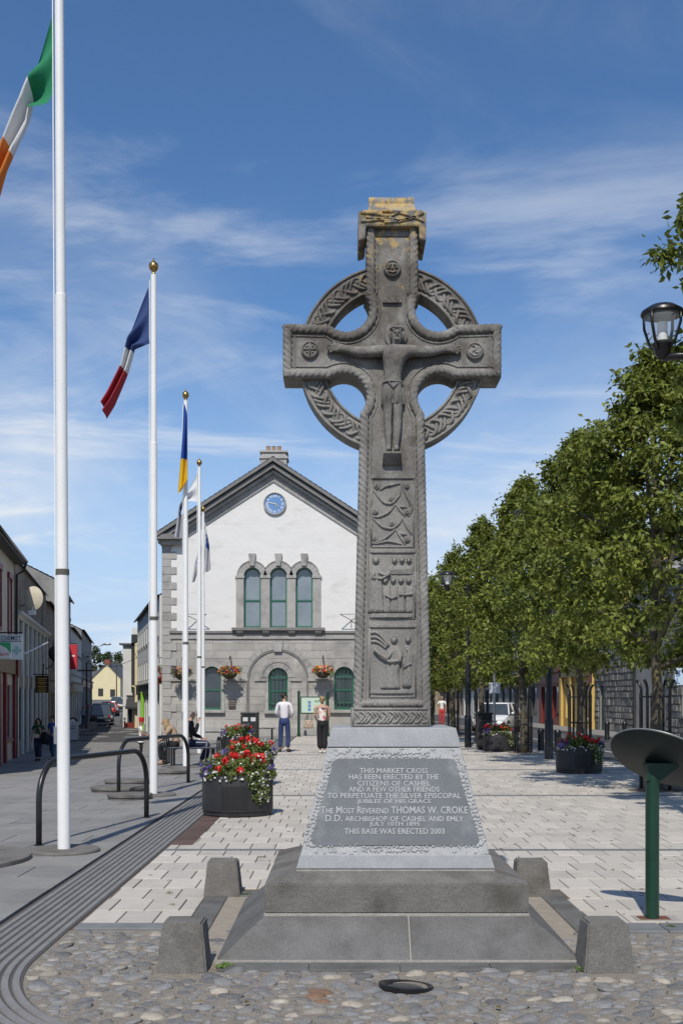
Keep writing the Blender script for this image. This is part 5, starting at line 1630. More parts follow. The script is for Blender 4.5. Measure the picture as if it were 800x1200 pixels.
# ---------------------------------------------------------------- trees along the plaza
LEAF = [mat('leaf_a', (.125,.165,.024), .5, (.215,.235,.044), 2.2, .9, island=.45, trans=.32, spec=.35),
        mat('leaf_b', (.108,.150,.024), .5, (.195,.220,.042), 2.2, .9, island=.45, trans=.32, spec=.35)]
M['bark'] = mat('bark', (.13,.11,.085), .95, (.07,.06,.048), 14, .9, .012, 40, grime=(.20,.17,.06), gscale=5, glo=.52, ghi=.66)
def crown_mesh(seed, h0, h1, rmax, nclump, nleaf, lsz):
    r_ = random.Random(seed)
    tips = []
    while len(tips) < nclump:
        t = r_.random()
        z = lerp(h0, h1, t)
        rad = rmax*(math.sin(PI*(.24+.76*t)**.80)**.72 if t < .999 else 0)*(1-.42*t)*1.25
        a = r_.uniform(0, 2*PI); d = rad*math.sqrt(r_.uniform(.12,1))
        nz = mnoise.noise(Vector((math.cos(a)*d*.9, math.sin(a)*d*.9, z*.75))+Vector((seed*3.1,0,0)))
        d *= 1 + .30*nz
        if nz < -.36 and r_.random() < .5: continue          # gaps
        tips.append(Vector((d*math.cos(a), d*math.sin(a), z)))
    for _ in range(nclump//9):                                 # shoots that break the outline
        t = r_.uniform(.35, 1.0); a = r_.uniform(0, 2*PI)
        rad = rmax*(math.sin(PI*(.20+.80*t)**.80)**.75)*(1-.45*t)*1.22
        tips.append(Vector((rad*1.14*math.cos(a), rad*1.14*math.sin(a), lerp(h0, h1, t)+.25)))
    mb = MB()
    for c in tips:
        cr = r_.uniform(.16,.34)
        n = int(nleaf/len(tips)*r_.uniform(.6,1.4))
        out = Vector((c.x, c.y, .5)).normalized()
        for _ in range(n):
            d = Vector((r_.gauss(0,1), r_.gauss(0,1), r_.gauss(0,.8)))
            p = c + d.normalized()*cr*abs(r_.gauss(.6,.35))
            ax = (d.normalized()*.6 + Vector((0,0,-.35)) + Vector((r_.gauss(0,.5), r_.gauss(0,.5), r_.gauss(0,.4)))).normalized()
            nr = (out*.5 + Vector((r_.gauss(0,.7), r_.gauss(0,.7), r_.gauss(.5,.6)))).normalized()
            s = ax.cross(nr)
            if s.length < .05: continue
            s.normalize(); l = lsz*r_.uniform(.7,1.35)
            up_ = s.cross(ax)*l*.10
            mb.add([p-ax*l, p+s*l*.46+up_-ax*l*.1, p+ax*l, p-s*l*.46+up_-ax*l*.1], [(0,1,2),(0,2,3)])
    return mb, tips
def tree(x, y, label, seed, top=7.7, rmax=1.75, h0=2.15, nleaf=15000, lsz=.068, trunk_r=.12, guard=True, mesh=None):
    r_ = random.Random(seed)
    o = thing('street_tree', label, 'tree', (x, y, 0), 0, 'trees in a row along the plaza')
    cm, tips = crown_mesh(seed, h0, top, rmax, 380, nleaf, lsz)
    tr = MB(); path = [Vector((.03*math.sin(k*1.3+seed), .03*math.cos(k*1.7+seed), top*.86*k/12)) for k in range(13)]; path[0] = Vector((0,0,-.05))
    tr.tube(path, [trunk_r*(1.25 if k == 0 else 1)*(1-.075*k) for k in range(13)], 12)
    tr.build('trunk', M['bark'], o, smooth=True)
    for k in range(11):
        tp = r_.choice(tips); zb = lerp(1.9, max(2.0, min(tp.z-.3, top*.8)), r_.uniform(.2,.9))
        b0 = Vector((0,0,zb)); m_ = b0.lerp(tp, .5) + Vector((0,0,.15))
        MB().tube(smooth_pts(resample3([b0, m_, tp], .2), 2), [.045*(1-.85*i/40) for i in range(len(smooth_pts(resample3([b0, m_, tp], .2), 2)))], 6).build('branch', M['bark'], o, smooth=True)
    cm.build('crown', LEAF[seed % 2], o)
    # soil ring in the paving
    MB().lathe([(.46,-.02),(.46,.006),(.40,.009),(0,.012)], (0,0,0), 28).build('tree_pit', M['joint'], o)
    return o
def tree_guard(x, y, label, h=1.9, r=.27):
    o = thing('tree_guard', label, 'tree guard', (x, y, 0), 0, 'iron guards round the trees')
    for k in range(4):
        a = PI/4+k*PI/2; c_, s_ = math.cos(a), math.sin(a)
        MB().tube([(r*c_,r*s_,-.03),(r*c_,r*s_,h-.30),(r*1.02*c_,r*1.02*s_,h-.14),(r*1.16*c_,r*1.16*s_,h-.05),(r*1.36*c_,r*1.36*s_,h)], .026, 8).build('upright', M['black_metal'], o, smooth=True)
        a2 = k*PI/2
        MB().tube([(r*math.cos(a2),r*math.sin(a2),-.03),(r*math.cos(a2),r*math.sin(a2),h-.22)], .011, 6).build('bar', M['black_metal'], o)
    for z in (.42, 1.02, h-.28):
        MB().tube([(r*math.cos(a),r*math.sin(a),z) for a in [2*PI*i/24 for i in range(24)]], .014, 6, closed=True).build('hoop', M['black_metal'], o, smooth=True)
    return o
tpos = [(6.02,12.9,'street tree whose crown just enters the picture at the upper right edge',3,9.6,2.0,4.6),
        (5.42,19.4,'nearest full street tree, its guarded trunk rising behind the green panel',4,7.55,1.9,2.15),
        (5.58,26.3,'second street tree of the row, behind the large right planter',5,7.7,1.85,2.4),
        (5.27,32.6,'third street tree of the row, its bare trunk right of the small planter',6,7.75,1.75,2.4),
        (4.90,39.2,'fourth street tree of the row, standing behind the dark bin',7,7.6,1.75,2.05),
        (4.57,46.0,'fifth street tree, far along the row left of the white car',8,7.5,1.7,2.0),
        (4.30,53.0,'sixth and farthest street tree, next to the shaft of the stone cross',9,7.0,1.7,2.0)]
for i, (x, y, lb, sd, tp, rm, h0) in enumerate(tpos):
    tree(x, y, lb, sd, tp, rm, h0, nleaf=(46000 if i < 3 else 30000 if i < 5 else 18000), lsz=(.058 if i < 3 else .070))
glab = ['', 'black iron guard round the trunk behind the green panel', 'black iron guard behind the large right planter', 'black iron guard right of the small planter by the bin', 'black iron guard behind the dark bin', 'black iron guard round the fifth tree, near the cross']
for i in range(1, 6):
    tree_guard(tpos[i][0], tpos[i][1], glab[i])
# second row across the road, only glimpsed between the crowns

# ---------------------------------------------------------------- people
def loft_person(): pass
STAND = dict(pelvis=(0,0,.95), waist=(0,.005,1.08), chest=(0,.0,1.28), collar=(0,-.01,1.43), neck=(0,.0,1.50), chin=(0,.035,1.565), head=(0,.025,1.635), top=(0,.015,1.695),
    sl=(-.185,-.01,1.405), el=(-.235,-.03,1.13), wl=(-.235,.05,.90), sr=(.185,-.01,1.405), er=(.235,-.03,1.13), wr=(.235,.05,.90),
    hl=(-.088,0,.90), kl=(-.095,.02,.50), al=(-.10,-.02,.085), tl=(-.115,.13,.035), hr=(.088,0,.90), kr=(.095,.02,.50), ar=(.10,-.02,.085), tr=(.115,.13,.035))
RAD = dict(pelvis=(.135,.095), waist=(.120,.085), chest=(.150,.100), collar=(.115,.070), neck=.050, chin=.056, head=(.074,.088), top=(.055,.066),
    sl=.058, el=.043, wl=.027, sr=.058, er=.043, wr=.027, hl=.088, kl=.058, al=.038, tl=.034, hr=.088, kr=.058, ar=.038, tr=.034)
BON = [('pelvis','waist'),('waist','chest'),('chest','collar'),('collar','neck'),('neck','chin'),('chin','head'),('head','top'),
       ('collar','sl'),('sl','el'),('el','wl'),('collar','sr'),('sr','er'),('er','wr'),
       ('pelvis','hl'),('hl','kl'),('kl','al'),('al','tl'),('pelvis','hr'),('hr','kr'),('kr','ar'),('ar','tr')]
def grow(pos, bones, rad, grow_=0.0, sub=1, root='pelvis'):
    names = []; 
    for a, b in bones:
        for k in (a, b):
            if k not in names: names.append(k)
    rr = []
    for k in names:
        r = rad[k]
        rr.append((r[0]+grow_, r[1]+grow_) if isinstance(r, tuple) else (r+grow_, r+grow_))
    return skin_mb([pos[k] for k in names], [(names.index(a), names.index(b)) for a, b in bones], rr, sub, names.index(root) if root in names else 0)
def person(label, loc, rz, h, pose, shirt, trousers, shoes, hair, sleeve='long', hairstyle='short', fingers=True, flare=0.0, group=None, head_turn=0.0, legwear='long', rads=None, build=1.0):
    o = thing('person', label, 'person', loc, rz, group)
    sc = h/1.76
    pos = {k: Vector(v) for k, v in STAND.items()}
    pos.update({k: Vector(v) for k, v in pose.items()})
    rad = dict(RAD)
    if rads: rad.update(rads)
    if build != 1.0: rad = {k: ((v[0]*build, v[1]*build) if isinstance(v, tuple) else v*(build if k not in ('head','top','chin') else 1)) for k, v in rad.items()}
    bones = list(BON); Sx = Matrix.Diagonal((sc, sc, sc, 1))
    for s_, sg in (('l', -1), ('r', 1)):
        w = pos['w'+s_]; d = (w - pos['e'+s_]).normalized()
        side = Vector((-sg,0,0)); side = (side - d*side.dot(d)).normalized(); nn = d.cross(side)
        pos['p'+s_] = w + d*.075; rad['p'+s_] = (.030,.020); bones.append(('w'+s_, 'p'+s_))
        if fingers:
            for f in range(4):
                sp_ = (f-1.5)*.019; ln = (.060,.072,.068,.052)[f]
                pos['f%s%d' % (s_,f)] = w + d*(.095+ln*.45) + nn*sp_ + side*.008; rad['f%s%d' % (s_,f)] = .0095
                pos['g%s%d' % (s_,f)] = w + d*(.090+ln) + nn*sp_ + side*.028; rad['g%s%d' % (s_,f)] = .0080
                bones += [('p'+s_, 'f%s%d' % (s_,f)), ('f%s%d' % (s_,f), 'g%s%d' % (s_,f))]
            pos['t1'+s_] = w + d*.045 + nn*.034*(1) + side*.012; rad['t1'+s_] = .011
            pos['t2'+s_] = w + d*.085 + nn*.050 + side*.022; rad['t2'+s_] = .009
            bones += [('w'+s_, 't1'+s_), ('t1'+s_, 't2'+s_)]
    grow(pos, bones, rad).xf(Sx).build('body', M['skin'], o, smooth=True)
    # clothes
    up_ = dict(pos); ub = [('hem','chest'),('chest','collar'),('collar','nk')]
    up_['hem'] = pos['pelvis'] + (pos['pelvis']-pos['waist']).normalized()*.07; up_['nk'] = pos['collar'].lerp(pos['neck'], .62)
    ur = dict(rad); ur['hem'] = (.112,.080); ur['nk'] = (.050,.046); ur['collar'] = (.114,.074); ur['chest'] = (.140,.098)
    for s_ in 'lr':
        ub.append(('collar','s'+s_))
        if sleeve == 'long':
            up_['c'+s_] = pos['e'+s_].lerp(pos['w'+s_], .93); ur['c'+s_] = .030; ur['s'+s_] = .054; ur['e'+s_] = .044; ub += [('s'+s_,'e'+s_),('e'+s_,'c'+s_)]
        elif sleeve == 'short':
            up_['c'+s_] = pos['s'+s_].lerp(pos['e'+s_], .62); ur['c'+s_] = .056; ub += [('s'+s_,'c'+s_)]
        elif sleeve == 'none':
            up_['v'+s_] = pos['collar'].lerp(pos['s'+s_], .55)+Vector((0,0,-.01)); ur['v'+s_] = .060; ub.pop(); ub.append(('collar','v'+s_))
    sh = grow(up_, ub, ur, .015, 1, 'hem').xf(Sx).build('top', shirt, o, smooth=True)
    lb_ = [('pelvis','hl'),('pelvis','hr'),('pelvis','belt')]; lp = dict(pos); lr_ = dict(rad)
    lp['belt'] = pos['pelvis'].lerp(pos['waist'], .85); lr_['belt'] = (.130,.094); lr_['pelvis'] = (.142,.100)
    for s_ in 'lr':
        if legwear == 'long':
            lp['c'+s_] = pos['k'+s_].lerp(pos['a'+s_], .93); lr_['c'+s_] = .050+flare; lr_['k'+s_] = .062+flare*.6
            lb_ += [('h'+s_,'k'+s_),('k'+s_,'c'+s_)]
        else:
            lp['c'+s_] = pos['h'+s_].lerp(pos['k'+s_], .8); lr_['c'+s_] = .085; lb_ += [('h'+s_,'c'+s_)]
    tm_ = grow(lp, lb_, lr_, .014)
    tm_.ell(pos['hl'].lerp(pos['hr'], .5) + Vector((0,-.004,-.005)), .168, .112, .125, 16, 10)
    tm_.xf(Sx).build('trousers', trousers, o, smooth=True)
    for s_ in 'lr':
        a, t = pos['a'+s_], pos['t'+s_]; d = t-a
        heel = a + Vector((0,0,-.03)) - Vector((d.x,d.y,0)).normalized()*.045; toe = t + Vector((d.x,d.y,0)).normalized()*.055
        MB().tube([heel+Vector((0,0,-.005)), heel.lerp(toe,.35), heel.lerp(toe,.7), toe], [.042,.046,.046,.026], 10).xf(Sx).build('shoe', shoes, o, smooth=True)
    # head details
    Rm = Matrix.Translation(pos['head']) @ Matrix.Rotation(head_turn, 4, 'Z')
    hm = MB()
    if hairstyle != 'bald':
        hm.ell((0,-.014,.030), .090, .104, .088, 14, 9)
        hm.v = [v if not (v[1] > .045 and v[2] < .055) else (v[0]*.93, .045+(v[1]-.045)*.2, v[2]) for v in hm.v]
        if hairstyle == 'long':
            for k in range(9):
                a = PI*1.0 + PI*k/8
                hm.tube([(.082*math.cos(a), .072*math.sin(a)-.01, .03), (.10*math.cos(a), .085*math.sin(a)-.02, -.10), (.105*math.cos(a), .08*math.sin(a)-.02, -.24)], [.034,.036,.016], 6)
        if hairstyle == 'bun':
            hm.ell((0,-.115,.03), .05, .045, .05, 10, 6); hm.ell((0,-.07,-.03), .07, .06, .06, 10, 6)
    else:
        for sg in (-1,1): hm.ell((sg*.076,-.03,.0), .012, .045, .03, 8, 5)
    hm.xf(Sx @ Rm).build('hair', hair, o, smooth=True)
    fm = MB()
    for sg in (-1,1):
        fm.ell((sg*.079,.0,-.005), .012, .022, .032, 8, 5)
    fm.tube([(0,.082,.012),(0,.106,-.024),(0,.086,-.034)], [.008,.014,.010], 8)
    fm.xf(Sx @ Rm).build('ears_and_nose', M['skin'], o, smooth=True)
    em = MB()
    for sg in (-1,1): em.ell((sg*.032,.084,.010), .013, .007, .008, 8, 5)
    em.tube([(-.024,.083,-.056),(0,.092,-.058),(.024,.083,-.056)], .005, 5)
    em.xf(Sx @ Rm).build('eyes_and_mouth', simple('eye_dark', (.06,.03,.025), .5), o, smooth=True)
    return o, pos, Sx, Rm
def gp(x, y, z=None):
    """ground point under a pixel on the sloping street"""
    q = G(x, y)
    for _ in range(12): q = G(x, y, hL(q.x, q.y)) if q.x < -2.4 else G(x, y)
    return q
c_white = simple('shirt_white', (.74,.70,.72), .8, c2=(.66,.62,.64), scale=14, bump=.004, bscale=22)
c_navy = simple('trouser_navy', (.028,.050,.14), .8, c2=(.020,.036,.10), scale=9, bump=.004, bscale=20)
c_black = simple('cloth_black', (.012,.012,.014), .85, bump=.003, bscale=18)
c_denim = simple('denim', (.045,.075,.15), .85, c2=(.03,.05,.10), scale=8)
c_ddenim = simple('dark_denim', (.025,.035,.07), .85)
c_green = simple('top_green', (.02,.075,.035), .85)
c_blue = simple('top_blue', (.03,.10,.42), .85, c2=(.02,.07,.32), scale=9)
shoe_d = simple('shoe_dark', (.02,.018,.016), .6)
shoe_w = simple('shoe_pale', (.55,.53,.50), .6)
h_dark = simple('hair_dark', (.025,.016,.010), .6)
h_blond = simple('hair_blond', (.36,.25,.12), .6, c2=(.24,.15,.07), scale=30)
h_grey = simple('hair_grey', (.25,.22,.20), .7)
floral = bpy.data.materials.new('floral_cloth'); floral.use_nodes = True
_t = floral.node_tree; _b = _t.nodes['Principled BSDF']; _b.inputs['Roughness'].default_value = .85
_v = _t.nodes.new('ShaderNodeTexVoronoi'); _v.inputs['Scale'].default_value = 11
_g = _t.nodes.new('ShaderNodeNewGeometry'); _t.links.new(_g.outputs['Position'], _v.inputs['Vector'])
_r = _t.nodes.new('ShaderNodeValToRGB'); _r.color_ramp.interpolation = 'CONSTANT'
_e = _r.color_ramp.elements; _e[0].color = (.72,.63,.55,1); _e[1].position = .42; _e[1].color = (.55,.16,.20,1)
for p_, c_ in ((.58,(.72,.66,.58,1)),(.70,(.06,.04,.10,1)),(.82,(.60,.36,.28,1))):
    x_ = _e.new(p_); x_.color = c_
_s = _t.nodes.new('ShaderNodeSeparateColor'); _t.links.new(_v.outputs['Color'], _s.inputs[0]); _t.links.new(_s.outputs[0], _r.inputs[0])
_t.links.new(_r.outputs[0], _b.inputs['Base Color'])

# man in white shirt, back to us, hands before him, looking right
q = G(333, 881.5)
man, mp_, mS, mR = person('man in white shirt and navy trousers with his back turned, looking right', q, R(-8), 1.76,
    dict(el=(-.25,.0,1.14), wl=(-.16,.20,1.03), er=(.25,.02,1.13), wr=(.13,.22,1.04), al=(-.12,-.02,.085), tl=(-.15,.12,.035), kl=(-.11,.02,.50), ar=(.12,-.02,.085), tr=(.15,.12,.035), kr=(.11,.02,.5)),
    c_white, c_navy, shoe_d, h_dark, head_turn=R(-62), build=.94)
gl = MB()
for sg in (-1,1): gl.ell((sg*.033,.086,.014), .030, .007, .020, 10, 6)
gl.tube([(-.075,.0,.02),(-.066,.080,.018),(.066,.080,.018),(.075,.0,.02)], .004, 5)
gl.xf(mS @ mR).build('sunglasses', simple('shades', (.01,.01,.01), .2), man, smooth=True)
# woman in floral top and wide black trousers
q = G(377.5, 883)
wom, wp, wS, wR = person('woman in sleeveless floral top and wide black trousers, back turned, blonde hair up', q, R(6), 1.66,
    dict(el=(-.22,.03,1.14), wl=(-.16,.20,1.03), er=(.22,.03,1.14), wr=(.17,.21,1.02), al=(-.055,.0,.085), kl=(-.07,.03,.5), tl=(-.06,.13,.035), ar=(.065,-.06,.085), kr=(.07,.01,.5), tr=(.07,.08,.035)),
    floral, c_black, shoe_w, h_blond, sleeve='none', hairstyle='bun', flare=.040, build=.92)
bg_ = thing('handbag', 'cream patterned handbag hanging at the left hip of the woman in floral top', 'handbag', (q.x-.40, q.y+.02, .72))
b_ = MB().frus((-.15,.15,-.06,.06), (-.11,.11,-.03,.03), 0, .24)
b_.build('bag', simple('bag_cream', (.48,.38,.28), .8, c2=(.20,.13,.09), scale=22), bg_, bevel=.03, smooth=True)
MB().tube([(-.10,0,.22),(-.06,0,.36),(.08,0,.42),(.10,0,.22)], .010, 6).build('strap', simple('strap_tan', (.25,.15,.08), .7), bg_, smooth=True)
# seated man on the bench, facing right, hand at his mouth (local frame faces +y, turned to +x)
bq = gp(226, 897)
bz = hL(bq.x, bq.y)
SIT = dict(pelvis=(0,0,.56), waist=(0,-.02,.69), chest=(0,.0,.88), collar=(0,.03,1.03), neck=(0,.05,1.10), chin=(0,.10,1.16), head=(0,.095,1.23), top=(0,.085,1.29),
    sl=(-.19,.03,1.0), el=(-.25,.08,.74), wl=(-.16,.30,.66), sr=(.19,.03,1.0), er=(.22,.20,.80), wr=(.07,.24,1.04),
    hl=(-.09,.06,.53), kl=(-.11,.46,.53), al=(-.11,.40,.09), tl=(-.12,.55,.04), hr=(.09,.06,.53), kr=(.11,.48,.52), ar=(.11,.30,.09), tr=(.12,.44,.04))
sm_, sp2, sS, sR = person('bald man in black jacket seated on the bench, hand raised to his mouth', (bq.x-.10, bq.y-.02, bz), R(-90), 1.76, SIT,
    c_black, simple('track_navy', (.02,.025,.06), .8), shoe_w, h_grey, hairstyle='bald')
st = MB()
for yy in (-.062,-.078):
    pass
for s_ in (-1,1):
    st.tube([(s_*.165,.08,.56),(s_*.185,.46,.56),(s_*.175,.42,.15)], .008, 5)
st.xf(sS).build('white_stripe', M['white_flat'], sm_)
LEAN = dict(SIT); LEAN.update(dict(chest=(0,.10,.86), collar=(0,.20,.98), neck=(0,.25,1.03), chin=(0,.32,1.05), head=(0,.33,1.11), top=(0,.33,1.17), waist=(0,.03,.69),
    sl=(-.18,.20,.95), sr=(.18,.20,.95), el=(-.22,.34,.72), er=(.22,.34,.72), wl=(-.12,.48,.62), wr=(.12,.48,.62)))
person('fair haired person bent forward on the far end of the bench, behind the seated man', (bq.x-.38, bq.y+.06, bz), R(92), 1.62, LEAN, simple('top_tan', (.35,.25,.17), .85), c_black, simple('sandal', (.25,.15,.10), .7), h_blond, sleeve='short', hairstyle='long')
# couple walking on the left
Yc = 41.0
def sp_at(x, Y): 
    X = (x-400)*Y/F; return (X, Y, hL(X, Y))
w2, p2, S2, R2 = person('woman in green top and dark jeans walking towards us, long dark hair', sp_at(45, Yc), R(178), 1.58,
    dict(el=(-.24,.02,1.14), wl=(-.10,.20,1.02), er=(.26,-.03,1.13), wr=(.27,.02,.88), kl=(-.09,.10,.52), al=(-.09,.12,.10), tl=(-.10,.27,.05), kr=(.09,.0,.5), ar=(.09,-.14,.10), tr=(.10,.0,.035)),
    c_green, c_ddenim, shoe_d, h_dark, sleeve='short', hairstyle='long', flare=.012)
xx, yy, zz_ = sp_at(45, Yc)
jk = thing('jacket', 'black jacket carried over the arm of the woman in green', 'jacket', (xx+.26, yy-.16, zz_+.62))
lm_ = MB().ell((0,0,.22), .15, .09, .24, 12, 8); lm_.v = [(v[0]*(1+.15*math.sin(v[2]*22)), v[1]*(1+.3*math.sin(v[0]*30)), v[2]) for v in lm_.v]
lm_.build('cloth', c_black, jk, smooth=True)
MB().tube([(.10,.02,.34),(.13,-.01,.15),(.12,-.02,-.06)], [.05,.045,.04], 8).build('sleeve', c_black, jk, smooth=True)
hb_ = thing('handbag', 'small pale handbag held in front of the woman in green', 'handbag', (xx-.02, yy-.27, zz_+.84))
MB().frus((-.11,.11,-.035,.035),(-.09,.09,-.02,.02),0,.15).build('bag', simple('bag_pale', (.5,.42,.33), .7), hb_, bevel=.02)
MB().tube([(-.08,0,.14),(0,0,.24),(.08,0,.14)], .008, 5).build('strap', M['strap_tan'], hb_, smooth=True)
person('man in blue t-shirt and jeans walking beside the woman in green, looking down at her', sp_at(62, Yc+.1), R(150), 1.66,
    dict(kl=(-.09,.10,.52), al=(-.09,.10,.10), tl=(-.10,.25,.05), kr=(.09,.0,.5), ar=(.09,-.12,.10), tr=(.10,.02,.035), er=(.27,-.05,1.13), wr=(.26,.12,.98)),
    c_blue, c_denim, shoe_d, h_dark, sleeve='short', head_turn=R(25))
g_, gpz, gS, gR = person('child in white top and dark leggings with a tall red hat', sp_at(165, 37.0), R(-75), 1.22,
    dict(el=(-.23,.03,1.14), wl=(-.15,.24,1.08), er=(.23,.03,1.14), wr=(.15,.25,1.10)), c_white, c_black, simple('shoe_pink', (.5,.25,.2), .7), h_blond, sleeve='short', hairstyle='short', rads=dict(head=(.098,.108), top=(.078,.09), chin=.07))
MB().lathe([(.105,.06),(.115,.10),(.125,.27),(.118,.28),(0,.285)], (0,0,0), 18).xf(gS @ gR).build('hat', simple('hat_red', (.55,.02,.02), .7), g_, smooth=30)
MB().lathe([(.155,.84),(.20,.68),(.19,.67)], (0,0,0), 18, 1, .8).xf(gS).build('skirt', c_black, g_, smooth=30)
MB().lathe([(.175,.78),(.19,.735)], (0,0,0), 18, 1, .8).xf(gS).build('skirt_band', M['white_flat'], g_, smooth=30)
for lb, x, Y, h, sh, tr_, turn in (('far pedestrian in pink top on the left pavement, up the street', 101.5, 112, 1.65, simple('top_pink', (.45,.04,.14), .8), c_black, 0),
                               ('far pedestrian in pale blue top on the left pavement, by the display board', 97.5, 90, 1.6, simple('top_pale', (.30,.38,.52), .8), c_ddenim, 180)):
    person(lb, sp_at(x, Y), R(turn), h, {}, sh, tr_, shoe_d, h_dark, fingers=False)
for lb, x, Y, sh, tr_ in (('far pedestrian in red and white before the dark shops, right of the cross', 517.5, 62, M['white_flat'], simple('skirt_red', (.50,.05,.05), .8)),):
    person(lb, ((x-400)*Y/F, Y, .02), R(170), 1.68, {}, sh, tr_, shoe_d, h_blond, fingers=False, sleeve='short')

# ---------------------------------------------------------------- cars
def car(label, loc, rz, paint, L_=4.2, W_=1.72, H_=1.46, estate=True, plate='pale'):
    """front faces +y"""
    o = thing('parked_car', label, 'car', loc, rz, 'cars in the streets')
    hw_ = W_/2; hl_ = L_/2
    # lower body: sections along y
    ys = [-hl_, -hl_+.10, -hl_+.55, -.9, 0, .9, hl_-.75, hl_-.22, hl_]
    zt_ = [.70,.86,.90,.90,.89,.90,.82,.68,.52]; wd = [.80,.92,.985,1,1,1,.985,.92,.76]; zl = [.36,.26,.22,.20,.20,.20,.20,.24,.34]
    vs = []; n = 12
    for y, t, w, l in zip(ys, zt_, wd, zl):
        W2 = hw_*w; m_ = lerp(l, t, .62)
        for (a, z) in ((-.80,l),(-.97,l+.08),(-1,m_-.1),(-.985,m_+.05),(-.93,t-.03),(-.80,t),(.80,t),(.93,t-.03),(.985,m_+.05),(1,m_-.1),(.97,l+.08),(.80,l)):
            vs.append((a*W2, y, z))
    fs = [(i*n+k, i*n+(k+1) % n, (i+1)*n+(k+1) % n, (i+1)*n+k) for i in range(len(ys)-1) for k in range(n)]
    fs += [tuple(range(n-1,-1,-1)), tuple((len(ys)-1)*n+k for k in range(n))]
    MB().add(vs, fs).build('body', paint, o, smooth=40, bevel=.02)
    rear = -hl_+.12 if estate else -hl_+.75
    b0 = [(-.86,rear-.04,.88),(.86,rear-.04,.88),(.86,1.05,.89),(-.86,1.05,.89)]
    b1 = [(-.64,rear+.32,H_-.06),(.64,rear+.32,H_-.06),(.64,.28,H_-.06),(-.64,.28,H_-.06)]
    sc_ = hw_/.90
    q8 = [(x*sc_, y, z) for x, y, z in b0+b1]
    MB().add(q8, [(0,1,5,4),(1,2,6,5),(2,3,7,6),(3,0,4,7),(4,5,6,7)]).build('windows', M['glass'], o, bevel=.03)
    r_ = MB().add([(x*1.03*sc_, y+dy, z) for (x, y, z), dy in zip(b1, (-.05,-.05,.05,.05))] + [(x*.90*sc_, y+dy, H_) for (x, y, z), dy in zip(b1, (.08,.08,-.08,-.08))],
                  [(0,1,5,4),(1,2,6,5),(2,3,7,6),(3,0,4,7),(4,5,6,7),(3,2,1,0)])
    r_.build('roof', paint, o, bevel=.02)
    for sx in (-1,1):
        for a, b2 in ((0 if sx<0 else 1, 4 if sx<0 else 5), (3 if sx<0 else 2, 7 if sx<0 else 6)):
            p0, p1 = Vector(q8[a]), Vector(q8[b2]); MB().tube([p0, p1], .035, 6).build('pillar', paint, o)
        xm = sx*.87*sc_; MB().tube([(xm, -.35, .88), (sx*.67*sc_, -.35, H_-.06)], .03, 6).build('pillar', paint, o)
        MB().ell((sx*(hw_+.08), .72, .95), .09, .06, .07, 10, 6).build('mirror', paint, o, smooth=True)
        MB().box(sx*hw_*.70-.17, sx*hw_*.70+.17, hl_-.20, hl_-.10, .56, .68).build('headlight', simple('headlamp', (.6,.62,.64), .15), o, bevel=.03)
        MB().box(sx*hw_*.80-.08, sx*hw_*.80+.08, -hl_-.005, -hl_+.12, .60, .88).build('tail_light', simple('tail_red', (.32,.01,.01), .25), o, bevel=.02)
        for y in (-L_*.30, L_*.31):
            w = MB().lathe([(.10,-.10),(.29,-.10),(.315,-.06),(.315,.06),(.29,.10),(.10,.10)], (0,0,0), 24); w.xf(Matrix.Translation((sx*(hw_-.07), y, .315)) @ Matrix.Rotation(PI/2,4,'Y'))
            t_ = w.build('wheel', simple('tyre', (.015,.015,.015), .9), o, smooth=40)
            w = MB().lathe([(.20,.0),(.20,.105),(.17,.09),(.05,.10),(0,.11)], (0,0,0), 18); w.xf(Matrix.Translation((sx*(hw_-.07), y, .315)) @ Matrix.Rotation(sx*PI/2,4,'Y'))
            w.build('rim', M['steel'], t_, smooth=30)
    MB().box(-.26,.26,hl_-.02,hl_+.012,.40,.51).build('number_plate', M['white_flat'], o)
    MB().box(-.26,.26,-hl_-.012,-hl_+.02,.62,.73).build('number_plate', M['white_flat'], o)
    MB().box(-.45,.45,hl_-.06,hl_+.004,.53,.62).build('grille', M['black_matt'], o, bevel=.01)
    MB().box(-hw_*.8,hw_*.8,-hl_-.01,-hl_+.10,.34,.50).build('bumper', M['black_matt'], o, bevel=.03)
    return o
pw = simple('car_white', (.72,.72,.72), .25, spec=.6)
car('white car parked beyond the trees, its front towards us', ((582-400)*55.5/F, 55.5, -.10), R(160), pw)
pd = simple('car_dark', (.018,.030,.035), .2, spec=.6)
def scar(x, Y, lb, pm, rz, **k):
    X = (x-400)*Y/F; car(lb, (X, Y, hL(X, Y)-.01), rz, pm, **k)
scar(119.5, 95, 'dark blue green car seen from behind at the top of the pedestrian stretch', pd, R(9), H_=1.85, W_=1.80, L_=4.2)
scar(128.5, 118, 'red car farther up the street, mostly hidden by the dark car', simple('car_red', (.5,.03,.02), .25), R(6))
scar(137.5, 150, 'silver grey car parked on the right, far up the street', simple('car_grey', (.32,.34,.37), .3, metal=.3), R(8))
scar(143.5, 135, 'dark grey car at the right kerb, far up the street', simple('car_dgrey', (.09,.10,.11), .3), R(8))

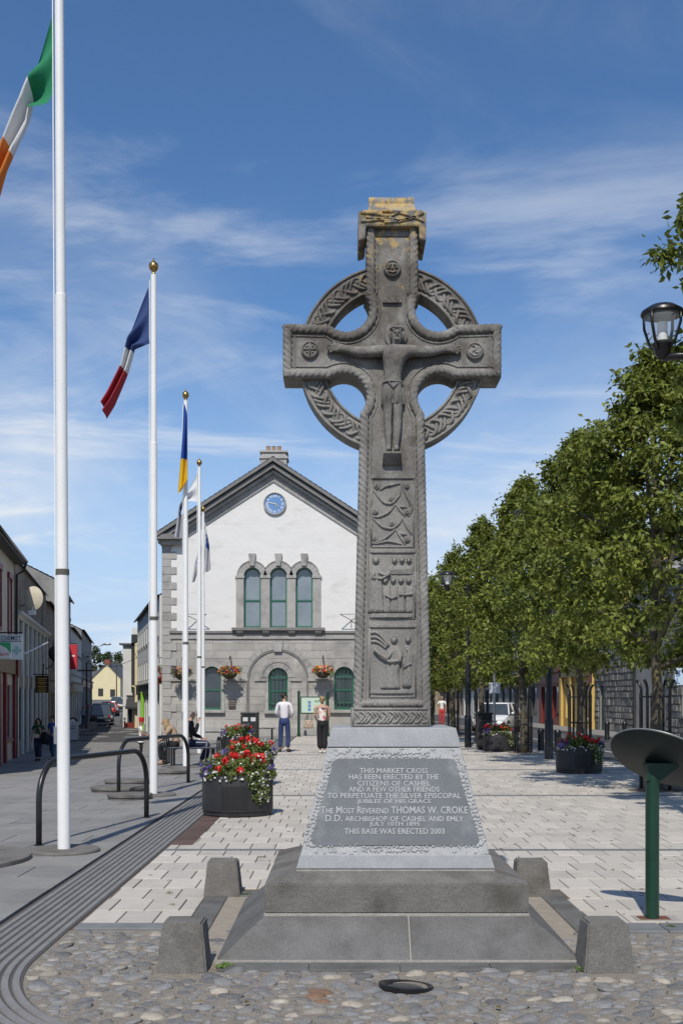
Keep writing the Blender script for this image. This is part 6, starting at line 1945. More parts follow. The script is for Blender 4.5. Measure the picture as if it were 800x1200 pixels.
# worn details of the ground: covers, gum, litter of leaves
def cover(x, y, label, w, d):
    q = G(x, y); q.z = hL(q.x, q.y)
    o = thing('access_cover', label, 'access cover', q, rng.uniform(-.1,.1))
    MB().box(-w/2, w/2, -d/2, d/2, -.05, .0035).build('frame', M['steel'], o)
    MB().box(-w/2+.03, w/2-.03, -d/2+.03, d/2-.03, .0036, .0065).build('lid', M['rib'], o)
    return o
cover(104, 930, 'flat rectangular access cover in the grey slabs left of the hoop rail', .6, .45)
gm = MB(); r5 = random.Random(77)
for _ in range(260):
    x, y = r5.uniform(-1.8, 4.6), r5.uniform(8.1, 30)
    if in_monument(x-.05, x+.05, y-.05, y+.05): continue
    r = r5.uniform(.010,.024); n = 7
    vs = [(x+r*r5.uniform(.7,1.2)*math.cos(2*PI*k/n), y+r*r5.uniform(.7,1.2)*math.sin(2*PI*k/n), .0016) for k in range(n)]
    gm.add(vs, [tuple(range(n))])
tag(gm.build('gum_spots', simple('gum_dark', (.16,.145,.13), .9)), kind='stuff')
lv = MB()
for _ in range(240):
    x, y = r5.uniform(2.4, 6.6), r5.uniform(9, 34)
    if r5.random() < .25: x, y = r5.uniform(-1.7, 4), r5.uniform(5.4, 12)
    if in_monument(x-.2, x+.2, y-.2, y+.2): continue
    a = r5.uniform(0, 2*PI); l = r5.uniform(.018,.036); c_, s_ = math.cos(a)*l, math.sin(a)*l
    lv.add([(x-c_,y-s_,.006),(x+s_*.5,y-c_*.5,.010),(x+c_,y+s_,.008),(x-s_*.5,y+c_*.5,.016)], [(0,1,2),(0,2,3)])
tag(lv.build('fallen_leaves', simple('leaf_dry', (.20,.13,.04), .8, c2=(.10,.10,.03), scale=3, island=.4)), kind='stuff')
# ---------------------------------------------------------------- buildings along the streets
M['rough_brown'] = mat('pebble_dash_brown', (.38,.31,.235), .95, (.25,.20,.155), 1.6, .9, .02, 30, grime=(.10,.085,.07), gscale=.8)
M['render_cream'] = mat('cream_render', (.62,.56,.44), .9, (.50,.45,.36), 1.2, .8, .006, 20, grime=(.28,.24,.19), gscale=.6, glo=.58, ghi=.85)
M['render_grey'] = mat('grey_render', (.30,.29,.27), .9, (.22,.215,.20), 1.0, .8, .006, 20, grime=(.15,.145,.14), gscale=.6)
M['render_white'] = mat('white_render', (.66,.65,.61), .9, (.56,.55,.52), 1.0, .8, .005, 20, grime=(.40,.39,.36), gscale=.6, glo=.6, ghi=.85)
M['render_yellow'] = mat('yellow_render', (.62,.42,.12), .85, (.52,.35,.11), 1.5, .8, .003, 20)
M['house_cream'] = mat('house_cream', (.72,.62,.38), .85, (.64,.55,.34), .8, .8, .003, 10)
M['burgundy'] = mat('burgundy_paint', (.20,.014,.022), .45, (.15,.012,.018), 4, .7)
M['dark_red'] = mat('dark_red_paint', (.22,.035,.022), .5, (.15,.025,.018), 4, .7)
M['charcoal'] = mat('charcoal_paint', (.030,.030,.032), .5, (.045,.044,.043), 3, .8)
M['pale_green_paint'] = mat('pale_grey_green', (.58,.60,.56), .6, (.48,.50,.46), 4, .8)
M['plum'] = mat('plum_panel', (.085,.045,.05), .5, (.06,.032,.038), 3, .8)
M['lime'] = simple('lime_green', (.22,.50,.03), .6)
M['red_tile'] = mat('red_roof_tile', (.26,.085,.05), .9, (.17,.06,.04), 5, .9, .01, 20)
M['rubble_mortar'] = mat('rubble_mortar', (.27,.26,.245), .95, (.19,.185,.175), 4, .8, .01, 30)
M['rubble'] = mat('rubble_stone', (.30,.295,.28), .9, (.17,.167,.16), 5, .9, .008, 25, piece=.30, island=.3)
def building(name, label, cat, org, rz): return thing(name, label, cat, org, rz)
def faced_wall(L_, h, depth, ops, m, parent, zb=-.8, reveal=.16, name='wall'):
    """front in the local xz plane (y = 0), body behind it; ops = (x0, x1, z0, z1) left open"""
    xs = sorted({0, L_} | {v for o in ops for v in o[:2]}); zs = sorted({zb, h} | {v for o in ops for v in o[2:4]})
    mb = MB()
    def isop(x, z): return any(o[0] < x < o[1] and o[2] < z < o[3] for o in ops)
    for a, b in zip(xs, xs[1:]):
        for c, d in zip(zs, zs[1:]):
            if not isop((a+b)/2, (c+d)/2): mb.add([(a,0,c),(b,0,c),(b,0,d),(a,0,d)], [(0,1,2,3)])
    for a, b, c, d in [o[:4] for o in ops]:
        r = reveal
        mb.add([(a,0,c),(b,0,c),(b,0,d),(a,0,d),(a,r,c),(b,r,c),(b,r,d),(a,r,d)], [(0,4,5,1),(1,5,6,2),(2,6,7,3),(3,7,4,0)])
    mb.add([(0,0,zb),(0,depth,zb),(0,depth,h),(0,0,h),(L_,0,zb),(L_,depth,zb),(L_,depth,h),(L_,0,h)], [(0,3,2,1),(4,5,6,7),(1,2,6,5),(3,7,6,2)])
    return mb.build(name, m, parent)
def win(parent, x0, x1, z0, z1, fm, sill=None, bars=True, reveal=.16, shut=None):
    t = .07; y = reveal-.06
    f = MB().box(x0, x0+t, y, y+.06, z0, z1).box(x1-t, x1, y, y+.06, z0, z1).box(x0+t, x1-t, y, y+.06, z0, z0+t).box(x0+t, x1-t, y, y+.06, z1-t, z1)
    if bars: f.box(x0+t, x1-t, y+.005, y+.055, (z0+z1)/2-.025, (z0+z1)/2+.025)
    w = f.build('window', fm, parent)
    MB().box(x0+.01, x1-.01, y+.03, y+.036, z0+.01, z1-.01).build('pane', M['glass'], w)
    if sill is not None: MB().box(x0-.08, x1+.08, -.07, reveal-.07, z0-.10, z0-.003).build('sill', sill, w)
    return w
def gable_roof(L_, depth, h, rise, m, parent, over=.25, chim=(), cm=None):
    mb = MB(); n = 16
    for sgn in (0, 1):
        for k in range(n):
            t0, t1 = k/n, (k+1)/n
            def pt(t): 
                yy = -over + (depth/2+over)*t
                return (depth-yy if sgn else yy), h-.05 + rise*t
            (ya, za), (yb, zb_) = pt(t0), pt(t1)
            mb.add([(-.05,ya,za+.03),(L_+.05,ya,za+.03),(L_+.05,yb,zb_),(-.05,yb,zb_),(-.05,ya,za-.03),(L_+.05,ya,za-.03)], [(0,1,2,3),(0,4,5,1)])
    r = mb.build('roof', m, parent)
    g = MB().prism_x([(0,h-.02),(depth,h-.02),(depth/2,h+rise-.08)], .0, .1).prism_x([(0,h-.02),(depth,h-.02),(depth/2,h+rise-.08)], L_-.1, L_)
    g.build('gable', cm, parent)
    for x in chim:
        c = MB().box(x-.45, x+.45, depth/2-.35, depth/2+.35, h+rise-.5, h+rise+.9).box(x-.52, x+.52, depth/2-.42, depth/2+.42, h+rise+.901, h+rise+1.02)
        cc_ = c.build('chimney', M['red_tile'] if cm is not M['render_grey'] else M['render_grey'], r)
        for dx in (-.25, .0, .25): MB().lathe([(.10,0),(.12,.04),(.09,.32),(.11,.36)], (x+dx, depth/2, h+rise+1.02), 10).build('chimney_pot', M['terracotta'], r, smooth=30)
    return r
def cornice(parent, x0, x1, z, d=.18, th=.16, m=None, name='cornice'):
    MB().prism_x([(0.0,z),(-d*.35,z),(-d*.6,z+th*.35),(-d,z+th*.6),(-d,z+th),(0.0,z+th)], x0, x1).build(name, m, parent)
def gutter(parent, x0, x1, z, y=-.25):
    MB().tube([(x0,y,z),(x1,y,z)], .06, 8).build('gutter', M['black_metal'], parent, smooth=True)
LDIR = Vector((-.183,.983,0)); LRZ = math.atan2(LDIR.y, LDIR.x)
L0p = Vector((-12.6,43.3,0))
def lpt(t): return L0p + LDIR*t                # t = metres along the left hand street front
def leftb(name, label, t0, zb): 
    p = lpt(t0); p.z = zb; return building(name, label, 'building', p, LRZ)
# A: burgundy shop with overhanging eaves, at the very left
t0, t1 = -13.0, -.2
b = leftb('corner_shop', 'cream two storey shop with burgundy windows and shopfront at the left edge', t0, -.62); L_ = t1-t0
ops = [(x, x+1.0, 5.0, 6.9) for x in (1.2,4.2,7.2,10.6)] + [(x, x+1.3, .6, 2.5) for x in (.8,3.3,6.0)] + [(9.0,10.2,.02,2.5)]
ops2 = [(x, x+1.0, 5.0-.35, 6.6) for x in (1.2,4.2,7.2,10.6)]
faced_wall(L_, 7.45, 9, ops2 + [(.8,3.4,.7,2.7),(4.2,7.0,.7,2.7),(7.7,8.9,.05,2.7),(9.5,12.0,.7,2.7)], M['render_cream'], b)
for x0, x1, z0, z1 in ops2:
    win(b, x0, x1, z0, z1, M['burgundy'], M['burgundy'])
    MB().box(x0-.14, x0-.005, -.05, .0, z0, z1).box(x1+.005, x1+.14, -.05, 0, z0, z1).box(x0-.2, x1+.2, -.09, 0, z1+.002, z1+.2).build('window_surround', M['burgundy'], b)
for x0, x1 in ((.8,3.4),(4.2,7.0),(9.5,12.0)): win(b, x0, x1, .7, 2.7, M['burgundy'], M['burgundy'], bars=False)
d_ = MB().box(7.75, 8.85, .1, .15, .05, 2.65).build('door', M['burgundy'], b); MB().ell((8.75,.08,1.2), .03,.03,.03,8,5).build('handle', M['brass'], d_)
for x in (.4, 3.8, 7.35, 9.2, 12.35): MB().box(x-.18, x+.18, -.12, -.002, -.3, 3.1).build('shop_pilaster', M['burgundy'], b, bevel=.02)
MB().box(.2, 12.55, -.16, -.003, 3.1, 3.75).build('fascia', simple('fascia_brown', (.10,.045,.025), .5, c2=(.16,.10,.04), scale=3), b)
for x in (.6, 12.2):
    MB().box(x-.2,x+.2,-.24,-.17,3.0,3.9).build('console_bracket', M['burgundy'], b, bevel=.03)
cornice(b, .1, 12.7, 3.76, .35, .2, M['burgundy'], 'shop_cornice')
gable_roof(L_, 9, 7.5, 2.6, M['slate'], b, .42, (2.0,), M['render_cream'])
MB().box(-.1, L_+.1, -.42, -.005, 7.35, 7.44).build('soffit', M['charcoal'], b)
gutter(b, -.1, L_+.15, 7.47, -.46)
MB().tube([(L_-.02,-.44,7.42),(L_-.02,-.38,7.1),(L_-.02,-.1,6.95),(L_-.02,-.09,-.4)], .05, 8).build('downpipe', M['black_metal'], b, smooth=True)
# B: plum windows behind pale pilasters, brown rough wall above
t0, t1 = 0.0, 16.0
b = leftb('terraced_shop', 'brown rough walled shop with pale pilasters and tall plum windows, left street side', t0, -.60); L_ = t1-t0
up_ = [(2.0+4.6*i, 2.9+4.6*i, 5.0, 5.9) for i in range(0)]
tall = [(.6+2.2*i, 1.75+2.2*i, 3.2, 5.1) for i in range(7)]
low = [(.7,2.6,.5,2.55),(3.2,4.6,.05,2.55),(5.2,7.2,.5,2.55),(7.9,9.2,.05,2.55),(9.8,12,.5,2.55),(12.6,15.3,.5,2.55)]
ops = tall + low + [(13.2,14.2,6.0,7.3)]
faced_wall(L_, 7.6, 9, ops, M['rough_brown'], b)
for q in tall: win(b, *q, M['plum'], None, bars=False); 
for q in low: win(b, *q, M['charcoal'], None, bars=False)
win(b, 13.2,14.2,6.0,7.3, M['charcoal'], M['render_grey'])
MB().box(13.22,14.18,.08,.095,6.02,7.28).build('blind', simple('blind_ochre', (.40,.28,.11), .8), b)
for i in range(8):
    x = .32+2.2*i
    MB().box(x-.2, x+.2, -.12, -.002, -.3, 5.3).build('pilaster', M['pale_green_paint'], b, bevel=.02)
MB().box(.05, L_-.05, -.10, -.003, 2.62, 3.12).build('fascia', simple('fascia_grey', (.16,.15,.13), .6, c2=(.22,.20,.15), scale=2), b)
cornice(b, .02, L_-.02, 5.32, .28, .26, M['pale_green_paint'])
gable_roof(L_, 9, 7.6, 2.4, M['slate'], b, .12, (), M['rough_brown'])
# C and D further along
specs = [(16.05, 23.0, 7.3, 'ochre_house', 'ochre brown two storey house with stone window heads, partly behind the nearest flagpole', M['rough_brown'], M['charcoal'], simple('blind_ochre', (.40,.28,.11), .8), -.62),
         (23.05, 40.0, 9.2, 'grey_house', 'tall grey rendered house right of the nearest flagpole, with the red banner on it', M['render_grey'], M['charcoal'], None, -.62),
         (40.05, 58.0, 7.2, 'white_house', 'low pale house beyond the grey house on the left of the street', M['render_white'], M['charcoal'], None, -.4),
         (58.05, 84.0, 7.6, 'far_terrace', 'far grey terrace on the left of the street, before the yellow gable', M['render_grey'], M['dark_red'], None, .1)]
for t0, t1, h, nm, lb, wm_, fm, bl, zb in specs:
    b = leftb(nm, lb, t0, zb); L_ = t1-t0; n = max(2, int(L_/2.6)); pitch = L_/n
    rows_ = [(3.8, 5.3)] + ([(6.4, 7.8)] if h > 8.5 else [])
    upo = [(pitch*(i+.5)-.5, pitch*(i+.5)+.5, z0, z1) for i in range(n) for z0, z1 in rows_]
    lo = [(pitch*(i+.5)-.8, pitch*(i+.5)+.8, .4 if i % 2 else .02, 2.4) for i in range(n)]
    faced_wall(L_, h, 9, upo+lo, wm_, b)
    for q in upo:
        win(b, *q, M['white_flat'] if wm_ is not M['rough_brown'] else fm, M['render_grey'])
        MB().box(q[0]-.15, q[1]+.15, -.08, -.002, q[3]+.004, q[3]+.2).build('window_head', M['render_grey'], b)
    for q in lo: win(b, *q, fm, None, bars=False)
    MB().box(.1, L_-.1, -.12, -.003, 2.5, 3.1).build('fascia', fm, b)
    cornice(b, .05, L_-.05, 3.11, .25, .14, wm_, 'shop_cornice')
    gable_roof(L_, 9, h, 2.3, M['slate'], b, .2, (L_-.8,), wm_)
    gutter(b, 0, L_, h-.02, -.22)
# signs and fittings on the left fronts
def on_left(t, out, z):
    n_ = Vector((LDIR.y, -LDIR.x, 0)); p = lpt(t) + n_*out; p.z = z; return p
def hang_sign(name, label, p, w, h, m, rz=0.0, arm=True):
    o = thing(name, label, 'sign', p, rz)
    bd = MB().box(-w/2, w/2, -.05, .05, -h/2, h/2).build('board', m, o, bevel=.008)
    if arm: MB().tube([(-w/2-.35,0,h/2+.06),(w/2,0,h/2+.06)], .02, 6).build('arm', M['black_metal'], o)
    return o, bd
def letters(txt, w, h, m, parent, x=0, z=0, y=-.053, small=False):
    t = text_mb(txt, w, h, .004, small); t.xf(Matrix.Translation((x, y, z)) @ Matrix.Rotation(PI/2, 4, 'X'))
    return t.build('lettering', m, parent)
Ys = 34.0
s_ = Ys/F
p = P(13.5, 758.5, Ys)
o, bd = hang_sign('chemist_sign', 'pale projecting sign reading CHEMIST with a green cross below the word', p, 26*s_, 29.5*s_, simple('sign_pale', (.62,.68,.68), .4))
letters('CHEMIST', 23*s_, 5.2*s_, simple('sign_dark', (.03,.04,.05), .5), bd, 0, 10.5*s_)
MB().box(-12.6*s_,12.6*s_,-.054,-.051,6.3*s_,7.0*s_).build('rule_line', M['sign_dark'], bd)
cx_, cz_ = 6.5*s_, -4*s_
MB().box(cx_-1.8*s_,cx_+1.8*s_,-.056,-.051,cz_-5.2*s_,cz_+5.2*s_).box(cx_-5.2*s_,cx_-1.81*s_,-.056,-.051,cz_-1.8*s_,cz_+1.8*s_).box(cx_+1.81*s_,cx_+5.2*s_,-.056,-.051,cz_-1.8*s_,cz_+1.8*s_).build('cross_emblem', simple('sign_teal', (.30,.48,.44), .5), bd)
p = P(4, 762.5, Ys-.2)
o, bd = hang_sign('pharmacy_sign', 'white and green projecting panel with red lettering left of the CHEMIST sign', p, 19*s_, 19*s_, M['white_flat'], arm=False)
MB().add([(-9.3*s_,-.054,9.3*s_),(9.3*s_,-.054,9.3*s_),(9.3*s_,-.054,-4*s_),(4*s_,-.054,3*s_)], [(0,1,2,3)]).build('green_corner', simple('sign_green', (.05,.42,.16), .5), bd)
letters('HEALTH', 12*s_, 3.2*s_, simple('sign_red', (.55,.04,.04), .5), bd, 1*s_, -4.5*s_, -.055)
MB().tube([P(29,766,Ys+.4)-p, P(56,753,Ys+5)-p], .025, 6).build('stay_rod', simple('rod_pale', (.6,.6,.58), .5), o)
Yd = 45.3; sd = Yd/F
p = P(39, 701, Yd)
o = thing('satellite_dish', 'pale round dish on the brown rough wall above the shop cornice', 'satellite dish', p)
d = MB().lathe([(0,.06),(6*sd,.055),(10*sd,.03),(14*sd,-.02),(14*sd,-.04),(10*sd,.01),(0,.04)], (0,0,0), 36, .80, 1); d.xf(Matrix.Rotation(PI/2, 4, 'X'))
d.build('dish', simple('dish_cream', (.60,.54,.42), .7, c2=(.52,.46,.36), scale=4), o, smooth=40)
MB().tube([(0,.05,0),(-.30,.35,-.2),(-.62,.4,-.3)], .035, 8).build('mount', M['steel'], o)
MB().box(-.16,.10,-.14,.02,-.68,-.50).tube([(-.02,-.06,-.5),(0,.0,-.3)], .02, 6).build('receiver', M['white_flat'], o)
Yb = 50.0; sb_ = Yb/F
p = P(49.5, 802, Yb)
o, bd = hang_sign('pub_sign', 'dark brown projecting sign with four rows of gold lettering', p, 15.5*sb_, 20*sb_, simple('sign_brown', (.035,.018,.012), .5))
for i, tx in enumerate(('FOOD', 'MUSIC', 'DRINKS', 'OPEN')):
    MB().box(-5.5*sb_,5.5*sb_,-.054,-.0505,(5.9-i*4.6)*sb_,(7.2-i*4.6)*sb_).box(-4*sb_,4*sb_,-.054,-.0505,(4.1-i*4.6)*sb_,(4.9-i*4.6)*sb_).build('gold_line', simple('sign_gold', (.45,.28,.06), .5), bd)
p = P(63, 766, 55)
o = thing('wall_lantern', 'black globe shaped lantern on a curly bracket over the left pavement', 'lantern', p)
MB().ell((0,0,0), .26, .26, .36, 16, 10).build('globe', M['black_matt'], o, smooth=True)
MB().tube([(0,0,-.34),(-.1,0,-.6),(-.35,0,-.75),(-.5,0,-.5),(-.55,0,-1.3)], .03, 8).build('bracket', M['black_metal'], o, smooth=True)
p = P(85.5, 770, 66)
o, bd = hang_sign('red_banner', 'bright red banner hanging from the grey house right of the nearest flagpole', p, 10*66/F, 29*66/F, simple('banner_red', (.50,.03,.045), .7))
MB().box(-.12,.12,-.055,-.051,.02,.10).build('banner_print', M['white_flat'], bd)
p = P(84, 808, 62)
o, bd = hang_sign('round_sign', 'small round cream sign on the grey house below the red banner', p, .05, .05, M['charcoal'], arm=False)
q = MB().lathe([(.19,0),(.19,.06),(.15,.07),(0,.07)], (0,0,0), 20, .8, 1.3); q.xf(Matrix.Rotation(PI/2,4,'X')); q.build('face', simple('cream_face', (.5,.38,.22), .6), bd, smooth=30)
# boards standing on the pavement
def aboard(x, Y, w, h, label, m, top=False):
    X = (x-400)*Y/F
    o = thing('pavement_board', label, 'sandwich board', (X, Y, hL(X, Y)))
    for sg in (-1,1):
        q = MB().box(-w/2, w/2, -.02, .02, .05, h); q.xf(Matrix.Translation((0, sg*.22, 0)) @ Matrix.Rotation(sg*.18, 4, 'X')); q.build('panel', m, o, bevel=.015)
    if top:
        q = MB().arch(0, 0, .01, w*.42, -.02, .02, 0, PI, 16); q.xf(Matrix.Translation((0,-.02,h-.02))); q.build('rounded_top', M['black_matt'], o)
        q = MB().arch(0, 0, .0, w*.26, -.03, -.021, 0, PI, 16); q.xf(Matrix.Translation((0,-.02,h-.02))); q.build('pale_lens', M['white_flat'], o)
        for i, ww in enumerate((.7, .55)):
            q = MB().box(-w*ww/2, w*ww/2, -.028, -.0205, h-.28-i*.13, h-.22-i*.13); q.xf(Matrix.Translation((0,-.22,0)) @ Matrix.Rotation(-.18,4,'X')); q.build('print', simple('print_grey', (.2,.25,.22), .6), o)
    return o
aboard(85.5, 60, .56, 1.05, 'white pavement board with rounded top just right of the nearest flagpole', simple('board_white', (.55,.55,.55), .6), True)
o = aboard(108, 79, .62, .62, 'pavement board with pale pictures near the dark car', simple('board_pics', (.42,.40,.38), .6, c2=(.16,.13,.11), scale=5))
# black bollards across the street
for x, lb in ((128, 'black bollard in front of the dark car in the street'), (146, 'black bollard across the street, right of the dark car')):
    Y = 86; X = (x-400)*Y/F
    o = thing('bollard', lb, 'bollard', (X, Y, hL(X, Y)), 0, 'bollards across the left street')
    MB().lathe([(.09,-.05),(.09,.06),(.065,.08),(.06,.62),(.07,.64),(.07,.70),(.055,.78),(0,.80)], (0,0,0), 14).build('post', M['black_metal'], o, smooth=30)
    MB().lathe([(.064,.56),(.064,.61)], (0,0,0), 14).build('white_ring', M['white_flat'], o)
# low railing between bollards
o = thing('low_railing', 'low pale railing near the dark car, between the boards and the bollard', 'railing', (*sp_at(120, 84)[:2], sp_at(120,84)[2]))
for k in range(3): MB().tube([(-.9+.9*k,0,-.05),(-.9+.9*k,0,.45)], .02, 6).build('post', M['steel'], o)
MB().tube([(-1.1,0,.45),(1.0,0,.45)], .02, 6).build('rail', M['steel'], o)

# right side of the left hand street: facade faces the street (towards -x)
def rb(name, label, pn_, pf, zb, cat='building'):
    """front runs from pf (far) to pn_ (near)"""
    d = Vector(pn_) - Vector(pf); L_ = d.length; rz = math.atan2(d.y, d.x)
    return building(name, label, cat, (pf[0], pf[1], zb), rz), L_
def px2(x, Y): return ((x-400)*Y/F, Y)
def plain_house(name, label, pn_, pf, zb, h, rise, wm_, fm, rows_, low=True, depth=8, chim=(), pitch=2.4, roofm=None, lowm=None):
    b, L_ = rb(name, label, pn_, pf, zb); n = max(1, int(L_/pitch)); pt_ = L_/n
    upo = [(pt_*(i+.5)-.45, pt_*(i+.5)+.45, z0, z1) for i in range(n) for z0, z1 in rows_]
    lo = [(pt_*(i+.5)-.75, pt_*(i+.5)+.75, .45 if i % 2 else .03, 2.3) for i in range(n)] if low else []
    faced_wall(L_, h, depth, upo+lo, wm_, b)
    for q in upo: win(b, *q, fm, M['render_grey'])
    for q in lo: win(b, *q, lowm or fm, None, bars=False)
    if low:
        MB().box(.08, L_-.08, -.12, -.003, 2.45, 3.0).build('fascia', lowm or fm, b); cornice(b, .04, L_-.04, 3.01, .25, .14, wm_, 'shop_cornice')
    gable_roof(L_, depth, h, rise, roofm or M['slate'], b, .2, chim, wm_)
    gutter(b, 0, L_, h-.02, -.22)
    return b, L_
b, L_ = plain_house('white_terrace', 'white three storey terrace on the right of the street, left of the town hall', px2(187,62), px2(161,84), -.6, 7.9, 1.6, M['render_white'], M['charcoal'], [(3.4,4.6),(5.7,6.8)], chim=(1.0,))
MB().box(L_*.35-.22, L_*.35+.22, -.2, -.005, -.2, 2.6).build('lime_door_frame', M['lime'], b)
b, L_ = plain_house('cream_end_house', 'narrow cream house with a dark flue on its lit end wall, beyond the white terrace', px2(158,86), px2(150,96), -.6, 6.4, 1.6, M['house_cream'], M['charcoal'], [(3.4,4.7)])
# lit end wall with dark flue and balcony canopy
X0, X1 = px2(142.5,86)[0], px2(158,86)[0]
e = thing('pale_end_house', 'tall pale end wall with a black flue and dark canopy, right of the cars', 'building', (X0, 86.5, -.6))
w_ = X1-X0
faced_wall(w_, (EYE+.6+(HZ-756)*86.5/F), 9, [(.25,.75,.0,2.4)], M['render_white'], e)
MB().box(-.25, w_+.2, -.25, 9, (EYE+.6+(HZ-756)*86.5/F), (EYE+.6+(HZ-754)*86.5/F)).build('roof_slab', M['slate'], e)
MB().box(w_-.30, w_+.28, -.35, -.01, 2.6, (EYE+.6+(HZ-744)*86.5/F)).build('flue', M['charcoal'], e)
MB().box(w_-.25, w_+.25, -.30, .4, (EYE+.6+(HZ-743.8)*86.5/F), (EYE+.6+(HZ-736)*86.5/F)).build('chimney', M['render_white'], e)
q = MB().prism_x([(-.01,2.3),(-.9,1.5),(-.9,1.35),(-.01,1.35)], .35, w_+.35); q.build('canopy', M['charcoal'], e)
MB().box(.1, w_-.1, -.05, -.004, -.3, .3).build('red_plinth', M['dark_red'], e)
win(e, .25,.75,.0,2.4, M['white_flat'], None, False)
# yellow gable at the head of the street
Yh = 205.0; kh = Yh/F
X0, X1 = (108-400)*kh, (141-400)*kh
zb = EYE+(HZ-820)*kh
hs = thing('yellow_gable_house', 'pale yellow gabled house closing the view at the head of the street', 'house', (X0, Yh, zb))
w_ = X1-X0
def zz2(y): return (820-y)*kh
MB().prism_y([(0,-1),(w_,-1),(w_,zz2(795)),(w_*.52,zz2(778)),(0,zz2(794))], 0, .3).box(0,.3,.3,10,-1,zz2(795)).box(w_-.3,w_,.3,10,-1,zz2(795)).build('wall', M['house_cream'], hs)
rf_ = MB()
for sx in (0, 1):
    xe = -.3 if sx == 0 else w_+.3; ze = zz2(795.5)
    rf_.add([(xe,-.2,ze),(w_*.52,-.2,zz2(777)),(w_*.52,12,zz2(777)),(xe,12,ze),(xe,-.2,ze-.2),(w_*.52,-.2,zz2(777)-.2)], [(0,1,2,3),(0,4,5,1)])
r_ = rf_.build('roof', M['slate'], hs)
MB().box(w_*.52-.5,w_*.52+.5,.3,1.3,zz2(780),zz2(773)).build('chimney', M['red_tile'], r_)
for xq, yq in ((118,812),(132,813)):
    xx = (xq-108)*kh; MB().box(xx-.45,xx+.45,-.05,-.003,zz2(yq+4),zz2(yq-5)).build('window', M['charcoal'], hs)
hs2 = thing('slate_roofed_house', 'low slate roofed cottage left of the yellow gable, half hidden by lamp posts', 'house', ((93-400)*230/F, 230, zb-.2))
MB().box(0, 3.4, 0, 8, -1, 3.4).build('wall', M['render_white'], hs2)
MB().prism_x([(-.3,3.3),(8.3,3.3),(4,6.4)], -.2, 3.6).build('roof', M['slate'], hs2)
win(hs2, .6,1.4,1.2,2.4, M['charcoal'], M['render_grey'], reveal=.02)
# trees on the rise behind
def far_tree(x, ytop, Y, w, label, seed):
    r_ = random.Random(seed); k = Y/F
    X = (x-400)*k; top = EYE+(HZ-ytop)*k; base = 1.0
    o = thing('far_tree', label, 'tree', (X, Y, base), 0, 'trees behind the yellow house')
    MB().tube([(0,0,-3),(0.1,0,top*.6-base)], [.4,.2], 8).build('trunk', M['bark'], o)
    pts = []
    for _ in range(60):
        a = r_.uniform(0,2*PI); t = r_.random(); rr = w*k/2*math.sin(PI*(.15+.8*t))*math.sqrt(r_.random())
        pts.append((rr*math.cos(a), rr*math.sin(a), lerp(.25, 1, t)*(top-base)-.6, r_.uniform(.5,1.2)))
    f = MB(); leafblob(f, pts, 3000, .30, r_); f.build('crown', simple('far_leaf', (.035,.065,.018), .7, c2=(.06,.09,.025), scale=.6, island=.4, trans=.2), o)
for a in ((100,762,300,22,'tree crown at the far left behind the cottage roofs',1),(113,757,300,24,'tallest dark tree behind the yellow gabled house',2),(126,764,300,20,'round tree just right of the tallest one behind the yellow house',3),(139,764,310,22,'tree at the far right, behind the pale end wall',4),(88,770,300,20,'low tree behind the far terrace, next to the red banner',5)):
    far_tree(*a)
# street lamp and poles up the street
def slim_pole(x, y0, y1, Y, label, lamp=0, name='telegraph_pole', cat='pole', r=.09):
    X, z0, z1 = (x-400)*Y/F, hL((x-400)*Y/F, Y), EYE+(HZ-y1)*Y/F
    o = thing(name, label, cat, (X, Y, z0))
    MB().lathe([(r,-.1),(r*.7,z1-z0)], (0,0,0), 10).build('pole', M['steel'] if lamp else simple('pole_wood', (.08,.065,.05), .9), o, smooth=30)
    if lamp:
        h = z1-z0
        MB().tube([(0,0,h-.02),(.1,0,h+.35),(.5,0,h+.75),(1.1,0,h+.95)], .05, 8).build('arm', M['steel'], o, smooth=True)
        MB().ell((1.4,0,h+.98), .4,.14,.10,10,6).build('lantern', M['steel'], o, smooth=True)
    else:
        MB().box(-.7,.7,-.05,.05,z1-z0-.7,z1-z0-.58).build('crossarm', simple('pole_wood', (.08,.065,.05), .9), o)
    return o
slim_pole(107, 840, 768, 100, 'street lamp with a curved arm left of the yellow gable', 1, 'road_lamp', 'street lamp')
slim_pole(95.5, 840, 762, 110, 'thin wooden pole beside the far left terrace')
slim_pole(101.5, 840, 776, 84, 'dark wooden pole just left of the curved street lamp')
slim_pole(136.5, 830, 772, 150, 'slender pole in front of the yellow house, on its right')
for i, (x0, y0, Y0, x1, y1, Y1) in enumerate(((95.5,763,110,161,756,84),(95.5,765,110,142,764,86),(101.5,777,84,161,770,84))):
    a, b_ = P(x0, y0, Y0), P(x1, y1, Y1)
    tag(MB().tube([a.lerp(b_, t) + Vector((0,0,-.5*math.sin(PI*t))) for t in [k/16 for k in range(17)]], .018, 4).build('overhead_wire', M['black_metal']),
        ['upper overhead wire crossing the street to the white terrace', 'middle overhead wire crossing to the pale end wall', 'lower overhead wire crossing above the cars'][i], 'wire')

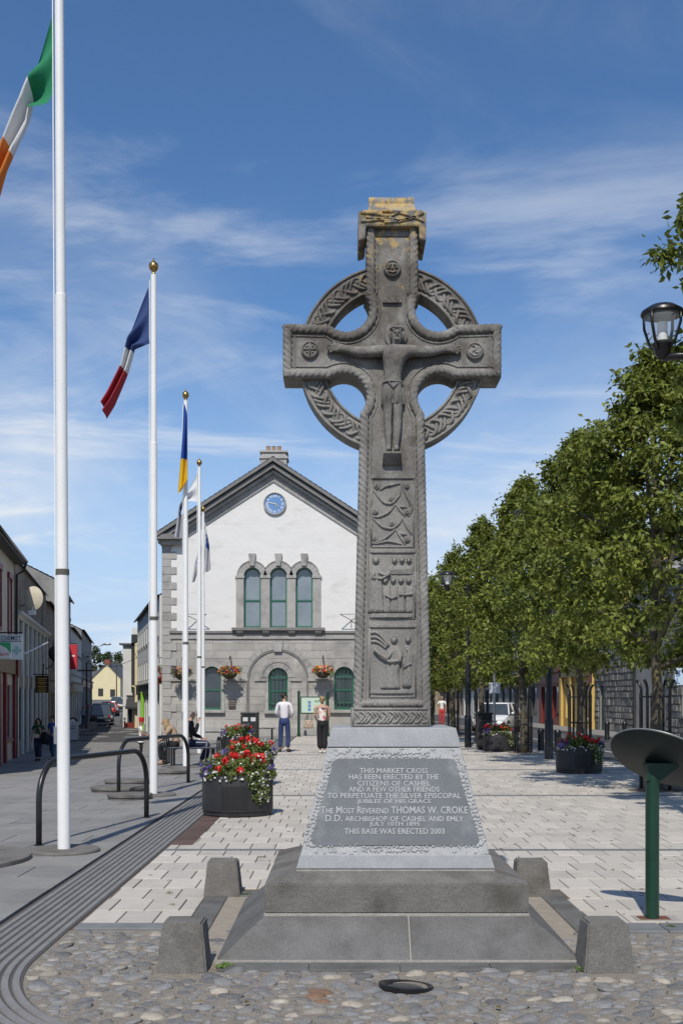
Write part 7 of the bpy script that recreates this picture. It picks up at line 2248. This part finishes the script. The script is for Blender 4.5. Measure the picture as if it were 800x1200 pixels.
# ---------------------------------------------------------------- right hand side of the square
def rX(Y): return 13.3 - .038*(Y-43)
def rfront(Yn, Yf): return (rX(Yn), Yn), (rX(Yf), Yf)
def rubble_face(b, L_, h, ops, seed, size=.42):
    """roughly coursed stones, each its own piece, standing proud of the mortar"""
    r_ = random.Random(seed); z = 0.0; cnt = 0; far = MB()
    while z < h-.1:
        hh = r_.uniform(.20,.38); x = 0
        while x < L_-.1:
            w = r_.uniform(.28,.75); x1 = min(L_, x+w)
            if not any(o[0]-.02 < (x+x1)/2 < o[1]+.02 and o[2] < z+hh/2 < o[3] for o in ops):
                d = r_.uniform(.02,.07); e = .018
                q = [(x+e+r_.uniform(0,.03),z+e),(x1-e-r_.uniform(0,.03),z+e+r_.uniform(0,.03)),(x1-e,z+hh-e),(x+e,z+hh-e-r_.uniform(0,.03))]
                m_ = MB().add([(a,.0,c) for a, c in q] + [(lerp(a,(x+x1)/2,.12),-d,lerp(c,z+hh/2,.12)) for a, c in q], [(4,5,6,7),(0,1,5,4),(1,2,6,5),(2,3,7,6),(3,0,4,7)])
                if cnt < 290 and z < 3.2: m_.build('stone', M['rubble'], b); cnt += 1
                else: far.add(m_.v, m_.f)
            x = x1
        z += hh
    if far.v: tag(far.build('upper_stones', M['rubble'], b), kind='stuff')
b, L_ = rb('rubble_house', 'rubble stone building at the right edge behind the nearest tree guard', *rfront(30, 45.6), 0)
ops = [(1.8,2.7,.9,2.4),(6,7,.9,2.4),(11,12,.9,2.4)]
faced_wall(L_, 6.6, 8, ops, M['rubble_mortar'], b)
for q in ops: win(b, *q, M['charcoal'], M['render_grey'])
rubble_face(b, L_, 6.5, ops, 1); gable_roof(L_, 8, 6.6, 2.2, M['slate'], b, .2, (1.0,), M['rubble_mortar'])
b, L_ = rb('grey_plaster_house', 'pale grey plastered house front between the two rubble stone walls', *rfront(45.65, 50), 0)
ops = [(1.6,2.6,3.6,5.2)]
faced_wall(L_, 7.0, 8, ops, mat('pale_plaster', (.44,.43,.41), .9, (.36,.35,.335), .9, .8, .004, 20, grime=(.26,.255,.25), gscale=.7), b)
win(b, *ops[0], M['white_flat'], M['render_grey']); gable_roof(L_, 8, 7.0, 2.2, M['slate'], b, .2, (), M['render_grey'])
MB().tube([(.3,-.08,0),(.3,-.08,6.9)], .05, 8).build('downpipe', M['charcoal'], b)
b, L_ = rb('rubble_gable', 'rough rubble stone wall right of the yellow shop', *rfront(50.05, 56.6), 0)
faced_wall(L_, 5.6, 8, [(.9,1.9,.0,2.2)], M['rubble_mortar'], b); rubble_face(b, L_, 5.5, [(.9,1.9,-.1,2.3)], 2)
MB().box(.92,1.88,.08,.13,0,2.18).build('door', M['green_paint'], b)
gable_roof(L_, 8, 5.6, 2.0, M['slate'], b, .2, (), M['rubble_mortar'])
b, L_ = rb('yellow_shop', 'yellow painted shopfront with white framed windows beyond the second tree', *rfront(56.65, 63.8), 0)
lo = [(.9,2.1,.5,2.5),(2.7,3.7,.03,2.5),(4.3,6.3,.5,2.5)]
faced_wall(L_, 7.4, 8, lo + [(1.4,2.4,4.4,6.0),(4.6,5.6,4.4,6.0)], M['render_yellow'], b)
for q in lo: win(b, *q, M['white_flat'], None, False)
for q in ((1.4,2.4,4.4,6.0),(4.6,5.6,4.4,6.0)): win(b, *q, M['white_flat'], M['render_grey'])
MB().box(.3, L_-.3, -.14, -.003, 2.75, 3.5).build('fascia', simple('fascia_ochre', (.55,.38,.14), .6), b)
for x in (.22, 2.4, 4.0, L_-.22): MB().box(x-.2, x+.2, -.16, -.002, 0, 2.74).build('shop_pilaster', M['render_yellow'], b, bevel=.02)
MB().box(L_-.55, L_-.0, -.17, -.15, 2.4, 3.6).build('console_bracket', M['burgundy'], b)
cornice(b, .1, L_-.1, 3.51, .3, .2, M['render_yellow'], 'shop_cornice')
gable_roof(L_, 8, 7.4, 2.2, M['slate'], b, .2, (1.0,), M['render_yellow'])
b, L_ = plain_house('red_shop', 'dark red shopfront next to the yellow shop', *rfront(63.85, 70), 0, 7.2, 2.2, M['dark_red'], M['white_flat'], [(3.9,5.4)], lowm=M['dark_red'])
b, L_ = plain_house('grey_shop', 'grey fronted shop with dark windows behind the white car', *rfront(70.05, 86), 0, 7.6, 2.2, M['render_grey'], M['white_flat'], [(3.9,5.4)], lowm=M['charcoal'])
b, L_ = plain_house('white_shop', 'white rendered shop farther along behind the tree row', *rfront(86.05, 102), 0, 7.4, 2.2, M['render_white'], M['charcoal'], [(3.9,5.4)], lowm=M['charcoal'])
b, L_ = plain_house('dark_shops', 'far row of dark shopfronts seen under the tree crowns', *rfront(102.05, 150), 0, 8.2, 2.4, M['rough_brown'], M['charcoal'], [(3.9,5.4)], lowm=M['charcoal'])
b, L_ = plain_house('end_terrace', 'brown building with red tiled roof and chimney, just right of the cross shaft', (16.5,118), (7.6,118), 0, 9.0, 2.2, M['rough_brown'], M['charcoal'], [(3.9,5.4),(6.4,7.8)], roofm=M['red_tile'], lowm=M['charcoal'], chim=(.9,))
# hanging sign at the right edge
p = P(799, 793, 36)
o, bd = hang_sign('blue_sign', 'pale blue hanging sign with dark blue letters cut by the right edge', p, 18*36/F, 20*36/F, simple('sign_sky', (.50,.62,.72), .4))
letters('B', None, 7*36/F, simple('sign_blue', (.03,.10,.34), .5), bd, -5*36/F, 3.6*36/F); letters('L', None, 6.5*36/F, M['sign_blue'], bd, -5*36/F, -5*36/F)
MB().tube([(.2,0,.33),(.6,0,.33)], .02, 6).build('bracket', M['black_metal'], o)
o.location.x += 0
# bollards and a signpost on the right
for x, y, lb in ((633.5,879.5,'black bollard left of the big lamp post, by the third tree'),(653,882,'black bollard just right of the big lamp post'),(711,869,'dark bollard on the far pavement before the yellow shop'),(731.5,862,'dark bollard on the far pavement before the rubble wall')):
    q = G(x, y); far = x > 700
    if far: q = Vector(((x-400)*44/F, 44, .0))
    o = thing('bollard', lb, 'bollard', q, 0, 'bollards along the right hand road')
    MB().lathe([(.10,-.05),(.10,.05),(.095,.06),(.095,.52),(.105,.53),(.105,.60),(.07,.66),(0,.68)], (0,0,0), 16).build('post', M['black_metal'], o, smooth=30)
q = Vector(((579-400)*37/F, 37, 0))
o = thing('signpost', 'slim grey signpost with a small sign behind the dark bin', 'signpost', q)
MB().lathe([(.045,-.05),(.045,2.9),(0,2.92)], (0,0,0), 12).build('pole', M['steel'], o, smooth=30)
MB().box(-.18,.18,-.06,-.046,1.75,2.1).build('plate', simple('sign_blue2', (.55,.57,.6), .4), o, bevel=.004)
# granite seat beyond the green panel
q = G(790, 926)
o = thing('stone_seat', 'long dark granite seat beyond the green panel at the right edge', 'stone bench', q)
MB().box(-.42, 2.2, 0, .55, .0, .52).build('block', M['step2'], o, bevel=.02)
MB().box(-.46, 2.24, -.03, .58, .521, .58).build('top', M['step'], o, bevel=.015)
